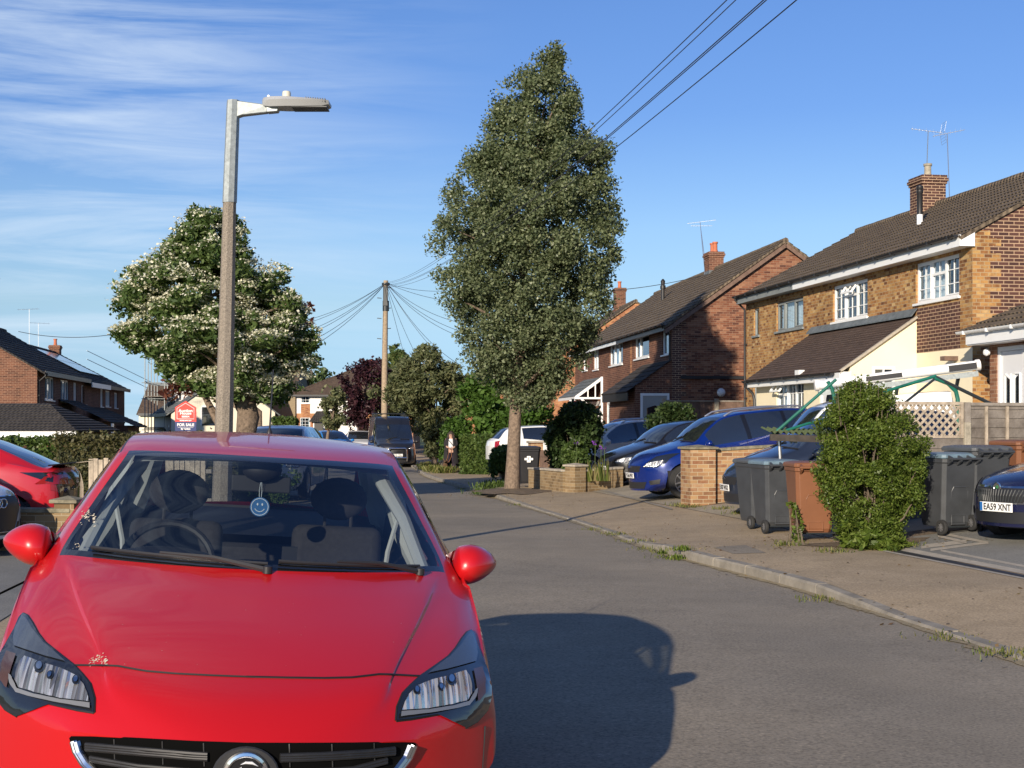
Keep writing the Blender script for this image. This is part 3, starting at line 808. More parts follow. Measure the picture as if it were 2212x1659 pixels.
def window(par, x0, x1, z0, z1, y, fm=None, cols=(.33, .67), bars=(0, 0), transom=None, tcols=None, curtain='sides', sill=True, name='window', label=None,
           fw=.055, vent=None, deep=.05, flip=None):
 """casement window set in the wall plane y; cols = mullion fractions, vent = (light index, top-hung open)"""
 fm = fm or MT['white_pvc']; mb = MB(); ya, yb = y + deep, y + deep + .06
 mb.box(x0, x0 + fw, ya, yb, z0, z1); mb.box(x1 - fw, x1, ya, yb, z0, z1)
 mb.box(x0 + fw, x1 - fw, ya, yb, z0, z0 + fw); mb.box(x0 + fw, x1 - fw, ya, yb, z1 - fw, z1)
 e = [0] + list(cols) + [1]; W = x1 - x0
 for c in cols: mb.box(x0 + W * c - fw * .6, x0 + W * c + fw * .6, ya - .004, yb - .004, z0 + fw, z1 - fw)
 nl = len(e) - 1
 for i in range(nl):
  a = x0 + W * e[i] + (fw if i == 0 else fw * .6); b = x0 + W * e[i + 1] - (fw if i == nl - 1 else fw * .6)
  zt = z1 - fw
  if transom and (tcols is None or i in tcols):
   zz = z1 - (z1 - z0) * transom
   mb.box(a, b, ya - .003, yb - .003, zz - fw * .5, zz + fw * .5)
  # opening casements carry a second, slightly proud frame
  if i in (0, nl - 1) and nl > 1:
   s_ = .028
   mb.box(a, a + s_, ya - .012, ya - .001, z0 + fw, zt); mb.box(b - s_, b, ya - .012, ya - .001, z0 + fw, zt)
   mb.box(a + s_, b - s_, ya - .012, ya - .001, z0 + fw, z0 + fw + s_); mb.box(a + s_, b - s_, ya - .012, ya - .001, zt - s_, zt)
  nb, nh = bars
  for k in range(1, nb): mb.box(a + (b - a) * k / nb - .009, a + (b - a) * k / nb + .009, ya + .012, ya + .028, z0 + fw, zt)
  for k in range(1, nh): mb.box(a, b, ya + .013, ya + .029, z0 + (z1 - z0) * k / nh - .009, z0 + (z1 - z0) * k / nh + .009)
 if vent is not None:                     # a top-hung light standing open
  i = vent; a = x0 + W * e[i] + fw * .6; b = x0 + W * e[i + 1] - fw * .6; zt = z1 - fw; zz = z1 - (z1 - z0) * (transom or .35)
  dy, dz = (zt - zz) * .55, (zt - zz) * .75
  p = lambda x, t: Vector((x, ya - dy * t, zt - dz * t))
  for q in (a, b): mb.bar(p(q, 0), p(q, 1), .045, .045)
  mb.bar(p(a, 0), p(b, 0), .045); mb.bar(p(a, 1), p(b, 1), .045); mb.bar(p((a + b) / 2, 0), p((a + b) / 2, 1), .02)
 w = mb.build(name, fm, par)
 if label: w['label'] = label
 g = MB(); g.add([(x0 + fw * .5, y + deep + .034, z0 + fw * .5), (x1 - fw * .5, y + deep + .034, z0 + fw * .5), (x1 - fw * .5, y + deep + .034, z1 - fw * .5), (x0 + fw * .5, y + deep + .034, z1 - fw * .5)], [(0, 1, 2, 3)])
 g.build('pane', MT['house_glass'], w)
 # dim room behind the glass, with curtains
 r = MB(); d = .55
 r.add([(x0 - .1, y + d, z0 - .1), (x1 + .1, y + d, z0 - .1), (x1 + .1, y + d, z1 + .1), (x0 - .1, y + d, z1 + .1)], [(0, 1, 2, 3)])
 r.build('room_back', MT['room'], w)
 if curtain:
  c = MB(); spans = {'sides': [(0, .24), (.78, 1)], 'full': [(0, 1)], 'left': [(0, .5)], 'right': [(.55, 1)], 'half': [(0, 1)]}[curtain]
  for a, b in spans:
   n = max(6, int((b - a) * W / .05)); pts = []
   for k in range(n + 1):
    x = x0 + W * (a + (b - a) * k / n)
    pts.append((x, y + .19 + .022 * math.sin(k * 1.9 + a * 9)))
   zt = z0 + (z1 - z0) * (.55 if curtain == 'half' else 1)
   vs = [(px, py, z0) for px, py in pts] + [(px, py, zt) for px, py in pts]
   c.add(vs, [(k, k + 1, n + 2 + k, n + 1 + k) for k in range(n)])
  c.build('curtain', MT['curtain'], w, smooth=True)
 if sill:
  sb = MB(); sb.box(x0 - .06, x1 + .06, y - .055, y + deep - .002, z0 - .055, z0 - .002)
  sb.build('sill', fm, w, bevel=.006)
 return w
def roof_slope(mb, e0, e1, r0, r1, course=.3, lip=.028, mi=0, thick=.0):
 """stepped courses from the eaves line e0-e1 to the ridge line r0-r1"""
 e0, e1, r0, r1 = map(Vector, (e0, e1, r0, r1))
 L = ((r0 - e0).length + (r1 - e1).length) / 2; n = max(2, int(L / course))
 nrm = (e1 - e0).cross(r0 - e0).normalized()
 if nrm.z < 0: nrm = -nrm
 for i in range(n):
  a, b = i / n, (i + 1) / n
  p0, p1 = e0.lerp(r0, a) + nrm * lip, e1.lerp(r1, a) + nrm * lip
  q0, q1 = e0.lerp(r0, min(1, b + .004)), e1.lerp(r1, min(1, b + .004))
  d0, d1 = e0.lerp(r0, a) - nrm * .01, e1.lerp(r1, a) - nrm * .01
  mb.add([p0, p1, q1, q0], [(0, 1, 2, 3)], mi); mb.add([d0, d1, p1, p0], [(0, 1, 2, 3)], mi)
  if i == 0:
   t = nrm * -.05
   mb.add([d0, d1, d1 + t, d0 + t], [(0, 1, 2, 3)], mi)
def ridge_line(mb, a, b, r=.11, mi=0, step=.45):
 a, b = Vector(a), Vector(b); L = (b - a).length; n = max(1, int(L / step))
 for i in range(n):
  p, q = a.lerp(b, i / n), a.lerp(b, (i + .97) / n)
  mb.tube([p, q], r * (1 + .03 * math.sin(i * 2.3)), 8, mi=mi)
def gable_roof(h, x0, x1, y0, y1, ze, zr, tm, over=.28, verge=.12, name='roof', course=.3, barge=None, ridge_mat=None):
 ym = (y0 + y1) / 2; k = (zr - ze) / (ym - y0)
 mb = MB()
 xa, xb = x0 - verge, x1 + verge
 zf = ze - over * k
 roof_slope(mb, (xa, y0 - over, zf), (xb, y0 - over, zf), (xa, ym, zr), (xb, ym, zr), course)
 roof_slope(mb, (xb, y1 + over, zf), (xa, y1 + over, zf), (xb, ym, zr), (xa, ym, zr), course)
 # undercloak so the verge has a thickness
 for x, s in ((xa, 1), (xb, -1)):
  for (yy, zz) in ((y0 - over, zf), (y1 + over, zf)):
   mb.bar((x + s * .03, yy, zz - .035), (x + s * .03, ym, zr - .035), .05, .07)
 rf = mb.build(name, tm, h.root)
 rm = MB(); ridge_line(rm, (xa, ym, zr - .02), (xb, ym, zr - .02)); rm.build('ridge_tiles', ridge_mat or tm, rf, smooth=True)
 return rf
def chimney(h, x, y, z0, z1, w, d, bm, pots=1, potm=None, pot_h=.35, flash=True, name='chimney'):
 mb = MB(); mb.box(x - w / 2, x + w / 2, y - d / 2, y + d / 2, z0, z1 - .24)
 mb.box(x - w / 2 - .03, x + w / 2 + .03, y - d / 2 - .03, y + d / 2 + .03, z1 - .237, z1 - .165)
 mb.box(x - w / 2 - .06, x + w / 2 + .06, y - d / 2 - .06, y + d / 2 + .06, z1 - .163, z1 - .08)
 mb.box(x - w / 2 - .03, x + w / 2 + .03, y - d / 2 - .03, y + d / 2 + .03, z1 - .078, z1)
 c = mb.build(name, bm, h.root, bevel=.008)
 for i in range(pots):
  px = x + (i - (pots - 1) / 2) * w * .48
  p = MB(); p.lathe([(.12, z1), (.115, z1 + pot_h * .1), (.095, z1 + pot_h * .25), (.09, z1 + pot_h * .82), (.115, z1 + pot_h * .84), (.115, z1 + pot_h), (.075, z1 + pot_h), (.07, z1 + pot_h * .6), (0.0, z1 + pot_h * .6)], 14, Matrix.Translation((px, y, 0)))
  p.build('chimney_pot', potm or MT['terracotta'], c, smooth=True)
 if flash:
  f = MB(); f.box(x - w / 2 - .012, x + w / 2 + .012, y - d / 2 - .012, y + d / 2 + .012, z0, z0 + .42)
  f.build('flashing', MT['lead'], c)
 return c
def yagi(par, base, top, direc, L, n=11, el=.32, tilt=0.0, r=.006, boom=None, name='aerial', mast=True, grid_back=False):
 """television aerial: mast, boom along direc, cross elements"""
 base, top = Vector(base), Vector(top); dv = Vector(direc).normalized()
 side = dv.cross(Vector((0, 0, 1))).normalized()
 mb = MB()
 if mast: mb.tube([base, top], .013, 6)
 a = top - dv * L * .45; b = top + dv * L * .55
 mb.bar(a, b, .013)
 for i in range(n):
  p = a.lerp(b, (i + .6) / n); e = el * (1 - .35 * i / n)
  mb.tube([p - side * e / 2, p + side * e / 2], r * .6, 5)
  if i % 2 == 0: mb.tube([p - Vector((0, 0, .05)), p + Vector((0, 0, .07))], r * .5, 4)
 if grid_back:
  for s in (-1, 1):
   up = Vector((0, 0, s * .28))
   for k in range(5):
    q = a + up * (k / 4) - dv * .05 * k / 4
    mb.tube([q - side * .22, q + side * .22], r * .6, 5)
   for w in (-.2, .2): mb.tube([a + side * w, a + up - dv * .05 + side * w], r * .6, 5)
 return mb.build(name, MT['alu'], par)
def downpipe(h, x, y, z0, z1, m=None, off=.25, name='downpipe', r=.034):
 mb = MB(); mb.tube([(x, y - off, z1), (x, y - off, z1 - .06), (x, y - off * .6, z1 - .2), (x, y - .06, z1 - .36), (x, y - .06, z0)], r, 8)
 for z in np.arange(z0 + .6, z1 - .5, 1.6): mb.box(x - .055, x + .055, y - .075, y - .002, z, z + .05)
 return mb.build(name, m or MT['black_plastic'], h.root, smooth=True)
def gutter(h, xa, xb, y, z, m=None, name='gutter', r=.058):
 mb = MB(); pts = []
 n = 7
 for x in (xa, xb):
  for k in range(n): a = math.pi + math.pi * k / (n - 1); pts.append((x, y + r * math.cos(a), z + r * math.sin(a)))
 mb.add(pts, [(k, k + 1, n + k + 1, n + k) for k in range(n - 1)] + [tuple(range(n)), tuple(range(2 * n - 1, n - 1, -1))])
 for x in np.arange(xa + .3, xb, .9): mb.box(x - .018, x + .018, y - r - .008, y + r, z - r - .008, z + .004)
 return mb.build(name, m or MT['black_plastic'], h.root, smooth=True)
def gable_wall(mb, x, y0, y1, z0, ze, zr, mi=0, quoin=None, zq=None):
 ym = (y0 + y1) / 2
 if quoin is None:
  mb.add([(x, y0, z0), (x, y1, z0), (x, y1, ze), (x, ym, zr), (x, y0, ze)], [(0, 1, 2, 3, 4)], mi)
 else:                                    # toothed quoins at the front corner
  w, qm = quoin; n = int((ze - z0) / .15); k = (zr - ze) / (ym - y0)
  for i in range(n):
   a, b = z0 + (ze - z0) * i / n, z0 + (ze - z0) * (i + 1) / n; ww = w if i % 2 else w * .62
   mb.add([(x, y0, a), (x, y0 + ww, a), (x, y0 + ww, b), (x, y0, b)], [(0, 1, 2, 3)], qm)
   mb.add([(x, y0 + ww, a), (x, y1, a), (x, y1, b), (x, y0 + ww, b)], [(0, 1, 2, 3)], mi)
  mb.add([(x, y0, ze), (x, y1, ze), (x, ym, zr)], [(0, 1, 2)], mi)
# ---------------------------------------------------------------- the yellow-brick pair on the right
def house_yellow():
 L = 14.0; m = -.165
 far = Vector((9.26 + m * 13.8, 42.4, .55)); ang = math.atan2(-1.0, -m)
 h = House('brick_house', 'yellow and brown brick house with cream lean-to porch and white upstairs windows', far, ang)
 D = 7.1; ze = 5.05; zr = 6.96
 wins = [h.rect(1978, 2072, 570, 658, 546.5, 637), h.rect(1799, 1874, 617.5, 697.6, 602, 682), h.rect(1677, 1735, 654.6, 717, 641, 707), h.rect(1628, 1640, 668, 727, 664, 723)]
 low = h.rect(1627, 1640, 832, 925, 830, 924)
 holes = [w for w in wins] + [low]
 # cream porch: projects from the facade
 pj = 1.54
 px1 = h.uz(1980, 700)[0]; px0 = px1 - 6.1
 zc_top = h.uz(2040, 757)[1]                 # top of the cream band beside the porch
 dk = h.rect(1980, 2074, 668, 770, 650, 752); br = h.rect(1645, 1795, 735, 860, 700, 830)
 mb = MB()
 panels = [(dk[0], dk[1], zc_top, dk[3], 1), (px0 - .15, px1 - .4, 2.1, br[3] - .02, 2), (px0 - .15, wins[2][0] - .5, 0, br[3] - .02, 2), (px1, L, -.3, zc_top, 3)]
 wall_face(mb, 0, L, -.3, ze, 0, holes, panels)
 gable_wall(mb, L, 0, D, -.3, ze, zr, 1, quoin=(.62, 0))
 gable_wall(mb, 0, 0, D, -.3, ze, zr, 0)
 mb.add([(0, D, -.3), (L, D, -.3), (L, D, ze), (0, D, ze)], [(3, 2, 1, 0)], 0)
 mb.build('wall', [MT['b_yellow'], MT['b_dark'], MT['b_brown'], MT['cream']], h.root)
 window(h.root, *wins[0], 0, bars=(2, 3), transom=.36, tcols=(1,), cols=(.34, .66), curtain='left', label='white three-light window nearest the gable')
 window(h.root, *wins[1], 0, bars=(2, 3), transom=.34, tcols=(1,), cols=(.34, .66), curtain=None, vent=1, label='white three-light window with its small top light open')
 window(h.root, *wins[2], 0, fm=MT['grey_frame'], cols=(.27, .64), curtain='full', sill=True, label='grey-framed window with drawn curtains')
 window(h.root, *wins[3], 0, fm=MT['grey_frame'], cols=(), curtain='full', sill=True, fw=.04, label='narrow grey-framed window')
 window(h.root, *low, 0, fm=MT['grey_frame'], cols=(), curtain='full', sill=False, fw=.035)
 rf = gable_roof(h, 0, L, 0, D, ze + .02, zr + .05, MT['roof_brown'], over=.30, verge=.08)
 # fascia: white on the near half, dark on the far half
 xs = h.uz(1735, 610)[0]
 f = MB(); f.box(xs, L + .06, -.30, -.275, ze - .33, ze - .10); f.box(L - .35, L + .07, -.274, -.002, ze - .33, ze - .305); f.box(xs, L - .35, -.274, -.003, ze - .33, ze - .315)
 f.prism([(L + .035, -.29, ze - .33), (L + .035, .02, ze - .33), (L + .035, .02, ze + .0), (L + .035, -.29, ze - .16)], (.03, 0, 0)); f.build('fascia', MT['white_pvc'], h.root)
 f = MB(); f.box(0, xs - .003, -.30, -.275, ze - .33, ze - .13); f.box(0, xs - .003, -.274, -.002, ze - .33, ze - .31); o = f.build('fascia', MT['grey_frame'], h.root)
 gutter(h, -.05, L + .02, -.375, ze - .10)
 downpipe(h, .06, 0, -.3, ze - .14, off=.36)
 # chimney with pot, flue and aerials
 cy, cz = D / 2 - .1, zr
 cx = h.uz(2004, 430, cy)[0]; ztop = h.uz(2004, 383, cy)[1]
 ch = chimney(h, cx, cy, zr - .75, ztop, .78, .66, MT['b_dark'], 1, MT['conc'], .36)
 fx, fz = h.uz(1987, 465, 1.9)
 zb = ze + .05 + (zr + .03 - ze) * 1.9 / (D / 2)
 mb = MB(); mb.lathe([(.075, zb - .05), (.075, zb + .2)], 12, Matrix.Translation((fx, 1.9, 0)), mi=1)
 mb.lathe([(.07, zb + .2), (.07, zb + .72), (.085, zb + .74), (.085, zb + .80), (.065, zb + .81), (.085, zb + .84), (.085, zb + .9), (0.02, zb + .93)], 12, Matrix.Translation((fx, 1.9, 0)), mi=0)
 mb.build('flue', [MT['black_plastic'], MT['white_pvc']], h.root, smooth=True)
 t1 = h.uz(2005, 283, cy); yagi(h.root, (cx - .12, cy, zr + .2), (t1[0], cy, t1[1]), (-.16, -.98, .13), .85, 9, .26, grid_back=True)
 t2 = h.uz(2046, 288, cy + .1); b2 = h.uz(2052, 425, cy + .1)
 yagi(h.root, (b2[0], cy + .1, b2[1] - .3), (t2[0], cy + .1, t2[1]), (.16, .98, .2), .85, 12, .22)
 # ---- porch
 zt = h.uz(1982, 684)[1]; pe = 2.46; zl = pe - .0
 pz = lambda y: pe + (zt - pe) * (y + pj) / pj
 wf = h.rect(1677, 1736, 815, 925, 808, 925, -pj); dr = h.rect(1771, 1812, 800, 925, 793, 925, -pj)
 sx = h.xz(1884, 792, px1); sx2 = h.xz(1933, 792, px1)
 p = MB()
 wall_face(p, px0, px1, -.3, pe, -pj, [wf, dr], depth=.10)
 # near side wall with a small window (plane x = px1)
 ya, yb = min(sx[0], sx2[0]), max(sx[0], sx2[0])
 wz0, wz1 = .95, h.xz(1900, 792, px1)[1]
 for (a, b, c, d) in ((-pj, ya, -.3, pe), (yb, 0, -.3, pe), (ya, yb, -.3, wz0), (ya, yb, wz1, pe)):
  p.add([(px1, a, c), (px1, b, c), (px1, b, d), (px1, a, d)], [(0, 1, 2, 3)])
 p.add([(px1, -pj, pe), (px1, 0, pe), (px1, 0, zt)], [(0, 1, 2)])
 p.add([(px0, -pj, -.3), (px0, 0, -.3), (px0, 0, zt), (px0, -pj, pe)], [(0, 1, 2, 3)])
 po = p.build('porch', MT['cream'], h.root)
 window(po, *wf, -pj, bars=(2, 3), cols=(.38, .66), transom=.36, tcols=(0,), curtain='sides', vent=0, name='porch_window')
 d = MB(); d.box(dr[0], dr[1], -pj + .04, -pj + .09, dr[2], dr[3] - .001); dd = d.build('porch_door', MT['door_white'], po)
 d = MB(); d.box(dr[0] + .001, dr[0] + .06, -pj + .01, -pj + .039, dr[2], dr[3]); d.box(dr[1] - .06, dr[1] - .001, -pj + .01, -pj + .039, dr[2], dr[3]); d.box(dr[0] + .06, dr[1] - .06, -pj + .01, -pj + .039, dr[3] - .06, dr[3] - .002); d.build('door_frame', MT['white_pvc'], po)
 xm = (dr[0] + dr[1]) / 2; d = MB(); d.prism([(xm + .28 * math.cos(a), -pj + .035, dr[3] - .75 + .28 * math.sin(a)) for a in np.linspace(0, math.pi, 12)], (0, .004, 0)); d.build('fanlight', MT['car_glass_dark'], po)
 # side window of the porch
 w2 = MB()
 for (a, b, c, e) in ((ya, ya + .06, wz0, wz1), (yb - .06, yb, wz0, wz1), (ya + .06, yb - .06, wz1 - .06, wz1), (ya + .06, yb - .06, wz0, wz0 + .06), ((ya + yb) / 2 - .015, (ya + yb) / 2 + .015, wz0 + .06, wz1 - .06)):
  w2.box(px1 - .05, px1 + .012, a, b, c, e)
 wo = w2.build('side_window', MT['white_pvc'], po)
 g = MB(); g.add([(px1 - .03, ya, wz0), (px1 - .03, yb, wz0), (px1 - .03, yb, wz1), (px1 - .03, ya, wz1)], [(0, 1, 2, 3)]); g.build('pane', MT['car_glass_dark'], wo)
 r = MB(); roof_slope(r, (px0 - .1, -pj - .26, pz(-pj - .26)), (px1 + .07, -pj - .26, pz(-pj - .26)), (px0 - .1, -.005, zt + .02), (px1 + .07, -.005, zt + .02), .11, .012)
 pr = r.build('porch_roof', MT['roof_plain'], h.root)
 l = MB(); l.prism([(px0 - .1, -.03, zt + .15), (px0 - .1, -.15, zt + .0), (px0 - .1, -.15, zt + .03), (px0 - .1, -.01, zt + .19)], (px1 - px0 + .17, 0, 0)); l.build('flashing', MT['lead'], pr)
 v = MB(); v.bar((px1 + .045, -pj - .24, pz(-pj - .24) + .0), (px1 + .045, -.02, zt - .01), .09, .05); v.build('mortar_verge', MT['setts'], pr)
 z = pz(-pj - .26)
 f = MB(); f.box(px0 - .08, px1 + .04, -pj - .25, -pj - .225, z - .19, z - .02); f.box(px0 - .08, px1 + .04, -pj - .224, -pj - .002, z - .19, z - .165)
 f.box(px1 + .005, px1 + .04, -pj - .22, -pj + .02, z - .16, z - .0); f.build('porch_fascia', MT['white_pvc'], po)
 gutter(h, px0 - .12, px1 - .2, -pj - .32, z - .02, name='porch_gutter', r=.05)
 dp = MB(); dp.tube([(px0 + .0, -pj - .32, z - .05), (px0 - .02, -pj - .3, z - .14), (px0 + .0, -pj - .1, z - .34), (px0 + .02, -pj - .06, z - .5), (px0 + .02, -pj - .06, -.3)], .038, 8); dp.build('porch_downpipe', MT['black_plastic'], h.root, smooth=True)
 lx, lz = h.uz(1745, 808, -pj); lt = MB(); lt.box(lx - .16, lx + .1, -pj - .26, -pj - .12, lz - .02, lz + .09); lt.tube([(lx + .03, -pj - .12, lz + .02), (lx + .06, -pj - .005, lz - .06)], .05, 8); lt.build('outside_lamp', MT['white_pvc'], po)
 # low-level fittings on the cream band
 for px, py in ((1938, 778), (2065, 775)):
  b = MB(); x, zz = h.uz(px, py); b.box(x - .10, x + .10, -.30, -.002, zz - .04, zz + .05); b.build('timber_bracket', MT['wood_brown'], h.root)
 return h
H1 = house_yellow()
def side_porch():
 m = -.165; o = Vector((9.26 - .34, 28.6, .55)) ; ang = math.atan2(-1.0, -m)
 h = House('side_extension', 'brick side extension with white panelled door under white gutter', o, ang, 'house extension')
 x0 = h.uz(2138, 760)[0]; L = x0 + 4.6; z1 = h.uz(2150, 742)[1]; D = 3.2
 dx0, dz1 = h.uz(2153, 750); dx1 = h.uz(2216, 746)[0]; dr = (dx0, dx0 + 1.0, -.3, dz1)
 mb = MB(); wall_face(mb, x0, L, -.3, z1, 0, [dr], depth=.1)
 mb.add([(x0, 0, -.3), (x0, D, -.3), (x0, D, z1), (x0, 0, z1)], [(0, 1, 2, 3)]); mb.add([(L, 0, -.3), (L, D, -.3), (L, D, z1), (L, 0, z1)], [(0, 1, 2, 3)])
 mb.build('wall', MT['b_porch'], h.root)
 d = MB(); a, b = dr[0], dr[1]
 d.box(a + .09, b - .09, .055, .10, dr[2], dr[3] - .09);
 do = d.build('door', MT['door_white'], h.root, bevel=.004)
 fr = MB(); fr.box(a, a + .085, .02, .11, dr[2], dr[3]); fr.box(b - .085, b, .02, .11, dr[2], dr[3]); fr.box(a + .085, b - .085, .02, .11, dr[3] - .085, dr[3]); fr.build('door_frame', MT['white_pvc'], do)
 for k in (.27, .60):
  xa = a + k * (b - a) - .01; xb = xa + .17; zt = dr[3] - .52
  g = MB(); g.prism([(xa, .05, zt - 1.25), (xb, .05, zt - 1.25), (xb, .05, zt - (.09 if k < .4 else 0)), (xa, .05, zt - (0 if k > .9 else (.0 if k < .4 else .09)))], (0, .004, 0)); g.build('door_pane', MT['car_glass_dark'], do)
  s = MB()
  for (q0, q1) in (((xa - .02, zt - 1.27), (xb + .02, zt - 1.27)), ((xa - .02, zt - 1.27), (xa - .02, zt)), ((xb + .02, zt - 1.27), (xb + .02, zt)), ((xa - .02, zt), (xb + .02, zt - (.1 if k < .4 else -.0)))):
   s.bar((q0[0], .045, q0[1]), (q1[0], .045, q1[1]), .035, .02)
  s.build('door_moulding', MT['white_pvc'], do)
 zt = h.uz(2140, 712)[1]; over = .35
 r = MB(); roof_slope(r, (x0 - .5, -over, zt), (L + .1, -over, zt), (x0 - .5 + 1.3, D * .62, zt + 1.15), (L + .1, D * .62, zt + 1.15), .3)
 r.add([(x0 - .5, -over, zt), (x0 - .5 + 1.3, D * .62, zt + 1.15), (x0 - .5, D, zt)], [(0, 1, 2)])
 r.build('roof', MT['roof_brown'], h.root)
 gutter(h, x0 - .5, L, -over - .05, zt - .02, MT['white_pvc'])
 f = MB(); f.box(x0 - .3, L, -over + .01, -over + .035, z1 - .0, zt - .04); f.box(x0 - .3, L, -over + .036, -.003, z1 - .02, z1 + .0)
 f.build('fascia', MT['white_pvc'], h.root)
 lx, lz = h.uz(2143, 750); l = MB(); l.lathe([(.02, 0), (.06, .02), (.075, .07), (.05, .11), (0, .12)], 12, Matrix.Translation((lx + .02, -.06, lz - .1)) @ Matrix.Rotation(math.pi / 2, 4, 'X')); l.build('bulkhead_lamp', MT['white_pvc'], h.root, smooth=True)
 return h
side_porch()
# ---------------------------------------------------------------- the red-brick pair behind
def house_red():
 near = at(1452, 690, 49.0); fx = at(1200, 768, 75)
 m = (fx.x - near.x) / (fx.y - near.y); ang = math.atan2(-1.0, -m)
 L = 20.0; un = Vector((m, 1, 0)).normalized()
 o = Vector((near.x, near.y, .5)) + un * L; o.z = .5
 h = House('brick_house', 'red-brown brick house with gable half in shade and small gabled door canopy', o, ang)
 D = 8.0; ze = h.uz(1452, 694)[1]; zr = ze + 2.8
 W = [h.rect(1430, 1446, 714, 768, 711, 764), h.rect(1371, 1402, 727, 776, 721, 771), h.rect(1317, 1345, 744, 791, 738, 786), h.rect(1282, 1293, 755, 800, 752, 797), h.rect(1259, 1269, 762, 802, 760, 799)]
 lo = [h.rect(1309, 1332, 868, 930, 866, 930), h.rect(1342, 1362, 870, 930, 868, 930)]
 mb = MB()
 strip_ = h.uz(1364, 740)[0]
 wall_face(mb, 0, L, -.4, ze, 0, W + lo, [(strip_ - .25, strip_ + .1, -.4, ze, 1)])
 gable_wall(mb, L, 0, D, -.4, ze, zr, 2, quoin=(.5, 3)); gable_wall(mb, 0, 0, D, -.4, ze, zr, 2)
 mb.add([(0, D, -.4), (L, D, -.4), (L, D, ze), (0, D, ze)], [(3, 2, 1, 0)], 0)
 mb.build('wall', [MT['b_brown'], MT['b_orange'], MT['b_red'], MT['b_dark']], h.root)
 window(h.root, *W[0], 0, cols=(), curtain='full'); window(h.root, *W[1], 0, cols=(.34,), curtain='sides'); window(h.root, *W[2], 0, cols=(.34, .66), curtain='left')
 window(h.root, *W[3], 0, cols=(.5,), curtain='full', fw=.045); window(h.root, *W[4], 0, cols=(), curtain='full', fw=.045)
 window(h.root, *lo[0], 0, cols=(.4,), curtain='sides'); window(h.root, *lo[1], 0, cols=(.5,), curtain=None)
 gable_roof(h, 0, L, 0, D, ze + .02, zr + .05, MT['roof_brown'], over=.3, verge=.14)
 xs = h.uz(1346, 730)[0]
 f = MB(); f.box(0, xs, -.30, -.27, ze - .32, ze - .1); f.build('fascia', MT['white_pvc'], h.root)
 f = MB(); f.box(xs + .003, L + .04, -.30, -.27, ze - .32, ze - .12); f.build('fascia', MT['black_plastic'], h.root)
 gutter(h, 0, L + .05, -.37, ze - .1)
 downpipe(h, L - .12, 0, 2.4, ze - .1, off=.36)
 b = MB()
 b.bar((L + .17, -.3, ze - .38), (L + .17, D / 2, zr - .13), .025, .13); b.bar((L + .17, D + .3, ze - .38), (L + .17, D / 2, zr - .13), .025, .13); b.build('bargeboard', MT['wood_brown'], h.root)
 cy = D / 2; cx = h.uz(1542, 570, cy)[0]; zt = h.uz(1542, 546, cy)[1]
 ch = chimney(h, cx, cy, zr - .45, zt, .85, .6, MT['b_brown'], 2, MT['terracotta'], .42)
 t = h.uz(1523, 488, cy); t2 = h.uz(1540, 480, cy + .2)
 yagi(h.root, (cx - .35, cy - .2, zt - .9), (t[0], cy - .2, t[1]), (.15, .98, .0), .9, 8, .26); yagi(h.root, (cx - .1, cy - .35, zt - .9), (t2[0], cy - .35, t2[1]), (.15, .98, .12), 1.2, 11, .26)
 x, z = h.uz(1432, 628, 2.6); zb = ze + (zr - ze) * 2.6 / 4
 mb = MB(); mb.lathe([(.07, zb - .1), (.07, zb + .5), (.12, zb + .52), (.12, zb + .66), (.08, zb + .68), (.1, zb + .86), (.03, zb + .95)], 10, Matrix.Translation((x, 2.6, 0))); mb.build('flue', MT['black_plastic'], h.root, smooth=True)
 # brick lean-to with grey door beside the gable
 pj = 1.3; xa = h.uz(1372, 800)[0]; xb = L - .02; pe = h.uz(1340, 838, -pj)[1]; zt = h.uz(1440, 780)[1]
 xa = h.uz(1317, 860, -pj)[0]
 p = MB(); p.add([(xa, -pj, -.4), (xb, -pj, -.4), (xb, -pj, pe), (xa, -pj, pe)], [(0, 1, 2, 3)]); p.add([(xb, -pj, -.4), (xb, -.003, -.4), (xb, -.003, zt), (xb, -pj, pe)], [(0, 1, 2, 3)]); p.add([(xa, -pj, -.4), (xa, -.003, -.4), (xa, -.003, zt), (xa, -pj, pe)], [(3, 2, 1, 0)])
 po = p.build('lean_to', MT['b_brown'], h.root)
 r = MB(); k = (zt - pe) / pj; roof_slope(r, (xa - .1, -pj - .3, pe - .3 * k), (xb + .1, -pj - .3, pe - .3 * k), (xa - .1, -.01, zt + .02), (xb + .1, -.01, zt + .02), .28); r.build('lean_to_roof', MT['roof_dark'], h.root)
 f = MB(); f.box(xa - .05, xb + .05, -pj - .28, -pj - .25, pe - .5, pe - .3 * k - .03); f.build('lean_to_gutter', MT['black_plastic'], h.root)
 da = h.xz(1388, 855, xb + .002); db = h.xz(1430, 855, xb + .002); dz = da[1]; ya, yb = min(da[0], db[0]), max(da[0], db[0])
 ya = max(ya, -pj + .12); yb = max(yb, ya + .85)
 d = MB(); d.box(xb + .004, xb + .03, ya, yb, -.4, dz); do = d.build('side_door', MT['grey_door'], h.root)
 f = MB(); f.box(xb + .004, xb + .06, ya - .08, ya - .002, -.4, dz); f.box(xb + .004, xb + .06, yb + .002, yb + .08, -.4, dz); f.box(xb + .004, xb + .06, ya - .08, yb + .08, dz + .002, dz + .09); f.build('door_frame', MT['white_pvc'], do)
 g = MB(); ym = (ya + yb) / 2; w = (yb - ya) * .33
 g.prism([(xb + .031, ym - w, dz - .75), (xb + .031, ym + w, dz - .75), (xb + .031, ym + w, dz - .42), (xb + .031, ym, dz - .33), (xb + .031, ym - w, dz - .42)], (.004, 0, 0)); g.build('door_pane', MT['car_glass_dark'], do)
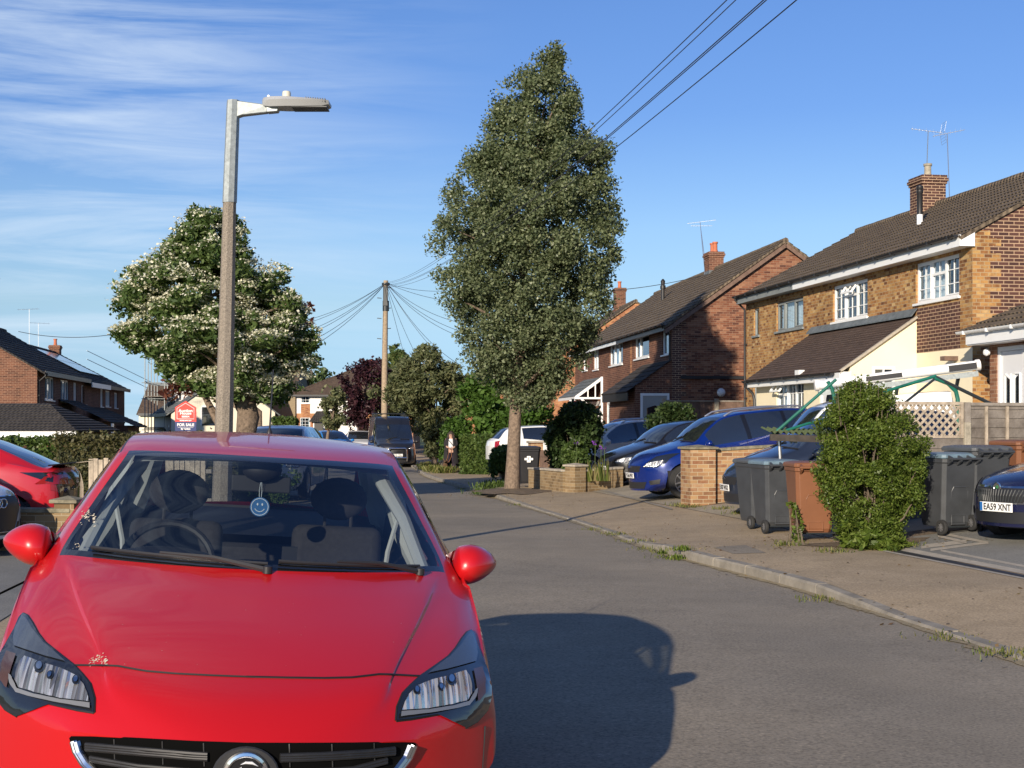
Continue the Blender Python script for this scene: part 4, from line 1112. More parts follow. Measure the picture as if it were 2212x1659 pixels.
 # white framed canopy over the front door
 ca = h.uz(1262, 842)[0]; cb = h.uz(1302, 842)[0]; cz = h.uz(1285, 858)[1]
 cw = max(1.5, cb - ca); ca = cb - cw; pj2 = 1.2; zc = cz + .85
 r = MB(); roof_slope(r, (ca, -pj2, cz), (cb, -pj2, cz), (ca, -.01, zc), (cb, -.01, zc), .25); co = r.build('door_canopy', MT['slate'], h.root)
 f = MB(); f.bar((cb + .03, -pj2, cz - .05), (cb + .03, -.02, zc - .05), .06, .12); f.bar((cb + .03, -pj2, cz - .08), (cb + .03, 0, cz - .08), .08); f.bar((cb + .03, -.05, -.3), (cb + .03, -.05, zc), .09); f.bar((cb + .03, -pj2 * .8, cz - .1), (cb + .03, -.05, cz - 1.0), .09)
 f.bar((cb + .03, -pj2 * .55, cz - .08), (cb + .03, -pj2 * .55, cz + .38), .05); f.bar((cb + .03, -pj2 * .28, cz - .08), (cb + .03, -pj2 * .28, cz + .55), .05); f.box(ca, cb, -pj2 - .03, -pj2, cz - .14, cz - .02)
 f.build('canopy_frame', MT['white_pvc'], co)
 d = MB(); d.box(ca + .25, cb - .35, -.04, -.005, -.3, cz - .2); do = d.build('front_door', MT['white_pvc'], h.root); d = MB(); d.box(ca + .4, cb - .5, -.05, -.041, .4, cz - .4); d.build('door_pane', MT['car_glass_dark'], do)
 # cable and globe lamp on the gable
 c = MB(); y, z = h.xz(1556, 848, L); c.ball((L + .1, y, z), .15, 12, 8); c.build('globe_lamp', MT['white_paint'], h.root, smooth=True)
 s = MB(); z = h.xz(1520, 815, L)[1]; s.box(L + .004, L + .07, .3, D - .6, z - .06, z + .05); s.build('cable_tray', MT['black_plastic'], h.root)
 return h
H2 = house_red()
def simple_house(name, label, o, ang, L, D, ze, zr, wallm, roofm, wins=(), chim=None, over=.3, hip=False, cat='house', wm=None, potn=1, bars=(0, 0), panels=(), pm=None, extra=None, cols=(.33, .67)):
 h = House(name, label, o, ang, cat)
 mb = MB(); holes = [w[:4] for w in wins if w[0] != 'x']
 wall_face(mb, 0, L, -.5, ze, 0, holes, panels)
 if hip:
  mb.add([(0, 0, -.5), (0, D, -.5), (0, D, ze), (0, 0, ze)], [(3, 2, 1, 0)]); mb.add([(L, 0, -.5), (L, D, -.5), (L, D, ze), (L, 0, ze)], [(0, 1, 2, 3)])
 else:
  gable_wall(mb, L, 0, D, -.5, ze, zr, 0); gable_wall(mb, 0, 0, D, -.5, ze, zr, 0)
 mb.add([(0, D, -.5), (L, D, -.5), (L, D, ze), (0, D, ze)], [(3, 2, 1, 0)])
 mb.build('wall', [wallm] + list(pm or []), h.root)
 for w in holes: window(h.root, *w, 0, fm=wm, cols=cols if (w[1] - w[0]) > .9 else (), bars=bars, curtain='sides')
 if hip:
  k = min(D / 2, L / 2); mb = MB(); o_ = over; zf = ze - o_ * (zr - ze) / k
  A, B, Cc, Dd = (-o_, -o_, zf), (L + o_, -o_, zf), (L + o_, D + o_, zf), (-o_, D + o_, zf)
  if L >= D: r0, r1 = (D / 2, D / 2, zr), (L - D / 2, D / 2, zr)
  else: r0, r1 = (L / 2, L / 2, zr), (L / 2, D - L / 2, zr)
  if L >= D:
   roof_slope(mb, A, B, r0, r1); roof_slope(mb, Cc, Dd, r1, r0); roof_slope(mb, B, Cc, r1, r1); roof_slope(mb, Dd, A, r0, r0)
  else:
   roof_slope(mb, A, B, r0, r0); roof_slope(mb, Cc, Dd, r1, r1); roof_slope(mb, B, Cc, r0, r1); roof_slope(mb, Dd, A, r1, r0)
  rf = mb.build('roof', roofm, h.root)
  rm = MB()
  for p, q in ((A, r0), (B, r1 if L >= D else r0), (Cc, r1), (Dd, r0 if L >= D else r1), (r0, r1)):
   if (Vector(p) - Vector(q)).length > .1: ridge_line(rm, p, q, .09)
  rm.build('ridge_tiles', roofm, rf, smooth=True)
  f = MB(); f.box(-o_ + .02, L + o_ - .02, -o_ + .01, -o_ + .04, zf - .17, zf - .03); f.box(L + o_ - .04, L + o_ - .01, -o_ + .05, D + o_, zf - .17, zf - .03); f.box(-o_ + .01, -o_ + .04, -o_ + .05, D + o_, zf - .17, zf - .03); f.build('gutter', MT['black_plastic'], h.root)
 else:
  gable_roof(h, 0, L, 0, D, ze + .02, zr + .05, roofm, over=over)
  f = MB(); f.box(0, L, -over - .02, -over + .02, ze - .30, ze - .1); f.build('gutter', MT['black_plastic'], h.root)
 if chim:
  for c in chim: chimney(h, c[0], c[1], c[2], c[3], c[4], c[5], c[6] if len(c) > 6 else MT['b_brown'], potn, None, .4, flash=False)
 return h
# ================================================================ MORE HOUSES
# orange brick house behind the red one
def house_orange():
 n = at(1196, 700, 77); o = n + Vector((-.10, 1, 0)).normalized() * 9; o.z = -.2
 h = simple_house('brick_house', 'orange brick house with red door behind the red-brown pair', o, math.atan2(-1, .10), 9, 9.0, 5.5, 8.6, MT['b_orange'], MT['roof_brown'], [], [(4, 4.5, 8.0, 9.8, .8, .6)])
 ya, z1 = h.xz(1234, 866, 9.0); yb, z0 = h.xz(1248, 925, 9.0)
 d = MB(); d.box(9.004, 9.05, ya, yb, z0 - .6, z1); do = d.build('door', MT['red_door'], h.root)
 f = MB(); f.box(9.004, 9.07, ya - .12, ya - .002, z0 - .6, z1 + .1); f.box(9.004, 9.07, yb + .002, yb + .12, z0 - .6, z1 + .1); f.box(9.004, 9.07, ya, yb, z1 + .002, z1 + .1); f.build('door_frame', MT['white_pvc'], do)
house_orange()
h = simple_house('brick_house', 'far house with white porch half hidden behind the bright green tree', at(985, 918, 92) + Vector((0, 0, -1.95)), math.atan2(-1, .1), 9, 7, 4.6, 6.8, MT['b_orange'], MT['roof_brown'], [(5.0, 6.6, 2.9, 4.0), (5.0, 6.6, .6, 1.9)], [(4.5, 3.5, 6.3, 7.7, .8, .6)])
p = MB(); p.box(3.0, 8.9, -1.0, -.004, -.5, 2.35); po = p.build('porch', MT['white_paint'], h.root)
r = MB(); roof_slope(r, (2.9, -1.2, 2.36), (9.0, -1.2, 2.36), (2.9, -.01, 2.9), (9, -.01, 2.9), .25); r.build('porch_roof', MT['roof_dark'], h.root)
d = MB(); d.box(7.2, 8.2, -1.06, -1.004, -.5, 2.0); d.build('porch_door', MT['red_door'], po)
# brick terrace on the left, in shade, with roofs stepping down the street
ML = -.128
def left_row():
 n = at(80, 918, 62); xd = Vector((ML, 1, 0)).normalized(); ang = math.atan2(xd.y, xd.x)
 def mk(s, L, ze, zr, wins, lab, base, chim, roofm=MT['roof_dark']):
  o = n + xd * s; o.z = base
  return simple_house('brick_house', lab, o, ang, L, 8.0, ze - base, zr - base, MT['b_brown'], roofm, wins, chim, over=.35)
 t = House('probe', None, n, ang); bpy.data.objects.remove(t.root)
 def wn(l, r, lt, lb, rt, rb, base, s=0.0):
  a = t.rect(l, r, lt, lb, rt, rb); return (a[0] - s, a[1] - s, a[2] + n.z - base, a[3] + n.z - base)
 b = -.45
 h = mk(0, 12.0, 4.15, 6.5, [wn(97, 117, 813, 864, 816, 865, b), wn(131, 149, 820, 867, 823, 868, b), wn(159, 166, 826, 870, 827, 871, b), wn(176, 186, 831, 873, 833, 874, b)], 'brick terrace house with gable end and tall chimney carrying an aerial', b, [(7.0, 4.0, 6.3, 8.0, .75, .75, MT['b_low'])])
 cx, cz = 7.0, 8.2
 yagi(h.root, (cx, 4.3, cz - .4), (cx, 4.3, cz + 1.9), (.5, .86, .0), 1.6, 10, .4, grid_back=True)
 yagi(h.root, (cx - .3, 3.8, cz - .4), (cx - .3, 3.8, cz + 1.0), (.6, -.8, .0), 1.5, 10, .4, grid_back=True)
 downpipe(h, .15, 0, -.4, 4.4, off=.4)
 l = MB(); l.box(5.2, 9.4, -2.0, -.004, -.5, 2.3); lo = l.build('lean_to', MT['b_brown'], h.root)
 r = MB(); roof_slope(r, (4.9, -2.4, 2.25), (9.7, -2.4, 2.25), (4.9, -.01, 3.35), (9.7, -.01, 3.35), .28); r.build('lean_to_roof', MT['roof_dark'], h.root)
 f = MB(); f.box(4.9, 5.6, -2.45, -2.41, 1.75, 2.2); f.build('fascia', MT['white_pvc'], h.root)
 h2 = mk(12.1, 14.5, 4.0, 6.05, [wn(217, 223, 840, 878, 841, 879, b, 12.1), wn(228, 238, 843, 878, 845, 879, b, 12.1), wn(247, 254, 848, 881, 849, 882, b, 12.1)], 'brick terrace house with glinting solar panels on its dark roof', b, [(13.6, 4.0, 5.9, 7.0, .7, .6)])
 k = (6.05 - 4.0) / 4.0; pts = []
 sp = MB()
 for i in range(6):
  for j in range(2):
   a, b_ = 4.6 + i * 1.15, 5.7 + i * 1.15; y0 = 1.0 + j * 1.25; y1 = y0 + 1.2
   z = lambda y: 4.0 - b + .0 + k * y + .14
   sp.add([(a, y0, z(y0)), (b_, y0, z(y0)), (b_, y1, z(y1)), (a, y1, z(y1))], [(0, 1, 2, 3)])
 sp.build('solar_panel', mat('solar glass', (.30, .34, .40), .12, .6), h2.root)
 yagi(h2.root, (6.0, 4.0, 6.3), (6.0, 4.0, 8.6), (.5, .86, 0), 1.5, 9, .35); yagi(h2.root, (8.5, 4.0, 6.3), (8.5, 4.0, 8.0), (.5, -.86, 0), 1.2, 9, .35)
 l = MB(); l.box(1.5, 6.0, -2.0, -.004, -.5, 2.1); l.build('lean_to', MT['b_brown'], h2.root)
 r = MB(); roof_slope(r, (1.2, -2.4, 2.05), (6.3, -2.4, 2.05), (1.2, -.01, 3.1), (6.3, -.01, 3.1), .28); r.build('lean_to_roof', MT['roof_dark'], h2.root)
 f = MB(); f.box(-.1, 6.2, -.42, -.37, 4.1, 4.35); f.build('fascia', MT['white_pvc'], h2.root)
 # scaffolding against the far end
 o = n + xd * 26.9; o.z = b
 s = thing('scaffolding', 'steel scaffolding with boards and a yellow sheet at the terrace end', 'scaffolding', o, ang)
 tb = MB()
 for i, x in enumerate((0, 1.6, 3.2, 4.8, 6.4)):
  for j, y in enumerate((-2.4, -1.2)):
   tb.tube([(x, y, -.4), (x + .02, y, 6.4 + .5 * math.sin(i * 3 + j))], .032, 6)
 for z in (1.9, 3.85, 4.85):
  for y in (-2.4, -1.2): tb.tube([(-.3, y, z), (6.7, y, z)], .028, 6)
  for x in (0, 1.6, 3.2, 4.8, 6.4): tb.tube([(x, -2.6, z - .08), (x, -1.0, z - .08)], .028, 6)
 tb.tube([(0, -2.44, .2), (4.8, -2.44, 3.9)], .028, 6); tb.tube([(6.4, -2.44, 1.9), (1.6, -2.44, 5.9)], .028, 6); tb.tube([(-5, 1.5, 6.0), (6.5, -1.2, 4.3)], .018, 6); tb.tube([(-5, 1.5, 6.5), (6.5, -1.2, 4.8)], .018, 6)
 tb.build('tubes', MT['galv'], s)
 bd = MB()
 for k in range(5): bd.box(-.2, 6.6, -2.35 + k * .23, -2.14 + k * .23, 3.90, 3.94)
 for k in range(5): bd.box(-.2, 6.6, -2.35 + k * .23, -2.14 + k * .23, 1.95, 1.99)
 bd.box(-.2, 6.6, -2.47, -2.44, 3.95, 4.15); bd.build('boards', MT['wood_old'], s)
 y = MB()
 vs = []
 for i in range(9):
  for j in range(5): vs.append((3.6 + i * .2, -2.5 + .05 * math.sin(i * 1.7 + j), 4.1 + j * .28))
 y.add(vs, [(i * 5 + j, (i + 1) * 5 + j, (i + 1) * 5 + j + 1, i * 5 + j + 1) for i in range(8) for j in range(4)]); y.build('yellow_sheet', mat('yellow sheet', (.80, .50, .03), .6), s, smooth=True)
left_row()
def garage():
 o = at(152, 918, 48); xd = Vector((-.10, -1, 0)).normalized(); o = o; o.z = -.3
 h = House('garage', 'low brick garage with dark tiled roof and long white fascia', o, math.radians(180), 'garage')
 # local x runs to the left of the picture, y towards the viewer's left-hand gardens
 mb = MB(); mb.box(0, 9, -4.5, 0, -.2, 1.75); mb.build('wall', MT['b_brown'], h.root)
 r = MB(); roof_slope(r, (9.2, .3, 1.78), (-.3, .3, 1.78), (9.2, -2.4, 2.75), (1.5, -2.4, 2.75), .28); roof_slope(r, (-.3, .3, 1.78), (-.3, -5, 1.78), (1.5, -2.4, 2.75), (1.5, -2.5, 2.75), .28); r.build('roof', MT['roof_dark'], h.root)
 f = MB(); f.box(-.3, 9.2, .301, .33, 1.52, 1.76); f.build('fascia', MT['white_pvc'], h.root)
garage()
def cream_house():
 near = at(370, 918, 85); far = at(333, 918, 96); d = near - far
 o = Vector((far.x, far.y, -.55))
 L = d.length
 h = simple_house('cream_house', 'pale cream cottage with grey slate roof and white dormers behind the sale board', o, math.atan2(d.y, d.x), L, 6.2, 3.05, 5.3, MT['cream2'], MT['slate'], [(6.8, 8.4, .6, 2.0), (9.3, 10.6, .5, 2.2)], [(4.0, 3.1, 5.0, 6.4, .7, .6, MT['b_orange'])], cat='house')
 for x in (3.2, 8.0):
  y = .9; zb = 3.05 + (5.3 - 3.05) * y / 3.1
  b = MB(); b.box(x - .75, x + .75, y, y + 1.6, zb - .3, zb + 1.25); b.prism([(x - .75, y, zb + 1.251), (x + .75, y, zb + 1.251), (x, y, zb + 1.95)], (0, 1.8, 0)); do = b.build('dormer', MT['white_paint'], h.root)
  r = MB(); roof_slope(r, (x - .95, y - .15, zb + 1.12), (x - .95, y + 2.0, zb + 1.12), (x, y - .15, zb + 2.02), (x, y + 2.0, zb + 2.02), .25); roof_slope(r, (x + .95, y + 2.0, zb + 1.12), (x + .95, y - .15, zb + 1.12), (x, y + 2.0, zb + 2.02), (x, y - .15, zb + 2.02), .25); r.build('dormer_roof', MT['slate'], do)
  w = MB()
  for k in range(3): w.box(x - .55 + k * .4, x - .25 + k * .4, y - .02, y - .003, zb + .1, zb + 1.1)
  w.build('dormer_panes', MT['car_glass_dark'], do)
 for (y, z0, z1, w_, m) in ((2.2, 2.2, 3.3, .8, MT['car_glass_dark']), (4.3, 1.4, 3.6, .35, MT['grey_door'])):
  g = MB(); g.box(L + .004, L + .03, y - w_ / 2, y + w_ / 2, z0, z1); gw = g.build('gable_window', m, h.root)
  f = MB(); f.box(L + .002, L + .05, y - w_ / 2 - .1, y - w_ / 2 - .002, z0, z1); f.box(L + .002, L + .05, y + w_ / 2 + .002, y + w_ / 2 + .1, z0, z1); f.box(L + .002, L + .05, y - w_ / 2, y + w_ / 2, z1 + .002, z1 + .1); f.build('frame', MT['white_pvc'], gw)
 # gabled wing further left
 o2 = at(300, 918, 112); o2.z = -.6
 simple_house('cream_house', 'far cream house with brown tiled roof beyond the scaffolding', o2, 0, 9.5, 7, 3.3, 5.6, MT['cream2'], MT['roof_red'], [(2.2, 3.4, 1.3, 2.6), (4.6, 5.6, 1.3, 2.6)], [(5, 3.5, 5.3, 6.8, .8, .6, MT['b_orange'])])
cream_house()
def pebble_house():
 o = at(452, 918, 118); o.z = -.75; k = 118 / F
 w1 = ((569 - 452) * k, (584 - 452) * k, (918 - 874) * k + 2.43, (918 - 853) * k + 2.43); w2 = ((603 - 452) * k, (616 - 452) * k, (918 - 872) * k + 2.43, (918 - 855) * k + 2.43)
 simple_house('pebbledash_house', 'brown pebbledash house behind the flowering tree trunk', o, 0, (638 - 452) * k, 8, 5.4, 8.2, MT['roughcast'], MT['roof_red'], [w1, w2], None)
pebble_house()
def white_house():
 o = at(641, 918, 110); o.z = -.75; k = 110 / F; z = lambda y: (918 - y) * k + CH + .75; x = lambda p: (p - 641) * k
 L = 9.0; ze = z(846)
 wins = [(x(650), x(670), z(871), z(850)), (x(648), x(670), z(925), z(902))]
 h = simple_house('white_house', 'white and brick house with hipped brown roof beyond the parked cars', o, 0, L, 8.5, ze, z(790), MT['b_orange'], MT['roof_red'], wins, [(5.4, 4, z(800), z(782), .8, .6)], hip=True,
                     panels=[(x(641), L, z(893), ze, 1), (x(650), x(670), z(893), z(872), 0)], pm=[MT['white_paint']], bars=(2, 3), over=.45)
 g = MB(); g.box(x(680), x(726), -1.8, -.004, -.3, z(909)); go = g.build('garage_wing', MT['b_orange'], h.root)
 d = MB(); d.box(x(686), x(706), -1.86, -1.804, -.3, z(913)); do = d.build('garage_door', MT['dark_door'], go)
 f = MB(); f.box(x(684), x(686) - .003, -1.88, -1.806, -.3, z(911)); f.box(x(706) + .003, x(708), -1.88, -1.806, -.3, z(911)); f.box(x(684), x(708), -1.88, -1.806, z(913) + .004, z(911) + .06); f.build('door_frame', MT['white_pvc'], do)
 r = MB(); roof_slope(r, (x(677), -2.2, z(910)), (x(728), -2.2, z(910)), (x(684), -.01, z(888)), (x(728), -.01, z(888)), .25); r.add([(x(677), -2.2, z(910)), (x(684), -.01, z(888)), (x(677), -.01, z(910))], [(0, 1, 2)]); r.build('wing_roof', MT['roof_dark'], h.root)
 p = MB(); p.box(x(735), x(775), -1.2, -.004, -.3, z(893)); p.build('white_porch', MT['white_paint'], h.root)
white_house()
# ================================================================ TREES
B = gpt(1106, 1062, .0)
rows = [(84, 1188, 1203), (115, 1165, 1215), (150, 1148, 1232), (185, 1085, 1248), (230, 1062, 1256), (290, 1030, 1296), (330, 1005, 1330), (400, 962, 1348), (455, 945, 1358), (540, 936, 1352), (600, 935, 1335), (660, 950, 1325), (720, 968, 1298), (770, 985, 1268), (815, 1030, 1235), (850, 1070, 1205), (872, 1095, 1165)]
PT, _ = tree('pear_tree', 'tall dense street tree on the right pavement, tallest in view', B, px_prof(B, rows), LG_mid, 190000, .056, 700, (.18, .46), 2.35, .17, MT['bark'], 5, lean=(.10, .0), depth=.8, limbs=40, inner=.25, thin=-.72, shell=.22, flat=1.05, elong=1.5)
# worn root plate round the trunk
e = MB()
for i in range(25):
 a = 2 * math.pi * i / 24;
 e.v.append((B.x + (1.0 + .22 * math.sin(i * 2.2)) * math.cos(a) * .95, B.y + (1.0 + .25 * math.sin(i * 1.7)) * math.sin(a) * 1.5, B.z + .012))
e.v.append((B.x, B.y, B.z + .10)); e.f = [(i, (i + 1) % 25, 25) for i in range(24)]; e.m = [0] * 24
e.build('tree_pit', MT['earth'], smooth=True)['kind'] = 'structure'
BH = ground_at(528, 30.0)
rowsH = [(447, 425, 478), (480, 388, 528), (520, 356, 536), (560, 335, 572), (595, 285, 612), (620, 232, 606), (655, 230, 640), (690, 262, 662), (720, 212, 686), (748, 232, 690), (772, 305, 684), (800, 365, 680), (830, 395, 660), (852, 450, 635), (872, 505, 590)]
TH, clH = tree('flowering_tree', 'broad tree covered in cream blossom behind the lamp post', BH, px_prof(BH, rowsH), LG_haw, 80000, .062, 380, (.17, .42), 1.75, .19, MT['bark2'], 17, depth=.9, limbs=34, inner=.3, elong=2.1, shell=.35, flat=.7,
              trunk_pts=[((.05, 0, -.1), .34), ((.03, 0, .15), .25), ((0, 0, .9), .20), ((.03, 0, 1.45), .21), ((.08, 0, 1.8), .24)])
rs = np.random.RandomState(5)
bc = np.array(clH); n = 12500
w = bc[:, 3] ** 2 * (1.15 - .75 * np.clip((bc[:, 2] - 2.5) / 3.2, 0, 1)) * np.where(bc[:, 2] < 4.5, 1.3, .9); w /= w.sum(); idx = rs.choice(len(bc), n, p=w)
d = rs.normal(size=(n, 3)); d[:, 2] = np.abs(d[:, 2]) * .9 + .15; d /= np.linalg.norm(d, axis=1)[:, None]; d[:, 2] *= .75
ctr = bc[idx, :3] + d * (bc[idx, 3] * rs.uniform(.85, 1.12, n))[:, None]
K = 5
off = rs.normal(0, .046, (n, K, 3)); off[:, :, 2] *= .4
leaves('blossom', (ctr[:, None, :] + off).reshape(-1, 3), .050, LG_blossom, TH, elong=1.1, up=1.4, seed=8)
lb = MB(); limb(lb, (-.05, .1, .9), (-1.0, .4, 2.4), .16, .05, 3); lb.build('forked_stem', MT['bark2'], TH, smooth=True)
def px_tree(name, label, px, d, rows, leafm, n, ls, ncl, rc, th, tr, seed, barkm=None, **kw):
 b = ground_at(px, d)
 return tree(name, label, b, px_prof(b, rows), leafm, n, ls, ncl, rc, th, tr, barkm or MT['bark'], seed, **kw)
px_tree('copper_tree', 'copper-leaved tree showing reddish sprays round the white blossom', 560, 48, [(640, 630, 668), (690, 560, 690), (740, 420, 705), (775, 370, 722), (800, 345, 715), (850, 340, 420), (858, 345, 400)], LG_copper, 3800, .12, 60, (.2, .4), 2.2, .12, 31, limbs=40, inner=.6)
px_tree('small_street_tree', 'small leafy tree in front of the white hipped house', 706, 72, [(832, 695, 725), (855, 690, 745), (885, 692, 748), (910, 700, 745), (925, 705, 730)], LG_olive, 3000, .13, 40, (.25, .45), 1.1, .10, 41, limbs=10)
px_tree('broadleaf_tree', 'hazy green tree beyond the roofs, right of the blossom', 668, 150, [(768, 655, 690), (790, 640, 704), (820, 636, 712), (850, 640, 712), (880, 650, 700)], LG_far, 3500, .30, 40, (.8, 1.4), 2.5, .25, 51, limbs=8)
px_tree('purple_leaved_tree', 'dark purple-leaved tree beside the white hipped house', 790, 88, [(776, 780, 840), (800, 735, 858), (830, 722, 862), (870, 724, 850), (905, 735, 830), (935, 760, 810)], LG_purple, 9000, .15, 90, (.35, .7), 1.4, .16, 61, limbs=16)
px_tree('conifer', 'pointed golden conifer rising behind the telegraph pole', 858, 120, [(730, 856, 860), (748, 848, 868), (765, 842, 876), (782, 834, 882), (800, 832, 886), (850, 828, 890), (900, 830, 888)], LG_conifer, 7000, .26, 110, (.3, .7), 1.0, .2, 71, limbs=8, elong=2.4)
px_tree('olive_tree', 'grey-green multi-stemmed tree beside the parked black van', 938, 60, [(748, 905, 958), (775, 876, 992), (805, 838, 1012), (850, 812, 1016), (878, 852, 1008), (898, 908, 1000), (940, 914, 985), (985, 918, 972)], LG_olive, 34000, .085, 220, (.2, .45), 1.3, .12, 81, limbs=30, inner=.35, elong=2.6)
px_tree('maple_tree', 'bright green spreading tree behind the clipped hedge', 1080, 56, [(792, 1040, 1112), (825, 1004, 1180), (865, 986, 1196), (905, 995, 1200), (935, 1012, 1195), (950, 1040, 1150)], LG_maple, 20000, .14, 120, (.35, .65), 1.0, .16, 91, limbs=14)
px_tree('olive_bush', 'loose leafy tree spreading behind the purple tree and the pole', 830, 96, [(800, 800, 900), (830, 790, 930), (880, 790, 940), (930, 800, 940)], LG_olive, 8000, .2, 70, (.5, .9), 1.2, .16, 95, limbs=10)
# hedges and shrubs on the right
def sh(name, label, px, d, rows, leafm, n, ls, seed, **kw):
 b = ground_at(px, d); return shrub(name, label, b, px_prof(b, rows), leafm, n, ls, seed, **kw)
sh('shrub', 'dark leafy shrub with garden irises in front, beside the gate pier', 1238, 38.5, [(872, 1215, 1262), (895, 1186, 1292), (920, 1178, 1308), (950, 1180, 1300), (985, 1185, 1285), (1012, 1190, 1275)], LG_dark, 16000, .075, 101, nclump=70, rcl=(.18, .34))
sh('shrub', 'round bright green shrub behind the low brick wall', 1242, 36.2, [(953, 1225, 1258), (968, 1212, 1272), (990, 1208, 1277), (1012, 1212, 1272)], LG_hedge, 7000, .05, 103, nclump=45, rcl=(.1, .2))
sh('shrub', 'glossy dark green shrub left of the street tree trunk', 1090, 45.5, [(968, 1066, 1112), (980, 1054, 1126), (1000, 1054, 1128), (1022, 1060, 1124)], LG_hedge, 9000, .08, 105, nclump=50, rcl=(.15, .3), elong=2.4)
sh('shrub', 'dark shrub between the silver car and the fence', 1448, 40.0, [(876, 1420, 1478), (895, 1394, 1505), (925, 1388, 1512), (960, 1392, 1500)], LG_dark, 9000, .075, 107, nclump=50, rcl=(.2, .36))
a = ground_at(1012, 52); b = ground_at(1084, 51)
hedge('hedge', 'clipped green garden hedge behind the woman', a, b, 1.35, .9, LG_hedge, 9000, .075, 111)
sh('climber', 'bright leafy hedge bush behind the woman and the olive tree', 985, 55, [(905, 970, 1010), (930, 955, 1024), (965, 950, 1026), (1005, 955, 1020)], LG_maple, 8000, .09, 113, nclump=40, rcl=(.25, .45))
b_ = Vector((-4.9, 26.4, .11)); shrub('verge_shrub', 'leafy verge shrub seen only through the red car windows', b_, [(0, -.7, .75), (.5, -.85, .9), (.85, -.7, .8), (1.12, -.3, .4)], LG_hedge, 9000, .05, 131, nclump=50, rcl=(.12, .25))
# privet bush beside the bins
bP = gpt(1880, 1180)
sh_rows = [(828, 1838, 1900), (850, 1810, 1915), (880, 1785, 1942), (920, 1770, 1985), (960, 1762, 1998), (1010, 1764, 2004), (1050, 1768, 1998), (1090, 1775, 1985), (1130, 1795, 1955), (1165, 1808, 1930), (1180, 1815, 1915)]
pv = shrub('privet_bush', 'large bushy green privet between the wheelie bins', bP, px_prof(bP, sh_rows), LG_privet, 120000, .022, 121, nclump=320, rcl=(.08, .19), cat='bush', stems=60, depth=.8, inner=.3, elong=1.9)
mb = MB(); rs_ = random.Random(4); lp = []
for k in range(46):
 a = rs_.uniform(0, 6.28); px_, py_ = rs_.uniform(1795, 1975), 0
 top = lin([(1795, 880), (1850, 830), (1900, 838), (1940, 880), (1985, 930)], px_)
 p0 = at(px_, top + 60, bP.y + rs_.uniform(-.3, .3)) - bP; p1 = p0 + Vector((rs_.uniform(-.08, .08), rs_.uniform(-.05, .05), .28 + rs_.uniform(0, .22)))
 mb.tube([p0, p1], [.006, .003], 4)
 for j in range(16):
  q = p0.lerp(p1, j / 15); lp.append(tuple(q + Vector((rs_.uniform(-.03, .03), rs_.uniform(-.03, .03), 0))))
mb.build('shoots', MT['twig'], pv); leaves('shoot_leaves', np.array(lp), .026, LG_privet, pv, elong=2.0, seed=9)
sh('weeds', 'tall weeds and dock leaves at the foot of the privet bush', 1875, 17.9, [(1130, 1830, 1900), (1155, 1800, 1960), (1185, 1790, 1985), (1200, 1800, 1990)], LG_privet, 3600, .05, 125, nclump=30, rcl=(.08, .16), elong=2.6, cat='weeds')
sh('weeds', 'small weeds growing against the brown bin', 1716, 18.9, [(1085, 1700, 1730), (1110, 1695, 1740), (1140, 1712, 1732), (1170, 1710, 1730)], LG_privet, 260, .045, 127, nclump=9, rcl=(.05, .09), cat='weeds', stems=6)
pts = [gpt(x, y) for x, y in [(1290, 1145), (1330, 1158), (1380, 1172), (1420, 1188), (1470, 1200), (1780, 1296), (2060, 1378), (2140, 1405), (2190, 1420), (1120, 1092), (1000, 1057), (960, 1044), (1450, 1197), (1400, 1183)]]
tufts('kerb_weeds', pts, LG_grass, 1100, .042, .13, 3, w=.006)
sp_ = [gpt(x, y) for x, y in [(1436, 1192), (1474, 1201), (1468, 1204)]]
tufts('kerb_weeds', sp_, LG_privet, 160, .06, .06, 4, w=.012)
pts = [gpt(x, y) for x, y in [(922, 1014), (940, 1019), (958, 1022), (930, 1010)]]
tufts('long_grass', pts, LG_grass, 1400, .24, .20, 5, w=.009)
pts = [gpt(x, y) for x, y in [(1060, 1050), (1075, 1052), (1050, 1056), (1040, 1062), (1088, 1048)]]
tufts('long_grass', pts, LG_hedge, 600, .16, .18, 6, w=.010)
pts = [gpt(x, y) for x, y in [(1480, 1094), (1500, 1096), (1560, 1100), (1600, 1110), (1470, 1092), (1700, 1178), (1800, 1192), (1960, 1180)]]
tufts('driveway_weeds', pts, LG_grass, 600, .06, .12, 7, w=.008)
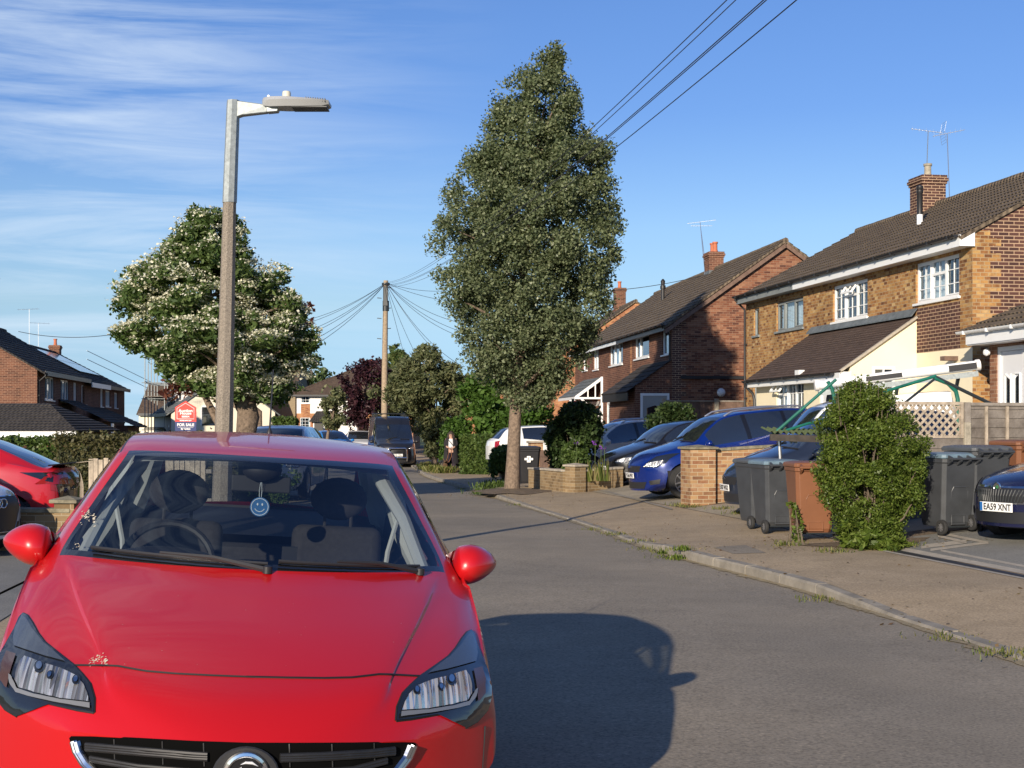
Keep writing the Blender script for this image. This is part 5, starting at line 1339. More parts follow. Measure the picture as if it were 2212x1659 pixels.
# ================================================================ CARS
class Car:
 """lofted body. s runs from the nose to the tail, x across, z up; rows(u) gives the half section"""
 NSUB = [1, 1, 3, 3, 2, 2, 2, 3, 3]
 def __init__(c, name, label, nose, back, L, W, rows, bow, paintm, umax, du=.07, keys=(), wheels=(), wr=.31, pitch=0.0, roll=0.0, group=None, cat='car', arch=.05, nsub=None, wz=None, wx=.8, M=None):
  c.L, c.W, c.rows, c.bow, c.paint = L, W, rows, bow, paintm
  c.wheels, c.wr, c.archr = wheels, wr, wr + arch
  c.nsub = nsub or Car.NSUB
  b = Vector((back[0], back[1], 0)).normalized(); l = Vector((b.y, -b.x, 0)); u = Vector((0, 0, 1))
  s2 = b * math.cos(pitch) + u * math.sin(pitch); u2 = u * math.cos(pitch) - b * math.sin(pitch)
  l3 = l * math.cos(roll) - u2 * math.sin(roll); u3 = u2 * math.cos(roll) + l * math.sin(roll)
  if M: s2, l3, u3 = M
  c.A = axes(l3, s2, u3); c.nose = Vector(nose)
  c.root = thing(name, label, cat, c.nose + s2 * (L / 2), c.A, group)
  us = list(np.arange(0, umax[1] - umax[0], du) + umax[0]) + [umax[1]]
  for k in keys:
   us = [x for x in us if abs(x - k) > du * .45] + [k]
  c.us = sorted(us)
  c.grid()
 def toL(c, p):                       # world -> (x, s, z)
  v = c.A.transposed() @ (Vector(p) - c.nose); return v
 def sect(c, u):
  R = c.rows(u); n = len(R); out = []
  for i in range(n - 1):
   p0 = R[max(0, i - 1)]; p1 = R[i]; p2 = R[i + 1]; p3 = R[min(n - 1, i + 2)]
   if i == n - 2: p3 = (-R[n - 2][0], R[n - 2][1])
   m = c.nsub[i]
   for k in range(m):
    t = k / m
    if i <= 1: q = tuple(p1[j] + (p2[j] - p1[j]) * t for j in (0, 1))
    else:
     q = tuple(.5 * ((2 * p1[j]) + (-p0[j] + p2[j]) * t + (2 * p0[j] - 5 * p1[j] + 4 * p2[j] - p3[j]) * t * t + (-p0[j] + 3 * p1[j] - 3 * p2[j] + p3[j]) * t ** 3) for j in (0, 1))
    out.append(q)
  out.append(R[-1])
  return out
 def S(c, u, x): return u + pchip(c.bow, u) * min(1.35, (x / (.82 * c.W / 2 * 1.0)) ** 2)
 def arch_z(c, s):
  z = -1
  for (sw, zc) in c.wheels:
   d = s - sw
   if abs(d) < c.archr: z = max(z, zc + math.sqrt(c.archr ** 2 - d * d))
  return z
 def grid(c):
  sec = [c.sect(u) for u in c.us]
  n = len(sec[0]); c.rid = []
  for i, m in enumerate(c.nsub): c.rid += [i] * m
  V = []
  for a, u in enumerate(c.us):
   for j, (x, z) in enumerate(sec[a]):
    s = c.S(u, x)
    if j > 0:
     za = c.arch_z(s)
     if za > 0 and z < za and x > .5 * c.W / 2: z = za if c.rid[min(j, n - 2)] > 0 or j >= 1 else z
    V.append((x, s, z))
  c.n = n; na = len(c.us)
  mir = [(-x, s, z) for x, s, z in V]
  c.V = V; c.mir = mir; c.na = na
 def faces(c, pick):
  """quads (right side) whose (station, row) satisfy pick(u, row id)"""
  out = []
  for a in range(c.na - 1):
   um = (c.us[a] + c.us[a + 1]) / 2
   for j in range(c.n - 1):
    if pick(um, c.rid[j], j): out.append((a * c.n + j, (a + 1) * c.n + j, (a + 1) * c.n + j + 1, a * c.n + j + 1))
  return out
 def off(c, vs): return [(x, s - c.L / 2, z) for x, s, z in vs]
 def shell(c, name, sel, m, parent=None, sides=(1, -1), smooth=True, caps=False, sharp=32, inset=0.0):
  mb = MB(); N_ = len(c.V)
  for sd in sides:
   src = c.V if sd > 0 else c.mir
   used = {}
   vs = []; fs = []
   for f in sel:
    q = []
    for i in f:
     if i not in used: used[i] = len(vs); vs.append(src[i])
     q.append(used[i])
    fs.append(tuple(q) if sd > 0 else tuple(reversed(q)))
   mb.add(c.off(vs), fs)
  if caps:
   for a, sg in ((0, 1), (c.na - 1, -1)):
    K = 6; vs = []; u = c.us[a]
    for sd in (1, -1):
     vs = []
     for j in range(c.n):
      x, s, z = c.V[a * c.n + j]
      for k in range(K + 1):
       xx = x * k / K; vs.append((xx * sd, c.S(u, xx) if a == 0 else c.S(u, xx), z))
     fs = [(j * (K + 1) + k, j * (K + 1) + k + 1, (j + 1) * (K + 1) + k + 1, (j + 1) * (K + 1) + k) for j in range(1, c.n - 1) for k in range(K)]
     mb.add(c.off(vs), fs)
  # weld the mirrored halves
  me_o = mb.build(name, m, parent if parent is not None else c.root, smooth=False)
  bm = bmesh.new(); bm.from_mesh(me_o.data); bmesh.ops.remove_doubles(bm, verts=bm.verts, dist=.0015)
  bmesh.ops.recalc_face_normals(bm, faces=bm.faces); bm.to_mesh(me_o.data); bm.free()
  if smooth: me_o.data.shade_smooth(); me_o.data.set_sharp_from_angle(angle=math.radians(sharp))
  return me_o
 def bvh(c):
  vs = [Vector(v) for v in c.V] + [Vector(v) for v in c.mir]; N_ = len(c.V); fs = []
  for f in c.faces(lambda u, r, j: True):
   fs.append(f); fs.append(tuple(i + N_ for i in reversed(f)))
  for a in (0, c.na - 1):
   K = 6; u = c.us[a]
   for sd in (1, -1):
    b0 = len(vs)
    for j in range(c.n):
     x, s, z = c.V[a * c.n + j]
     for k in range(K + 1): vs.append(Vector((x * k / K * sd, c.S(u, x * k / K), z)))
    fs += [tuple(b0 + q for q in (j * (K + 1) + k, j * (K + 1) + k + 1, (j + 1) * (K + 1) + k + 1, (j + 1) * (K + 1) + k)) for j in range(1, c.n - 1) for k in range(K)]
  c.tree = BVHTree.FromPolygons(vs, fs)
  c.zmax = max(v.z for v in vs)
  return c.tree
 # rays in car space
 def front(c, x, z):
  h = c.tree.ray_cast(Vector((x, -3, z)), Vector((0, 1, 0))); return h[0], h[1]
 def rear(c, x, z):
  h = c.tree.ray_cast(Vector((x, c.L + 3, z)), Vector((0, -1, 0))); return h[0], h[1]
 def side(c, s, z, sd=1):
  h = c.tree.ray_cast(Vector((sd * 3, s, z)), Vector((-sd, 0, 0))); return h[0], h[1]
 def cam(c, px, py):
  o = c.toL((0, 0, CH)); d = c.A.transposed() @ Vector(((px - CX) / F, 1, -(py - YH) / F)).normalized()
  h = c.tree.ray_cast(o, d); return h[0], h[1]
 def patch(c, name, poly, ray, m, lift=.005, cuts=3, parent=None, mirror=False, smooth=True):
  """polygon in ray space laid on the body and lifted off it"""
  bm = bmesh.new()
  vs = [bm.verts.new((p[0], p[1], 0)) for p in poly]
  f = bm.faces.new(vs); bmesh.ops.triangulate(bm, faces=[f])
  for _ in range(cuts):
   bmesh.ops.subdivide_edges(bm, edges=[e for e in bm.edges], cuts=1, use_grid_fill=True)
  bm.verts.index_update(); bad = []
  for v in bm.verts:
   p, nrm = ray(v.co.x, v.co.y)
   if p is None: bad.append(v); continue
   if nrm is not None and nrm.length > 0:
    dd = nrm.normalized();
    cc = Vector((0, c.L / 2, .6));
    if dd.dot(p - cc) < 0: dd = -dd
    v.co = p + dd * lift
   else: v.co = p
  if bad: bmesh.ops.delete(bm, geom=bad, context='VERTS')
  mb = MB(); bm.verts.index_update()
  V = [tuple(v.co) for v in bm.verts]; Fs = [tuple(v.index for v in f.verts) for f in bm.faces]; bm.free()
  out = []
  for sg in ((1, -1) if mirror else (1,)):
   mb = MB(); mb.add(c.off([(x * sg, s, z) for x, s, z in V]), Fs)
   out.append(mb.build(name, m, parent if parent is not None else c.root, smooth=smooth, sharp=60))
  return out
 def line(c, name, pts, ray, m, r=.004, parent=None, mirror=False, lift=.001, n=6):
  P = []
  for i in range(len(pts) - 1):
   for k in range(n):
    t = k / n; q = ray(pts[i][0] + (pts[i + 1][0] - pts[i][0]) * t, pts[i][1] + (pts[i + 1][1] - pts[i][1]) * t)
    if q[0] is not None: P.append(q[0])
  q = ray(*pts[-1])
  if q[0] is not None: P.append(q[0])
  for sg in ((1, -1) if mirror else (1,)):
   mb = MB()
   if len(P) > 1: mb.tube(c.off([(p.x * sg, p.y, p.z) for p in P]), r, 5)
   o = mb.build(name, m, parent if parent is not None else c.root, smooth=True)
  return o
 def make_wheels(c, rimm, width=.20, spokes=5, hub_x=None, dz=(0, 0)):
  for wi, (sw, zc) in enumerate(c.wheels):
   for sd in (1, -1):
    xo = (hub_x or c.W / 2 - .03) * sd; z0 = zc + dz[wi]
    Mx = Matrix.Translation((xo, sw - c.L / 2, z0)) @ Matrix.Rotation(sd * math.pi / 2, 4, 'Y')
    t = MB(); w = width; r = c.wr; rr = r * .68
    t.lathe([(rr, -w), (r * .96, -w), (r, -w * .85), (r, -.03), (r * .96, 0), (rr + .01, .0), (rr, -.01), (rr, -w)], 28, Mx)
    to = t.build('wheel', MT['rubber'], c.root, smooth=True)
    k = MB(); k.lathe([(rr + .004, -.005), (rr - .02, -.012), (rr - .026, -.03)], 28, Mx, cap=False); k.lathe([(rr - .026, -.03), (rr - .03, -.06), (rr - .04, -.1), (.02, -.1)], 28, Mx, mi=1, cap=False)
    for q in range(spokes):
     a = 2 * math.pi * q / spokes
     d = Vector((math.cos(a), math.sin(a), 0)); n_ = Vector((-math.sin(a), math.cos(a), 0))
     for e in (-1, 1):
      k.bar(Mx @ (d * .03 + n_ * e * .02 + Vector((0, 0, -.03))), Mx @ (d * (rr - .015) + n_ * e * .05 + Vector((0, 0, -.022))), .035, .03)
    k.lathe([(.055, -.06), (.055, -.02), (.045, -.012), (0, -.01)], 14, Mx)
    k.build('rim', [rimm, MT['black_plastic']], to, smooth=True)
  # wheel housings and floor
  u = MB(); u.box(-c.W * .36, c.W * .36, .35 - c.L / 2, c.L * .94 - c.L / 2, .19, .34)
  for (sw, zc) in c.wheels: u.box(-c.W / 2 + .07, c.W / 2 - .07, sw - .36 - c.L / 2, sw + .36 - c.L / 2, .26, min(.62, zc + c.archr - .01))
  u.build('underbody', MT['black_plastic'], c.root)
 def mirrors(c, s, x, z, m, size=(.11, .09, .075), arm=True):
  for sd in (1, -1):
   k = MB(); k.ball((sd * (x + size[0]), s - c.L / 2, z), size, 14, 10)
   for i, v in enumerate(k.v):
    if v[1] > s - c.L / 2 + size[1] * .35: k.v[i] = (v[0], s - c.L / 2 + size[1] * .35, v[2])
   mo = k.build('door_mirror', m, c.root, smooth=True, sharp=50)
   g = MB(); cx = sd * (x + size[0]); y = s - c.L / 2 + size[1] * .36
   g.add([(cx + size[0] * .8 * math.cos(a), y, z + size[2] * .78 * math.sin(a)) for a in np.linspace(0, 2 * math.pi, 16, endpoint=False)], [tuple(range(16))]); g.build('mirror_glass', MT['chrome'], mo)
   if arm: b = MB(); b.bar((sd * (x - .05), s - c.L / 2 + .02, z - .05), (sd * (x + size[0] * .5), s - c.L / 2, z - .045), .06, .035); b.build('mirror_arm', MT['black_plastic'], mo)
 def plate(c, text, x0, z, w=.52, h=.112, rear=False, band=False, m=None, tilt=0.0, wide=None):
  ray = c.rear if rear else c.front
  p = ray(x0, z)[0]
  sg = 1 if rear else -1
  y = p.y - c.L / 2 + sg * .018
  k = MB(); k.box(x0 - w / 2, x0 + w / 2, y - .006, y + .006, z - h / 2, z + h / 2); po = k.build('number_plate', m or MT['plate'], c.root, bevel=.003)
  if band: k = MB(); k.box(x0 - w / 2 + .003, x0 - w / 2 + .045, y + sg * .0062 - .0005, y + sg * .0075, z - h / 2 + .004, z + h / 2 - .004); k.build('plate_band', MT['plate_blue'], po)
  if text:
   R = Matrix.Rotation(math.pi / 2, 4, 'X') if not rear else Matrix.Rotation(math.pi, 4, 'Z') @ Matrix.Rotation(math.pi / 2, 4, 'X')
   text_obj('plate_lettering', text, h * .98, MT['ink'], po, Matrix.Translation((x0 + (.022 if band else 0), y + sg * .0085, z - .003)) @ R, .001, w * (.84 if band else .90), bold=.002)
  return po
def gen_rows(p):
 """section rows of an ordinary car from a few tables"""
 W2 = p['W'] / 2
 def rows(u):
  w = pchip(p['plan'], u) * W2; zb = pchip(p['zb'], u); zt = pchip(p['zt'], u); belt = pchip(p['belt'], u)
  drop = pchip(p['drop'], u); zr = zt - drop
  zs = min(belt, zr - .03)
  full = max(.05, p['H'] - .07 - belt)
  g = min(1, max(0, (zr - zs) / full)); g2 = g ** .9
  ws = w * (.965 if g > .1 else .96); wt = ws - (ws - p['wtop'] * W2) * g2 - .07 * (1 - g2)
  zm = zb + (zs - zb) * .55
  wp = wt - (.075 - .02 * g2); zp = zr + drop * .55
  return [(0, zb), (w * .8, zb), (w * .975, zb + .07), (w, zm), (ws, zs), ((ws + wt) / 2 + .02 * g, (zs + zr) / 2 + .004), (wt, zr), (wp, zp), (wp * .55, zt - drop * .12), (0, zt)]
 return rows
CAR_T = {
 'hatch': dict(L=4.34, W=1.84, H=1.50, wr=.32, w0=.88, w1=3.52, cowl=1.12, hdr=1.95, rg0=3.72, rg1=4.12, end=4.28,
                  zt=[(0, .68), (.08, .76), (.3, .86), (.7, .96), (1.12, 1.05), (1.5, 1.28), (1.95, 1.455), (2.4, 1.50), (3.0, 1.48), (3.72, 1.39), (4.12, 1.05), (4.22, .98), (4.28, .80)],
                  belt=[(0, .60), (.5, .74), (1.12, .90), (2.4, .97), (3.4, 1.04), (4.28, .98)], wtop=.67, glass=[(1.30, 2.28), (2.38, 3.22)]),
 'suv': dict(L=4.52, W=1.86, H=1.69, wr=.35, w0=.90, w1=3.60, cowl=1.08, hdr=1.86, rg0=4.0, rg1=4.32, end=4.48,
    zt=[(0, .78), (.08, .88), (.3, 1.0), (.7, 1.09), (1.08, 1.17), (1.45, 1.42), (1.86, 1.615), (2.4, 1.68), (3.2, 1.67), (4.0, 1.58), (4.32, 1.22), (4.42, 1.08), (4.48, .85)],
    belt=[(0, .68), (.5, .84), (1.08, 1.01), (2.4, 1.08), (3.5, 1.16), (4.48, 1.05)], wtop=.68, glass=[(1.30, 2.30), (2.42, 3.25), (3.33, 3.80)]),
 'mpv': dict(L=4.28, W=1.75, H=1.64, wr=.31, w0=.82, w1=3.58, cowl=.95, hdr=1.85, rg0=3.85, rg1=4.12, end=4.24,
    zt=[(0, .72), (.08, .82), (.3, .95), (.65, 1.05), (.95, 1.13), (1.4, 1.40), (1.85, 1.58), (2.4, 1.64), (3.2, 1.62), (3.85, 1.53), (4.12, 1.10), (4.2, .98), (4.24, .8)],
    belt=[(0, .64), (.5, .80), (.95, .94), (2.4, 1.0), (4.24, 1.02)], wtop=.68, glass=[(1.2, 2.25), (2.36, 3.25), (3.33, 3.75)]),
 'saloon': dict(L=4.57, W=1.77, H=1.46, wr=.31, w0=.90, w1=3.5, cowl=1.2, hdr=2.05, rg0=3.6, rg1=4.15, end=4.52,
                   zt=[(0, .66), (.08, .75), (.3, .84), (.7, .93), (1.2, 1.02), (1.6, 1.25), (2.05, 1.42), (2.5, 1.46), (3.0, 1.43), (3.6, 1.30), (4.15, 1.06), (4.45, 1.0), (4.52, .8)],
                   belt=[(0, .58), (.5, .72), (1.2, .88), (2.4, .94), (4.52, .96)], wtop=.66, glass=[(1.4, 2.35), (2.46, 3.3)]),
 'coupe_suv': dict(L=4.40, W=1.80, H=1.55, wr=.35, w0=.90, w1=3.54, cowl=1.1, hdr=1.9, rg0=3.05, rg1=4.10, end=4.36,
                      zt=[(0, .72), (.08, .82), (.3, .93), (.7, 1.02), (1.1, 1.09), (1.5, 1.33), (1.9, 1.50), (2.4, 1.55), (3.05, 1.49), (3.6, 1.30), (4.10, 1.10), (4.28, 1.07), (4.36, .82)],
                      belt=[(0, .62), (.5, .8), (1.1, .95), (2.4, 1.02), (3.4, 1.09), (4.36, 1.0)], wtop=.64, glass=[(1.30, 2.28), (2.38, 3.1)]),
 'van': dict(L=4.95, W=1.94, H=2.02, wr=.34, w0=.92, w1=3.95, cowl=.95, hdr=1.75, rg0=4.72, rg1=4.84, end=4.90,
    zt=[(0, .85), (.08, .98), (.3, 1.10), (.6, 1.17), (.95, 1.26), (1.35, 1.62), (1.75, 1.92), (2.3, 2.01), (3.5, 2.02), (4.72, 1.97), (4.84, 1.4), (4.90, .9)],
    belt=[(0, .7), (.5, .9), (.95, 1.06), (2.4, 1.14), (4.9, 1.14)], wtop=.80, glass=[(1.2, 2.1)]),
 'tall_van': dict(L=5.3, W=2.0, H=2.45, wr=.34, w0=.93, w1=4.2, cowl=.85, hdr=1.75, rg0=5.1, rg1=5.2, end=5.25,
                     zt=[(0, .95), (.06, 1.08), (.3, 1.2), (.55, 1.27), (.85, 1.36), (1.3, 1.74), (1.75, 2.06), (2.1, 2.36), (2.5, 2.45), (3.5, 2.46), (5.1, 2.42), (5.2, 1.6), (5.25, 1.0)],
                     belt=[(0, .8), (.5, 1.0), (.85, 1.16), (2.4, 1.24), (5.25, 1.24)], wtop=.82, glass=[(1.15, 2.0)]),
}
def make_car(kind, name, label, nose, back, paintm, pitch=0.0, plate=None, group=None, cat='car', du=.09, grille='bars', glassm=None, rimm=None, rear_plate=None, detail=2, W=None, rails=None, front_badge=None, lights=True):
 t = dict(CAR_T[kind]); W = W or t['W']
 plan = [(0, .70), (.06, .78), (.2, .885), (.45, .955), (.9, .99), (1.6, 1.0), (t['L'] - 1.2, 1.0), (t['L'] - .45, .965), (t['end'] - .06, .89), (t['end'], .82)]
 zb = [(0, .24), (.25, .20), (t['L'] - .4, .22), (t['end'], .34)]
 drop = [(0, .05), (.5, .05), (t['cowl'], .045), (t['hdr'], .06), (t['hdr'] + .5, .075), (t['rg0'], .07), (t['end'], .05)]
 bow = [(0, .30), (.3, .22), (t['cowl'], .20), (t['hdr'], .14), (t['hdr'] + .6, .03), (t['hdr'] + .9, 0), (t['rg0'] - .3, 0), (t['end'], -.16)]
 p = dict(W=W, H=t['H'], plan=plan, zb=zb, zt=t['zt'], belt=t['belt'], drop=drop, wtop=t['wtop'])
 gl = t['glass']
 keys = [t['cowl'], t['hdr'], t['rg0'], t['rg1']] + [v for g in gl for v in g]
 wz = t['wr']
 # longitudinal bow shifts the flank rearwards near the nose
 c = Car(name, label, nose, back, t['L'], W, gen_rows(p), bow, paintm, (0, t['end']), du, keys, [(t['w0'], wz), (t['w1'], wz)], t['wr'], pitch, 0, group, cat)
 gm = glassm or MT['car_glass_dark']
 ws = lambda u, r, j: t['cowl'] < u < t['hdr'] and r in (7, 8)
 rg = lambda u, r, j: t['rg0'] < u < t['rg1'] and r in (7, 8)
 def sg(u, r, j): return r in (4, 5) and any(a < u < b for a, b in gl)
 zlim = lambda f: True
 sgf = [f for f in c.faces(sg) if (c.V[f[3]][2] - c.V[f[0]][2]) > .012]
 sset = set(sgf)
 body = [f for f in c.faces(lambda u, r, j: not ws(u, r, j) and not rg(u, r, j)) if f not in sset]
 pil = []; spans = []
 if len(gl) > 1:
  spans = [(gl[i][1], gl[i + 1][0]) for i in range(len(gl) - 1)]
  pil = c.faces(lambda u, r, j: r in (4, 5) and any(a < u < b for a, b in spans)); ps = set(pil); body = [f for f in body if f not in ps]
 c.shell('body', body, paintm, caps=True)
 c.bvh()
 c.shell('windscreen', c.faces(ws), gm); c.shell('rear_window', c.faces(rg), gm)
 for sd in (1, -1):
  for a, b in gl:
   ff = [f for f in sgf if a < sum(c.V[i][1] for i in f) / 4 - .0 + 0 < 99 and a - .3 < (c.us[f[0] // c.n]) < b and c.us[f[0] // c.n] >= a - .001]
   if ff: c.shell('side_window', ff, gm, sides=(sd,))
 for a, b in spans:
  ff = [f for f in pil if a - .001 <= c.us[f[0] // c.n] < b]
  for sd in (1, -1):
   if ff: c.shell('door_pillar', ff, MT['black_gloss'], sides=(sd,))
 c.make_wheels(rimm or MT['alu'])
 H = t['H']; z0 = t['zt'][0][1]
 if detail >= 1:
  # lamps, traced on the flank of the nose
  zt3 = pchip(t['zt'], .25)
  hl = [(W * .27, z0 - .05), (W * .30, z0 + .03), (W * .36, zt3 - .05), (W * .42, zt3 - .02), (W * .445, zt3 - .03), (W * .44, z0 - .0), (W * .40, z0 - .075)]
  o = c.patch('headlight', hl, c.front, MT['lamp_black'], .006, 3, mirror=True)
  hi = [(W * .285, z0 - .035), (W * .31, z0 + .02), (W * .37, z0 + .055), (W * .425, z0 + .06), (W * .425, z0 - .0), (W * .395, z0 - .055)]
  for k, q in enumerate(c.patch('reflector', hi, c.front, MT['reflector'], .010, 3, mirror=True)): q.parent = o[k]
  if kind in ('van', 'tall_van'): pass
  # grille and lower intake
  gr = [(-W * .24, z0 - .02), (W * .24, z0 - .02), (W * .20, z0 - .15), (-W * .20, z0 - .15)]
  go = c.patch('grille', gr, c.front, MT['black_plastic'], .006, 3)[0]
  for k in range(4):
   zz = z0 - .04 - k * .03
   c.line('grille_bar', [(-W * .22, zz), (W * .22, zz)], c.front, MT['chrome'] if grille == 'chrome' else MT['dark_steel'], .006, go, lift=.006)
  lo = [(-W * .30, .42), (W * .30, .42), (W * .26, .28), (-W * .26, .28)]
  c.patch('lower_intake', lo, c.front, MT['black_plastic'], .006, 3)
  fo = [(W * .33, .44), (W * .42, .46), (W * .41, .36), (W * .34, .35)]
  f_ = c.patch('fog_lamp', fo, c.front, MT['black_plastic'], .006, 2, mirror=True)
  # tail lamps
  zt4 = pchip(t['belt'], t['L'] - .3)
  tl = [(W * .33, zt4 - .06), (W * .43, zt4 - .02), (W * .44, zt4 - .26), (W * .36, zt4 - .30)]
  c.patch('tail_light', tl, c.rear, MT['tail_red'], .006, 3, mirror=True)
  c.mirrors(t['cowl'] + .38, W / 2 - .03, pchip(t['belt'], t['cowl'] + .3) + .06, paintm if 'van' not in kind else MT['black_plastic'])
  # door gaps and handles
  for sd in (1, -1):
   ray = lambda s, z, sd=sd: c.side(s, z, sd)
   xs = [gl[0][0] - .12] + [g[1] + .05 for g in gl[:2]]
   for s in xs:
    zt_ = pchip(t['belt'], s) - .02
    c.line('door_gap', [(s, zt_), (s + .02, .55), (s + .04, .32)], ray, MT['black_plastic'], .004)
   for g in gl[:2]:
    s = g[1] - .16; zz = pchip(t['belt'], s) - .12
    h = MB(); q = c.side(s, zz, sd)[0]
    if q is not None:
     h.bar((q.x + sd * .02, s - .09 - c.L / 2, zz), (q.x + sd * .02, s + .09 - c.L / 2, zz + .01), .03, .026); h.build('door_handle', paintm, c.root, bevel=.006)
  # wipers
  for x in (-.35, .25):
   q0 = c.tree.ray_cast(Vector((x, t['cowl'] + .02, 3)), Vector((0, 0, -1)))[0]; q1 = c.tree.ray_cast(Vector((x + .45, t['cowl'] + .14, 3)), Vector((0, 0, -1)))[0]
   if q0 and q1: k = MB(); k.bar((q0.x, q0.y - c.L / 2, q0.z + .02), (q1.x, q1.y - c.L / 2, q1.z + .02), .022, .018); k.build('wiper', MT['black_plastic'], c.root)
 if plate is not None: c.plate(plate[0], 0, plate[1], band=plate[2] if len(plate) > 2 else False)
 if rear_plate: c.plate(None, 0, .75, rear=True)
 if rails:
  for sd in (1, -1):
   pts = []
   for s in np.linspace(t['hdr'] + .15, t['rg0'] - .1, 12):
    q = c.tree.ray_cast(Vector((sd * W * .30, s, 4)), Vector((0, 0, -1)))[0]
    e = min(s - t['hdr'] - .15, t['rg0'] - .1 - s); pts.append((sd * W * .305, s - c.L / 2, q.z + min(.05, e * .5)))
   k = MB(); k.tube(pts, .021, 8); k.build('roof_rail', rails, c.root, smooth=True)
 return c
P_blue = paint('deep blue paint', (.002, .017, .15), .22, .2)
P_black = paint('black paint', (.008, .008, .010), .25)
P_navy = paint('navy blue paint', (.008, .010, .045), .25, .2)
P_silver = paint('silver paint', (.56, .57, .58), .35, .1)
P_white = paint('white paint', (.70, .71, .70), .35)
P_picasso = paint('dark blue grey paint', (.02, .028, .05), .3, .3)
P_red2 = paint('bright red paint', (.42, .008, .016), .3)
P_skyblue = paint('bright blue paint', (.02, .20, .55), .3, .2)
P_grey = paint('dark grey paint', (.05, .055, .06), .3, .4)
P_vanblack = paint('faded black van paint', (.012, .013, .017), .35)
def park(px, py, up=.0):                      # ground point for a nose
 g = gpt(px, py); return g
def badge_oval(c, z, m, a=.075, b=.032, name='badge', x0=0.0):
 p = c.front(x0, z)[0]; y = p.y - c.L / 2
 k = MB(); k.prism([(x0 + a * math.cos(t), y - .004, z + b * math.sin(t)) for t in np.linspace(0, 2 * math.pi, 24, endpoint=False)], (0, -.012, 0)); bo = k.build(name, MT['chrome'], c.root)
 k = MB(); k.prism([(x0 + a * .86 * math.cos(t), y - .0165, z + b * .78 * math.sin(t)) for t in np.linspace(0, 2 * math.pi, 24, endpoint=False)], (0, -.003, 0)); k.build('badge_field', m, bo)
 return bo
MT['badge_blue'] = mat('blue badge enamel', (.01, .03, .16), .3)
MT['badge_green'] = mat('green badge enamel', (.04, .16, .06), .3)
# the blue SUV and the black hatchback on the shared drive
n = gpt(1368, 1083)
cSUV = make_car('suv', 'suv', 'metallic blue SUV with silver roof rails parked beside the brick wall', n, (.974, .225), P_blue, math.radians(6.2), plate=('YG66 PNY', .56), rails=MT['alu'], du=.07)
badge_oval(cSUV, .74, MT['badge_blue'])
n = gpt(1304, 1052)
cBLK = make_car('hatch', 'hatchback', 'glossy black hatchback parked next to the blue SUV', n, (.93, .36), P_black, math.radians(5.5), plate=('WP59 OVB', .50), du=.07)
badge_oval(cBLK, .62, MT['badge_blue'])
n = at(1196, 1040, 42.0); n.z = height(n.x, n.y)
make_car('suv', 'suv', 'silver SUV half hidden behind the dark shrub with irises', n, (.97, .24), P_silver, math.radians(3.5), rails=MT['alu'])
# dark people carrier behind the bins and the white campervan beyond it
n = gpt(1572, 1118)
cPIC = make_car('mpv', 'people_carrier', 'dark blue people carrier behind the wheelie bins', n, (.98, .14), P_picasso, math.radians(4.5), plate=('EX07 WGO', .52), du=.07)
for k in (0, 1):
 q = MB()
 z = .70 + k * .032
 y = cPIC.front(0, z)[0].y - cPIC.L / 2 - .012
 q.bar((-.085, y, z - .03), (0, y, z + .012), .016, .018); q.bar((.085, y, z - .03), (0, y, z + .012), .016, .018); q.build('chevron_badge', MT['chrome'], cPIC.root)
CAR_T['small_van'] = dict(L=4.0, W=1.80, H=1.80, wr=.31, w0=.74, w1=3.15, cowl=.77, hdr=1.42, rg0=3.82, rg1=3.91, end=3.96, zt=[(a * .81, b * .89) for a, b in CAR_T['van']['zt']], belt=[(a * .81, b * .89) for a, b in CAR_T['van']['belt']], wtop=.80, glass=[(.97, 1.7)])
n = Vector((4.15, 25.6, 0)); n.z = height(n.x, n.y)
cVAN = make_car('small_van', 'campervan', 'white campervan with a rolled awning along its roof', n, (.999, -.03), P_white, math.radians(6.0), cat='van', du=.09)
# navy saloon at the right edge
n = gpt(2112, 1172); bk = Vector((.90, .43, 0)).normalized(); lt = Vector((bk.y, -bk.x, 0)); n = n + lt * .50 - bk * .16
cNAVY = make_car('saloon', 'saloon_car', 'navy blue saloon nosing in from the right edge of the drive', n, (.90, .43), P_navy, math.radians(1.5), plate=('EA59 XNT', .47, True), du=.05)
# rolled awning carried by the campervan
def awning():
 A_ = at(1766, 832, 24.8); B_ = at(2110, 789, 24.6); c = cVAN
 f = lambda p: Vector(tuple(c.toL(p))) - Vector((0, c.L / 2, 0))
 a, b = f(A_), f(B_); d = (b - a).normalized()
 mb = MB(); mb.tube([a, b], .085, 14); ao = mb.build('awning_tube', MT['white_pvc'], c.root, smooth=True)
 e = MB(); e.tube([a - d * .05, a + d * .02], .10, 12); e.tube([b - d * .02, b + d * .05], .10, 12); e.build('end_cap', MT['white_paint'], ao, smooth=True)
 dn = Vector((0, 0, -.16)); bx = MB(); bx.bar(a + dn * .9, b + dn * .9, .10, .09); bx.build('awning_rail', MT['galv'], ao)
 L = (b - a).length; p = a + d * L * .30; e_ = Vector((.078, 0, 0))
 for q0, q1, w in ((p, p + d * .62, .075), (b - d * .5, b, .10)): s = MB(); s.bar(q0 + e_, q1 + e_, .02, w); s.build('dark_panel', MT['black_plastic'], ao)
 k = MB()
 for t in (.12, .5, .88): q = a + d * L * t; k.bar(q + dn, q + dn + Vector((-.25, 0, -.22)), .05)
 k.build('awning_bracket', MT['dark_steel'], ao)
awning()
n = at(1196, 1040, 49.2); n.x = 3.3; n.z = .18
make_car('hatch', 'hatchback', 'white hatchback with red tail lamp behind the street tree trunk', n, (-.97, -.24), P_white, 0)
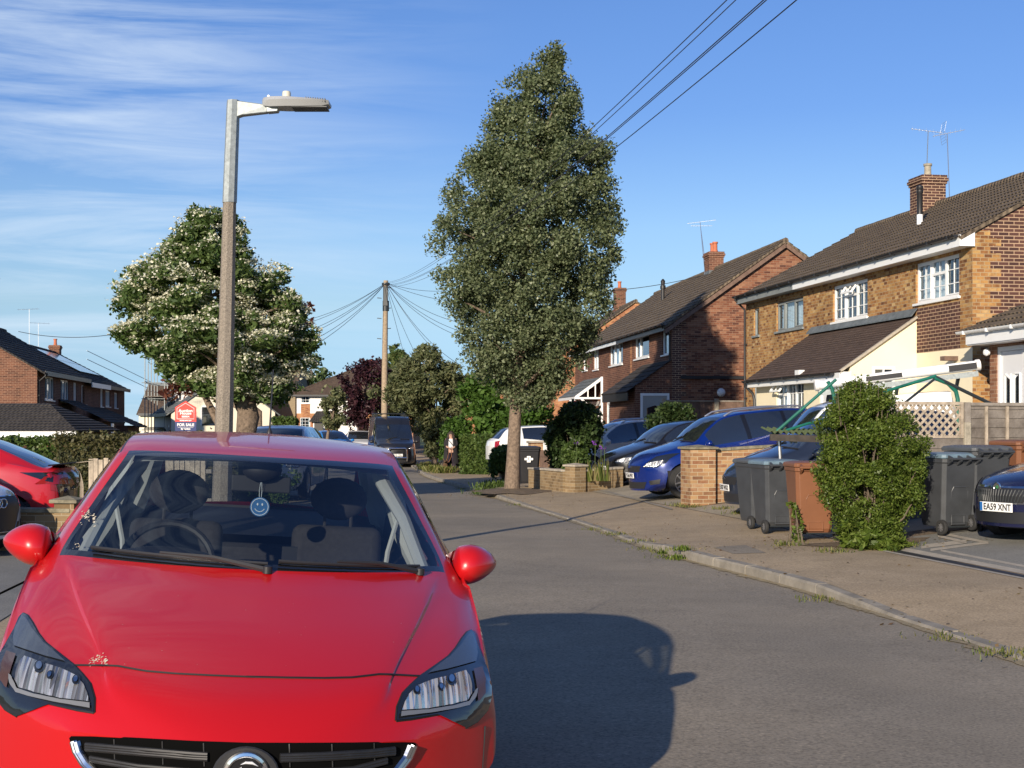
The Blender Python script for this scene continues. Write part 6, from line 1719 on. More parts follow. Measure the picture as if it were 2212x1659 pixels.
# parked further off
def far_car(kind, name, label, px, d, roof_y, back, pm, **kw):
 H = CAR_T[kind]['H']; p = at(px, roof_y, d); p.z -= H
 make_car(kind, name, label, p, back, pm, 0, du=.12, **kw)
far_car('suv', 'suv', 'silver SUV parked behind the flowering tree trunk, only its roof in sight', 566, 32, 917.5, (.02, 1), P_silver)
far_car('suv', 'suv', 'black SUV parked before the white hipped house, leftmost of the far cars', 655, 92, 925, (-.55, .83), P_black)
far_car('hatch', 'hatchback', 'dark grey hatchback between the black SUV and bright blue car', 697, 80, 931, (-.35, .93), P_grey)
far_car('hatch', 'hatchback', 'bright blue hatchback beside the small street tree', 744, 74, 930, (-.45, .9), P_skyblue)
far_car('suv', 'suv', 'white SUV just left of the black van', 776, 84, 930, (-.12, .99), P_white)
far_car('hatch', 'hatchback', 'red hatchback on a drive above the clipped hedge', 996, 64, 926, (.93, .36), P_red2)
n = at(858, 1000, 66.5); n.z = height(n.x, n.y) - .05
c = make_car('tall_van', 'panel_van', 'black high-roofed panel van with a chrome bull bar facing the viewer', n, (-.19, .98), P_vanblack, 0, plate=('AY10 CDU', .62), cat='van', du=.1)
badge_oval(c, .95, MT['badge_blue'], .11, .045)
y = c.front(0, .7)[0].y - c.L / 2 - .12
b = MB(); b.tube([(-.45, y + .1, .35), (-.45, y, .5), (-.43, y, .88), (-.36, y, .94), (.36, y, .94), (.43, y, .88), (.45, y, .5), (.45, y + .1, .35)], .035, 8); b.tube([(-.44, y, .5), (.44, y, .5)], .035, 8); b.build('bull_bar', MT['chrome'], c.root, smooth=True)
r = MB()
for x in (-.7, .7): r.tube([(x, -.2, 2.58), (x, 2.4, 2.6)], .02, 6)
for k in range(6): r.tube([(-.7, -.2 + k * .5, 2.58), (.7, -.2 + k * .5, 2.58)], .02, 6); r.tube([(-.7, -.2 + k * .5, 2.43), (-.7, -.2 + k * .5, 2.58)], .015, 6); r.tube([(.7, -.2 + k * .5, 2.43), (.7, -.2 + k * .5, 2.58)], .015, 6)
r.build('roof_rack', MT['dark_steel'], c.root)
# left-hand drive: the red crossover seen from behind, and the nose of a silver car
tail = Vector((-6.06, 20.1, .02)); bk = Vector((.995, .10, 0)).normalized()
cRED2 = make_car('coupe_suv', 'crossover', 'bright red crossover with black tail lamps on the left drive', tail - bk * 4.40, bk, P_red2, 0, du=.06)
f_ = [(-.62, 1.00), (.62, 1.00), (.74, .93), (.72, .68), (.45, .60), (-.45, .60), (-.72, .68), (-.74, .93)]
cRED2.patch('tail_panel', f_, cRED2.rear, MT['black_gloss'], .008, 3)
cRED2.patch('lamp_cluster', [(.45, .98), (.80, .96), (.84, .86), (.50, .84)], cRED2.rear, MT['tail_red'], .02, 2, mirror=True)
for sd in (1, -1):
 ray = lambda s, z, sd=sd: cRED2.side(s, z, sd)
 cRED2.patch('side_lamp', [(3.72, 1.02), (4.22, 1.01), (4.24, .86), (4.05, .90)], ray, MT['black_gloss'], .008, 2)
 cRED2.line('fuel_flap', [(3.02, .93), (3.28, .94), (3.28, .76), (3.04, .75), (3.02, .93)], ray, MT['black_plastic'], .004)
sp = MB(); q = cRED2.tree.ray_cast(Vector((0, 4.2, 3)), Vector((0, 0, -1)))[0]
sp.prism([(-.66, 4.05 - 2.2, q.z + .01), (.66, 4.05 - 2.2, q.z + .01), (.60, 4.42 - 2.2, q.z + .05), (-.60, 4.42 - 2.2, q.z + .05)], (0, 0, .02)); sp.build('spoiler', MT['black_gloss'], cRED2.root, bevel=.008)
bk = Vector((-.90, .43, 0)).normalized()
cAU = make_car('saloon', 'saloon_car', 'silver saloon showing only its dark honeycomb grille at the left edge', Vector((-6.0, 16.5, .11)), bk, P_silver, 0, du=.06)
gp_ = cAU.patch('grille_mesh', [(-.46, .72), (.46, .72), (.52, .60), (.36, .33), (-.36, .33), (-.52, .60)], cAU.front, MT['black_plastic'], .014, 3)[0]
cAU.line('grille_frame', [(-.47, .73), (.47, .73), (.53, .60), (.37, .32), (-.37, .32), (-.53, .60), (-.47, .73)], cAU.front, MT['chrome'], .012, lift=.01)
for x in (-.12, -.04, .04, .12):
 q = cAU.front(x, .66)[0]; Mx = Matrix.Translation((x, q.y - cAU.L / 2 - .02, .655)) @ Matrix.Rotation(math.pi / 2, 4, 'X')
 k = MB(); k.tube([Mx @ Vector((.052 * math.cos(a), .052 * math.sin(a), 0)) for a in np.linspace(0, 2 * math.pi, 25)], .007, 6, cap=False); k.build('ring_badge', MT['chrome'], gp_, smooth=True)
# navy saloon: chromed slatted grille and round badge
c = cNAVY; z0 = CAR_T['saloon']['zt'][0][1]
g = c.patch('grille_surround', [(-.44, z0 + .055), (.44, z0 + .055), (.47, z0 + .01), (.36, z0 - .15), (-.36, z0 - .15), (-.47, z0 + .01)], c.front, MT['chrome'], .010, 3)[0]
gi = c.patch('grille_slats', [(-.42, z0 + .030), (.42, z0 + .030), (.44, z0 + .0), (.34, z0 - .135), (-.34, z0 - .135), (-.44, z0 + .0)], c.front, MT['black_plastic'], .016, 3)[0]; gi.parent = g
sl = MB()
for x in np.linspace(-.39, .39, 19):
 P = [c.front(x * (1 - .16 * t), z0 + .02 - .145 * t)[0] for t in (0, .5, 1)]; sl.tube(c.off([(p.x, p.y - .022, p.z) for p in P]), .008, 5)
so = sl.build('slats', MT['dark_steel'], g)
q = c.front(0, z0 + .04)[0]; Mx = Matrix.Translation((0, q.y - c.L / 2 - .02, z0 + .045)) @ Matrix.Rotation(math.pi / 2, 4, 'X')
k = MB(); k.lathe([(.058, 0), (.06, .008), (.05, .012), (.046, .008)], 24, Mx); bo = k.build('round_badge', MT['chrome'], c.root, smooth=True)
k = MB(); k.lathe([(.047, .006), (0, .010)], 20, Mx); k.build('badge_field', MT['badge_green'], bo)
# ================================================================ THE RED HATCHBACK IN THE FOREGROUND
P_red = mat('red car paint', (.43, .006, .008), .32, .0, .4, coat=.65, coatr=.02)
def hb_axes(yaw, pitch, roll):
 cy, sy = math.cos(yaw), math.sin(yaw)
 s = Vector((-sy, cy, 0)); l = Vector((cy, sy, 0)); u = Vector((0, 0, 1))
 s2 = s * math.cos(pitch) + u * math.sin(pitch); u2 = u * math.cos(pitch) - s * math.sin(pitch)
 return s2, l * math.cos(roll) - u2 * math.sin(roll), u2 * math.cos(roll) + l * math.sin(roll)
HB = dict(
 zt=[(-.04, .672), (0, .70), (.05, .731), (.12, .768), (.25, .815), (.5, .893), (.8, .975), (1.04, 1.045), (1.4, 1.247), (1.74, 1.425), (2.1, 1.472), (2.5, 1.488), (3.1, 1.458), (3.48, 1.40), (3.80, 1.05), (3.92, .98), (3.98, .80)],
 x3=[(-.04, .665), (.0, .73), (.05, .78), (.12, .825), (.25, .860), (.5, .870), (.8, .870), (1.2, .866), (3.0, .868), (3.5, .845), (3.8, .80), (3.98, .70)],
 zm=[(-.04, .50), (.3, .56), (1.0, .62), (3.0, .64), (3.98, .6)],
 zb=[(-.04, .20), (.3, .17), (3.6, .19), (3.98, .30)],
 x4=[(-.04, .64), (.05, .75), (.12, .79), (.25, .828), (.54, .846), (.8, .848), (1.04, .848), (2.5, .842), (3.4, .81), (3.8, .75), (3.98, .66)],
 z4=[(-.04, .615), (.05, .655), (.12, .69), (.25, .735), (.54, .825), (.8, .90), (1.04, .955), (1.4, .985), (2.5, 1.02), (3.4, 1.05), (3.8, .96), (3.98, .74)],
 x6=[(-.04, .49), (.05, .55), (.12, .585), (.25, .635), (.54, .715), (.8, .765), (1.04, .795), (1.22, .762), (1.4, .715), (1.74, .625), (2.5, .605), (3.3, .575), (3.8, .56), (3.98, .5)],
 d6=[(-.04, .024), (.05, .026), (.12, .028), (.25, .026), (.54, .022), (.8, .028), (1.04, .042), (1.4, .062), (1.74, .058), (2.5, .062), (3.4, .06), (3.8, .06), (3.98, .05)],
 x7=[(-.04, .39), (.05, .43), (.12, .45), (.25, .475), (.6, .60), (.9, .695), (1.04, .742), (1.4, .655), (1.74, .560), (2.5, .548), (3.3, .52), (3.8, .50), (3.98, .45)],
 d7=[(-.04, .016), (.05, .016), (.12, .014), (.25, .010), (.6, .013), (.9, .014), (1.04, .018), (1.4, .025), (1.74, .018), (2.5, .030), (3.4, .035), (3.98, .03)],
 x8=[(-.04, .16), (.05, .30), (.12, .37), (.25, .415), (.6, .515), (.9, .59), (1.04, .60), (1.4, .45), (1.74, .33), (3.98, .3)],
 d8=[(-.04, .002), (.05, .0), (.12, -.003), (.25, -.006), (.45, -.007), (.7, -.006), (.95, .0), (1.04, .008), (1.4, .008), (1.74, .004), (2.5, .010), (3.98, .010)])
def hb_rows(u):
 g = lambda k: pchip(HB[k], u)
 zt = g('zt'); x3, z3 = g('x3'), g('zm'); x4, z4 = g('x4'), g('z4'); x6 = g('x6'); z6 = zt - g('d6'); x7 = g('x7'); z7 = zt - g('d7'); x8 = g('x8'); z8 = zt - g('d8')
 gh = max(0, min(1, (z6 - z4 - .03) / .38))
 f5 = .42 if u < 1.0 else .5
 x5 = x4 + (x6 - x4) * f5 + .022 * gh + (.018 if u < 1.0 else 0); z5 = z4 + (z6 - z4) * (f5 + (.12 if u < 1.0 else 0))
 zb = g('zb')
 return [(0, zb), (x3 * .82, zb), (x3 - .022, zb + .06), (x3, z3), (x4, z4), (x5, z5), (x6, z6), (x7, z7), (x8, z8), (0, zt)]
def red_hatchback():
 W = 1.746
 s2, l3, u3 = hb_axes(.1726, .0356, .0623)
 bow = [(-.04, .42), (.05, .34), (.25, .25), (.6, .25), (1.04, .28), (1.74, .31), (2.3, .10), (2.8, 0), (3.3, 0), (3.98, -.22)]
 keys = [1.04, 1.10, 1.68, 1.74, 1.42, 2.38, 2.47, 3.22, 3.48, 3.80, .25]
 c = Car('red_hatchback', 'bright red hatchback parked facing the viewer with a smiley hanging in its windscreen', (-.838, 4.2606, .0641), (0, 1), 4.02, W, hb_rows, bow, P_red, (-.04, 3.98), .035, keys, [(.84, .30), (3.35, .30)], .305, M=(s2, l3, u3), nsub=[1, 2, 4, 5, 4, 4, 3, 5, 8])
 ws = lambda u, r, j: 1.04 < u < 1.74 and r in (7, 8)
 rg = lambda u, r, j: 3.48 < u < 3.80 and r in (7, 8)
 j7 = sum(c.nsub[:7])
 brd = lambda u, r, j: ws(u, r, j) and (u < 1.085 or u > 1.69 or j < j7 + 1)
 gl = [(1.42, 2.38), (2.47, 3.22)]
 sg = lambda u, r, j: r in (4, 5) and any(a < u < b for a, b in gl)
 drip = lambda u, r, j: 1.74 < u < 3.3 and r == 6 and j == sum(c.nsub[:6]) + 1
 frame = lambda u, r, j: r in (4, 5) and (2.38 < u < 2.47)
 sgf = [f for f in c.faces(sg) if (c.V[f[3]][2] - c.V[f[0]][2]) > .008]; ss = set(sgf)
 rest = [f for f in c.faces(lambda u, r, j: not (ws(u, r, j) or rg(u, r, j) or drip(u, r, j) or frame(u, r, j))) if f not in ss]
 body = c.shell('body', rest, P_red, caps=True, sharp=24)
 c.bvh()
 c.shell('windscreen', c.faces(lambda u, r, j: ws(u, r, j) and not brd(u, r, j)), MT['car_glass'])
 c.shell('windscreen_border', c.faces(brd), MT['black_gloss'])
 c.shell('rear_window', c.faces(rg), MT['car_glass'])
 for sd in (1, -1):
  for a, b in gl: c.shell('side_window', [f for f in sgf if a - .001 <= c.us[f[0] // c.n] < b], MT['car_glass'], sides=(sd,))
  c.shell('roof_strip', c.faces(drip), MT['black_plastic'], sides=(sd,)); c.shell('door_pillar', c.faces(frame), MT['black_gloss'], sides=(sd,))
 c.make_wheels(MT['alu'], dz=(-.0, -.075))
 # ---- headlights traced on the wing
 k = lambda x, y: (702 + x * .2187, 1296 + y * .2187)
 ring = [(700, 1195), (712, 1060), (768, 925), (850, 840), (940, 757), (1080, 660), (1220, 560), (1290, 480), (1350, 385), (1400, 322), (1440, 302), (1470, 345), (1500, 450), (1545, 560), (1600, 700), (1632, 860), (1632, 960), (1600, 1085), (1500, 1200), (1388, 1262), (1400, 1180), (1425, 1135), (1395, 1088), (1100, 1132), (850, 1178)]
 hl = c.patch('headlight', [k(*p) for p in ring], c.cam, MT['lamp_black'], .006, 3, mirror=True)
 refl = [(742, 1105), (770, 1030), (815, 950), (890, 872), (1040, 812), (1220, 765), (1375, 716), (1412, 770), (1432, 850), (1428, 935), (1385, 1000), (1230, 1040), (1000, 1085)]
 for i, o in enumerate(c.patch('reflector', [k(*p) for p in refl], c.cam, MT['reflector'], .012, 3, mirror=True)): o.parent = hl[i]
 strip_ = [(735, 1120), (1000, 1098), (1240, 1055), (1395, 1010), (1440, 940), (1470, 900), (1490, 890), (1470, 965), (1400, 1045), (1250, 1085), (1000, 1130), (728, 1170)]
 for i, o in enumerate(c.patch('light_guide', [k(*p) for p in strip_], c.cam, mat('clear light guide', (.22, .225, .225), .2, .3, coat=1), .014, 2, mirror=True)): o.parent = hl[i]
 upper = [(1010, 740), (1110, 660), (1230, 570), (1330, 460), (1400, 360), (1440, 330), (1480, 440), (1495, 540), (1480, 620), (1380, 650), (1200, 700)]
 for i, o in enumerate(c.patch('lamp_shroud', [k(*p) for p in upper], c.cam, mat('lamp shroud', (.05, .06, .075), .18, coat=1), .010, 3, mirror=True)): o.parent = hl[i]
 for cx, cy, r in ((1225, 812, 62), (885, 918, 48), (1120, 885, 40)):
  pts = [k(cx + r * math.cos(a) * .75, cy + r * math.sin(a)) for a in np.linspace(0, 2 * math.pi, 14, endpoint=False)]
  for i, o in enumerate(c.patch('bulb', pts, c.cam, MT['lamp_black'], .016, 1, mirror=True)): o.parent = hl[i]
  pts = [k(cx + r * math.cos(a) * .42, cy + r * math.sin(a) * .6) for a in np.linspace(0, 2 * math.pi, 12, endpoint=False)]
  for i, o in enumerate(c.patch('bulb_tip', pts, c.cam, MT['chrome'], .020, 1, mirror=True)): o.parent = hl[i]
 ind = [(1450, 700), (1540, 680), (1575, 800), (1560, 930), (1490, 1010), (1480, 860)]
 for i, o in enumerate(c.patch('indicator', [k(*p) for p in ind], c.cam, mat('smoked amber lens', (.07, .035, .02), .12, coat=1), .012, 2, mirror=True)): o.parent = hl[i]
 # dark gap round the lamp and the bonnet shut line
 q = [k(*p) for p in ring] + [k(*ring[0])]
 c.line('lamp_gap', q, c.cam, MT['ink'], .005, mirror=True, lift=.004, n=3)
 sl = [(907.6, 1461), (880, 1459.5), (845, 1457.5), (819, 1457), (795, 1460), (760, 1464), (700, 1465.5), (620, 1464.5), (532, 1462.5)]
 c.line('bonnet_gap', sl, c.cam, MT['ink'], .0048, mirror=True, n=5)
 # bonnet side gap and door gaps
 for sd in (1, -1):
  ray = lambda s, z, sd=sd: c.side(s, z, sd)
  c.line('door_gap', [(1.40, .97), (1.37, .8), (1.40, .5), (1.44, .3)], ray, MT['ink'], .004)
  c.line('door_gap', [(2.46, 1.0), (2.50, .8), (2.48, .5), (2.44, .3)], ray, MT['ink'], .004)
  h = MB(); p = c.side(2.28, .90, sd)[0]; h.bar((p.x + sd * .022, 2.18 - c.L / 2, .895), (p.x + sd * .022, 2.36 - c.L / 2, .905), .032, .028); h.build('door_handle', P_red, c.root, bevel=.008)
 # ---- grille with chrome wing, slats and emblem
 kl = lambda x, y: (x * .2187, 1296 + y * .2187)
 gL = [(690, 1350), (700, 1335), (760, 1332)]
 gr = [(151.5, 1594), (156, 1589.5), (200, 1590), (300, 1595), (420, 1602), (530, 1606), (640, 1606), (760, 1605), (870, 1602.5), (893, 1603), (897, 1607), (893, 1622), (878, 1648), (858, 1672), (835, 1690), (530, 1712), (230, 1690), (195, 1668), (170, 1640), (155, 1608)]
 go = c.patch('grille', gr, c.cam, mat('grille cavity', (.002, .002, .002), 1.0, spec=.1), .004, 4)[0]
 def bar3(name, pts, w, m, parent, lift):
  P = []
  for i in range(len(pts) - 1):
   for t in np.linspace(0, 1, 6, endpoint=False):
    h = c.cam(pts[i][0] + (pts[i + 1][0] - pts[i][0]) * t, pts[i][1] + (pts[i + 1][1] - pts[i][1]) * t)[0]
    if h is not None: P.append((h.x, h.y - lift, h.z))
  mb = MB(); mb.tube(c.off(P), w, 8); return mb.build(name, m, parent, smooth=True)
 sm = mat('grille slat', (.014, .014, .015), .5, var=.25, vscale=20)
 for pts in ([(187, 1606), (300, 1616), (420, 1626), (455, 1628)], [(605, 1630), (700, 1627), (800, 1621), (862, 1614)]):
  for dy, w in ((0, .0075), (5, .0075), (10, .0075)): bar3('grille_slat', [(x, y + dy) for x, y in pts], w, sm, go, .012)
 for pts in ([(196, 1634), (300, 1652), (450, 1665)], [(610, 1666), (760, 1658), (850, 1634)]):
  for dy, w in ((0, .007), (6, .007)): bar3('grille_slat', [(x, y + dy) for x, y in pts], w, sm, go, .012)
 for x, y in ((247, 1596), (351, 1600), (440, 1604), (625, 1606), (717, 1606), (808, 1604)): bar3('grille_post', [(x, y), (x + 2, y + 60)], .0025, sm, go, .006)
 chrome_l = [(160, 1599), (166, 1620), (182, 1646), (205, 1668), (240, 1686), (300, 1698)]; chrome_r = [(893, 1608), (882, 1634), (862, 1660), (835, 1682), (790, 1694)]
 sat = mat('satin chrome', (.62, .64, .66), .18, 1.0)
 for pts in (chrome_l, chrome_r):
  for off, w in ((0, .013), (7, .014)):
   bar3('chrome_wing', [(x + (off if pts is chrome_l else -off), y + off * .2) for x, y in pts], w, sat, go, .012)
 # emblem: ring, dark field and a stylised winged beast
 h = c.cam(531, 1668)[0]; ex, es, ez = h.x, h.y - .02, h.z
 em = MB(); em.prism([(ex + .098 * math.cos(a) * (1 if abs(math.sin(a)) < .9 else 1), es + .012 - c.L / 2, ez + .085 * math.sin(a) - .004) for a in np.linspace(0, 2 * math.pi, 28, endpoint=False)], (0, -.012, 0)); eo = em.build('emblem', MT['black_plastic'], c.root, bevel=.004)
 Mx = Matrix.Translation((ex, es - c.L / 2 - .004, ez)) @ Matrix.Rotation(math.pi / 2, 4, 'X')
 r = MB(); r.lathe([(.052, .0), (.053, .010), (.058, .014), (.066, .012), (.069, .0)], 36, Mx); r.build('emblem_ring', MT['chrome'], eo, smooth=True)
 r = MB(); r.lathe([(.052, .002), (.0, .003)], 30, Mx); r.build('emblem_field', MT['black_gloss'], eo)
 wing = [(-.045, -.02), (-.03, .012), (-.012, .024), (-.020, .006), (-.002, .018), (-.008, .0), (.008, .010), (.004, -.008), (-.010, -.03), (-.03, -.035)]
 head = [(.004, -.012), (.016, .012), (.030, .020), (.024, .010), (.042, .004), (.034, -.004), (.046, -.014), (.026, -.02), (.018, -.036), (.006, -.03)]
 crest = [(-.018, .030), (-.002, .040), (.018, .040), (.036, .026), (.018, .032), (-.002, .033)]
 b = MB()
 for poly in (wing, head, crest): b.prism([Mx @ Vector((x, y, .004)) for x, y in poly], Mx.to_3x3() @ Vector((0, 0, .006)))
 b.build('emblem_figure', mat('bright emblem metal', (.75, .76, .78), .35, .4), eo, bevel=.0015)
 # lower bumper
 lo = [(-.62, .40), (.62, .40), (.52, .26), (-.52, .26)]
 c.patch('lower_intake', lo, c.front, MT['black_plastic'], .006, 3)
 c.plate(None, 0, .47)
 tl = [(.56, 1.0), (.70, .98), (.72, .74), (.60, .70)]; c.patch('tail_light', tl, c.rear, MT['tail_red'], .006, 3, mirror=True)
 # ---- mirrors
 for sd in (1, -1):
  cx, s0, z0 = sd * .868, 1.54, 1.035
  mb = MB(); n, m = 26, 16; vs = []; fs = []
  for i in range(m + 1):
   a = math.pi * i / m
   for j in range(n):
    b_ = 2 * math.pi * j / n
    X = math.cos(a); Y = math.sin(a) * math.cos(b_); Z = math.sin(a) * math.sin(b_)
    sx = .120; x = X * sx; taper = 1 - .30 * max(0, X) ** 1.6
    z = Z * .082 * taper * (1.05 if Z > 0 else .95); y = Y * .115 * taper
    if y > .045: y = .045 + (y - .045) * .15
    if X < -.4: x = -.4 * sx + (x + .4 * sx) * .3
    vs.append((cx + sd * x, s0 + y + .03 * max(0, X) - c.L / 2, z0 + z + .01 * X))
  for i in range(m):
   for j in range(n): j2 = (j + 1) % n; fs.append((i * n + j, i * n + j2, (i + 1) * n + j2, (i + 1) * n + j))
  mb.add(vs, fs); mo = mb.build('door_mirror', P_red, c.root, smooth=True, sharp=60)
  g = MB(); y = s0 + .066 - c.L / 2
  g.add([(cx + sd * .10 * math.cos(a), y, z0 + .062 * math.sin(a)) for a in np.linspace(0, 2 * math.pi, 20, endpoint=False)], [tuple(range(20))]); g.build('mirror_glass', MT['chrome'], mo)
  a_ = MB(); a_.bar((sd * .76, s0 - .02 - c.L / 2, .955), (sd * .82, s0 - c.L / 2, .985), .11, .055); a_.build('mirror_foot', MT['black_plastic'], mo, bevel=.012)
 # ---- wipers and scuttle
 def top(x, s): return c.tree.ray_cast(Vector((x, s, 3)), Vector((0, 0, -1)))[0]
 for (x0, u0, x1, u1) in ((.04, 1.05, -.62, 1.075), (.63, 1.045, .08, 1.07)):
  P = []
  for t in np.linspace(0, 1, 11):
   x = x0 + (x1 - x0) * t; P.append(top(x, c.S(u0 + (u1 - u0) * t, x)))
  w = MB(); w.tube(c.off([(p.x, p.y, p.z + .020) for p in P]), .007, 6); w.tube(c.off([(p.x, p.y + .014, p.z + .012) for p in P]), .004, 6)
  ax = top(x0, c.S(u0 - .03, x0)); w.tube(c.off([(ax.x, ax.y, ax.z + .012), (P[3].x, P[3].y - .01, P[3].z + .03), (P[6].x, P[6].y, P[6].z + .03)]), [.012, .009, .006], 6); w.lathe([(.018, 0), (.018, .025), (0, .032)], 10, Matrix.Translation((ax.x, ax.y - c.L / 2, ax.z)))
  w.build('wiper', MT['black_plastic'], c.root, smooth=True)
 # ---- roof aerial
 p = top(.03, 3.30); a = MB(); a.lathe([(.022, 0), (.016, .03), (.006, .05)], 10, Matrix.Translation((p.x, p.y - c.L / 2, p.z))); a.tube(c.off([(p.x, p.y, p.z + .04), (p.x, p.y + .16, p.z + .36)]), [.005, .003], 6); a.build('roof_aerial', MT['black_plastic'], c.root, smooth=True)
 # ---- cabin
 d = MB(); L2 = c.L / 2
 pr = [(.80, .62), (1.25, .98), (1.42, 1.005), (1.56, .985), (1.62, .90), (1.60, .60), (1.4, .45)]
 for i in range(len(pr) - 1):
  (a0, z0), (a1, z1) = pr[i], pr[i + 1]; wA = .70 if a0 < 1.3 else .76
  d.add([(-wA, a0 - L2, z0), (wA, a0 - L2, z0), (.76, a1 - L2, z1), (-.76, a1 - L2, z1)], [(0, 1, 2, 3)])
 do = d.build('dashboard', MT['dash'], c.root, smooth=True, sharp=60)
 b = MB(); b.ball((-.36, 1.50 - L2, .985), (.24, .14, .075), 16, 8); b.build('instrument_hood', MT['dash'], do, smooth=True)
 f = MB(); f.box(-.78, .78, 1.2 - L2, 3.6 - L2, .24, .30); f.box(-.80, -.775, 1.4 - L2, 3.4 - L2, .3, .93); f.box(.775, .80, 1.4 - L2, 3.4 - L2, .3, .93); f.box(-.78, .78, 1.18 - L2, 1.22 - L2, .25, .9); f.build('cabin_floor', MT['trim_dark'], c.root)
 w = MB(); R = Matrix.Translation((-.36, 1.70 - L2, .955)) @ Matrix.Rotation(math.radians(66), 4, 'X')
 w.tube([R @ Vector((.185 * math.cos(a), .185 * math.sin(a), 0)) for a in np.linspace(0, 2 * math.pi, 33)], .0155, 8, cap=False)
 for a in (math.radians(200), math.radians(-20), math.radians(270)): w.bar(R @ Vector((0, 0, -.02)), R @ Vector((.18 * math.cos(a), .18 * math.sin(a), 0)), .05, .02)
 w.lathe([(.07, -.05), (.07, .0), (.05, .02), (0, .022)], 16, R); w.build('steering_wheel', MT['trim_dark'], c.root, smooth=True)
 def seat(x, s, name='front_seat', hr=True, lean=.22):
  k = MB(); B_ = Matrix.Translation((x, s - L2, .45)) @ Matrix.Rotation(-.20, 4, 'X')
  k.box(-.235, .235, -.02, .11, 0, .38, B_); k.box(-.205, .205, -.015, .10, .381, .66, B_)
  k.box(x - .24, x + .24, s - .48 - L2, s - .03 - L2, .36, .50)
  so = k.build(name, MT['seat'], c.root, smooth=True, bevel=.045, seg=3)
  if hr:
   h_ = MB(); h_.ball((x, s + .175 - L2, 1.215), (.132, .062, .100), 16, 10); h_.tube([(x - .06, s + .14 - L2, 1.05), (x - .06, s + .17 - L2, 1.2)], .008, 6); h_.tube([(x + .06, s + .14 - L2, 1.05), (x + .06, s + .17 - L2, 1.2)], .008, 6); h_.build('headrest', MT['seat'], so, smooth=True)
 seat(-.36, 2.10); seat(.36, 2.16)
 k = MB(); k.box(-.62, .62, 3.02 - L2, 3.16 - L2, .45, .90); k.box(-.62, .62, 2.55 - L2, 3.0 - L2, .36, .50); ro = k.build('rear_seat', MT['seat'], c.root, bevel=.05, seg=2)
 for x in (-.36, .36): h_ = MB(); h_.ball((x, 3.14 - L2, .95), (.12, .05, .06), 14, 8); h_.build('headrest', MT['seat'], ro, smooth=True)
 k = MB(); k.add([(-.66, 3.12 - L2, .94), (.66, 3.12 - L2, .94), (.60, 3.74 - L2, 1.02), (-.60, 3.74 - L2, 1.02)], [(0, 1, 2, 3)]); k.add([(-.66, 3.76 - L2, .3), (.66, 3.76 - L2, .3), (.60, 3.78 - L2, 1.03), (-.60, 3.78 - L2, 1.03)], [(0, 1, 2, 3)])
 for sd in (1, -1): k.add([(sd * .74, 2.5 - L2, .3), (sd * .70, 3.7 - L2, .3), (sd * .66, 3.7 - L2, 1.08), (sd * .775, 2.5 - L2, 1.02)], [(0, 1, 2, 3)])
 k.build('parcel_shelf', MT['trim_dark'], c.root)
 # pillar trims and headlining, pale
 for sd in (1, -1):
  q = MB()
  P = [(sd * .665, 1.42, 1.02), (sd * .605, 1.70, 1.19), (sd * .515, 2.02, 1.345), (sd * .515, 2.3, 1.375), (sd * .515, 3.2, 1.345)]
  q.tube(c.off(P), [.026, .028, .032, .03, .03], 8); q.tube(c.off([(sd * .575, 2.42, 1.37), (sd * .68, 2.42, 1.05), (sd * .76, 2.42, .92)]), [.05, .045, .05], 8); q.tube(c.off([(sd * .545, 3.2, 1.35), (sd * .60, 3.45, 1.2), (sd * .70, 3.55, .95)]), [.06, .07, .08], 8)
  q.build('pillar_trim', MT['trim_pale'], c.root, smooth=True)
  s_ = MB(); s_.tube(c.off([(sd * .665, 2.40, 1.22), (sd * .60, 2.32, .98), (sd * .55, 2.2, .5)]), .012, 6); s_.build('seat_belt', MT['trim_pale'], c.root)
 q = MB(); vs = []
 for s_, z in ((1.80, 1.395), (1.95, 1.425), (2.5, 1.452), (3.1, 1.425), (3.42, 1.375)):
  for x in np.linspace(-.54, .54, 9): vs.append((x, s_ + .10 * (x / .54) ** 2 * (1 if s_ < 2.2 else 0) - L2, z - .03 * (x / .54) ** 2))
 q.add(vs, [(i * 9 + j, i * 9 + j + 1, (i + 1) * 9 + j + 1, (i + 1) * 9 + j) for i in range(4) for j in range(8)]); q.build('headlining', MT['trim_pale'], c.root, smooth=True)
 # mirror, sensor cover
 q = MB(); q.ball((0, 1.85 - L2, 1.365), (.085, .06, .055), 14, 8); q.build('sensor_cover', MT['trim_dark'], c.root, smooth=True)
 q = MB(); q.box(-.125, .125, 1.86 - L2, 1.885 - L2, 1.265, 1.335); q.tube([(0, 1.87 - L2, 1.33), (0, 1.82 - L2, 1.38)], .012, 6); q.build('rear_view_mirror', MT['trim_dark'], c.root, bevel=.014, seg=2)
 # phone cradle on the dash
 q = MB(); q.box(.095, .155, 1.34 - L2, 1.36 - L2, 1.03, 1.10); q.tube([(.12, 1.36 - L2, 1.0), (.12, 1.355 - L2, 1.05)], .010, 6); q.build('phone_holder', MT['black_plastic'], c.root)
 # droppings and small flecks on the paint and glass
 rs = random.Random(3); mm = mat('dried bird dropping', (.50, .45, .36), .9, var=.3, vscale=60)
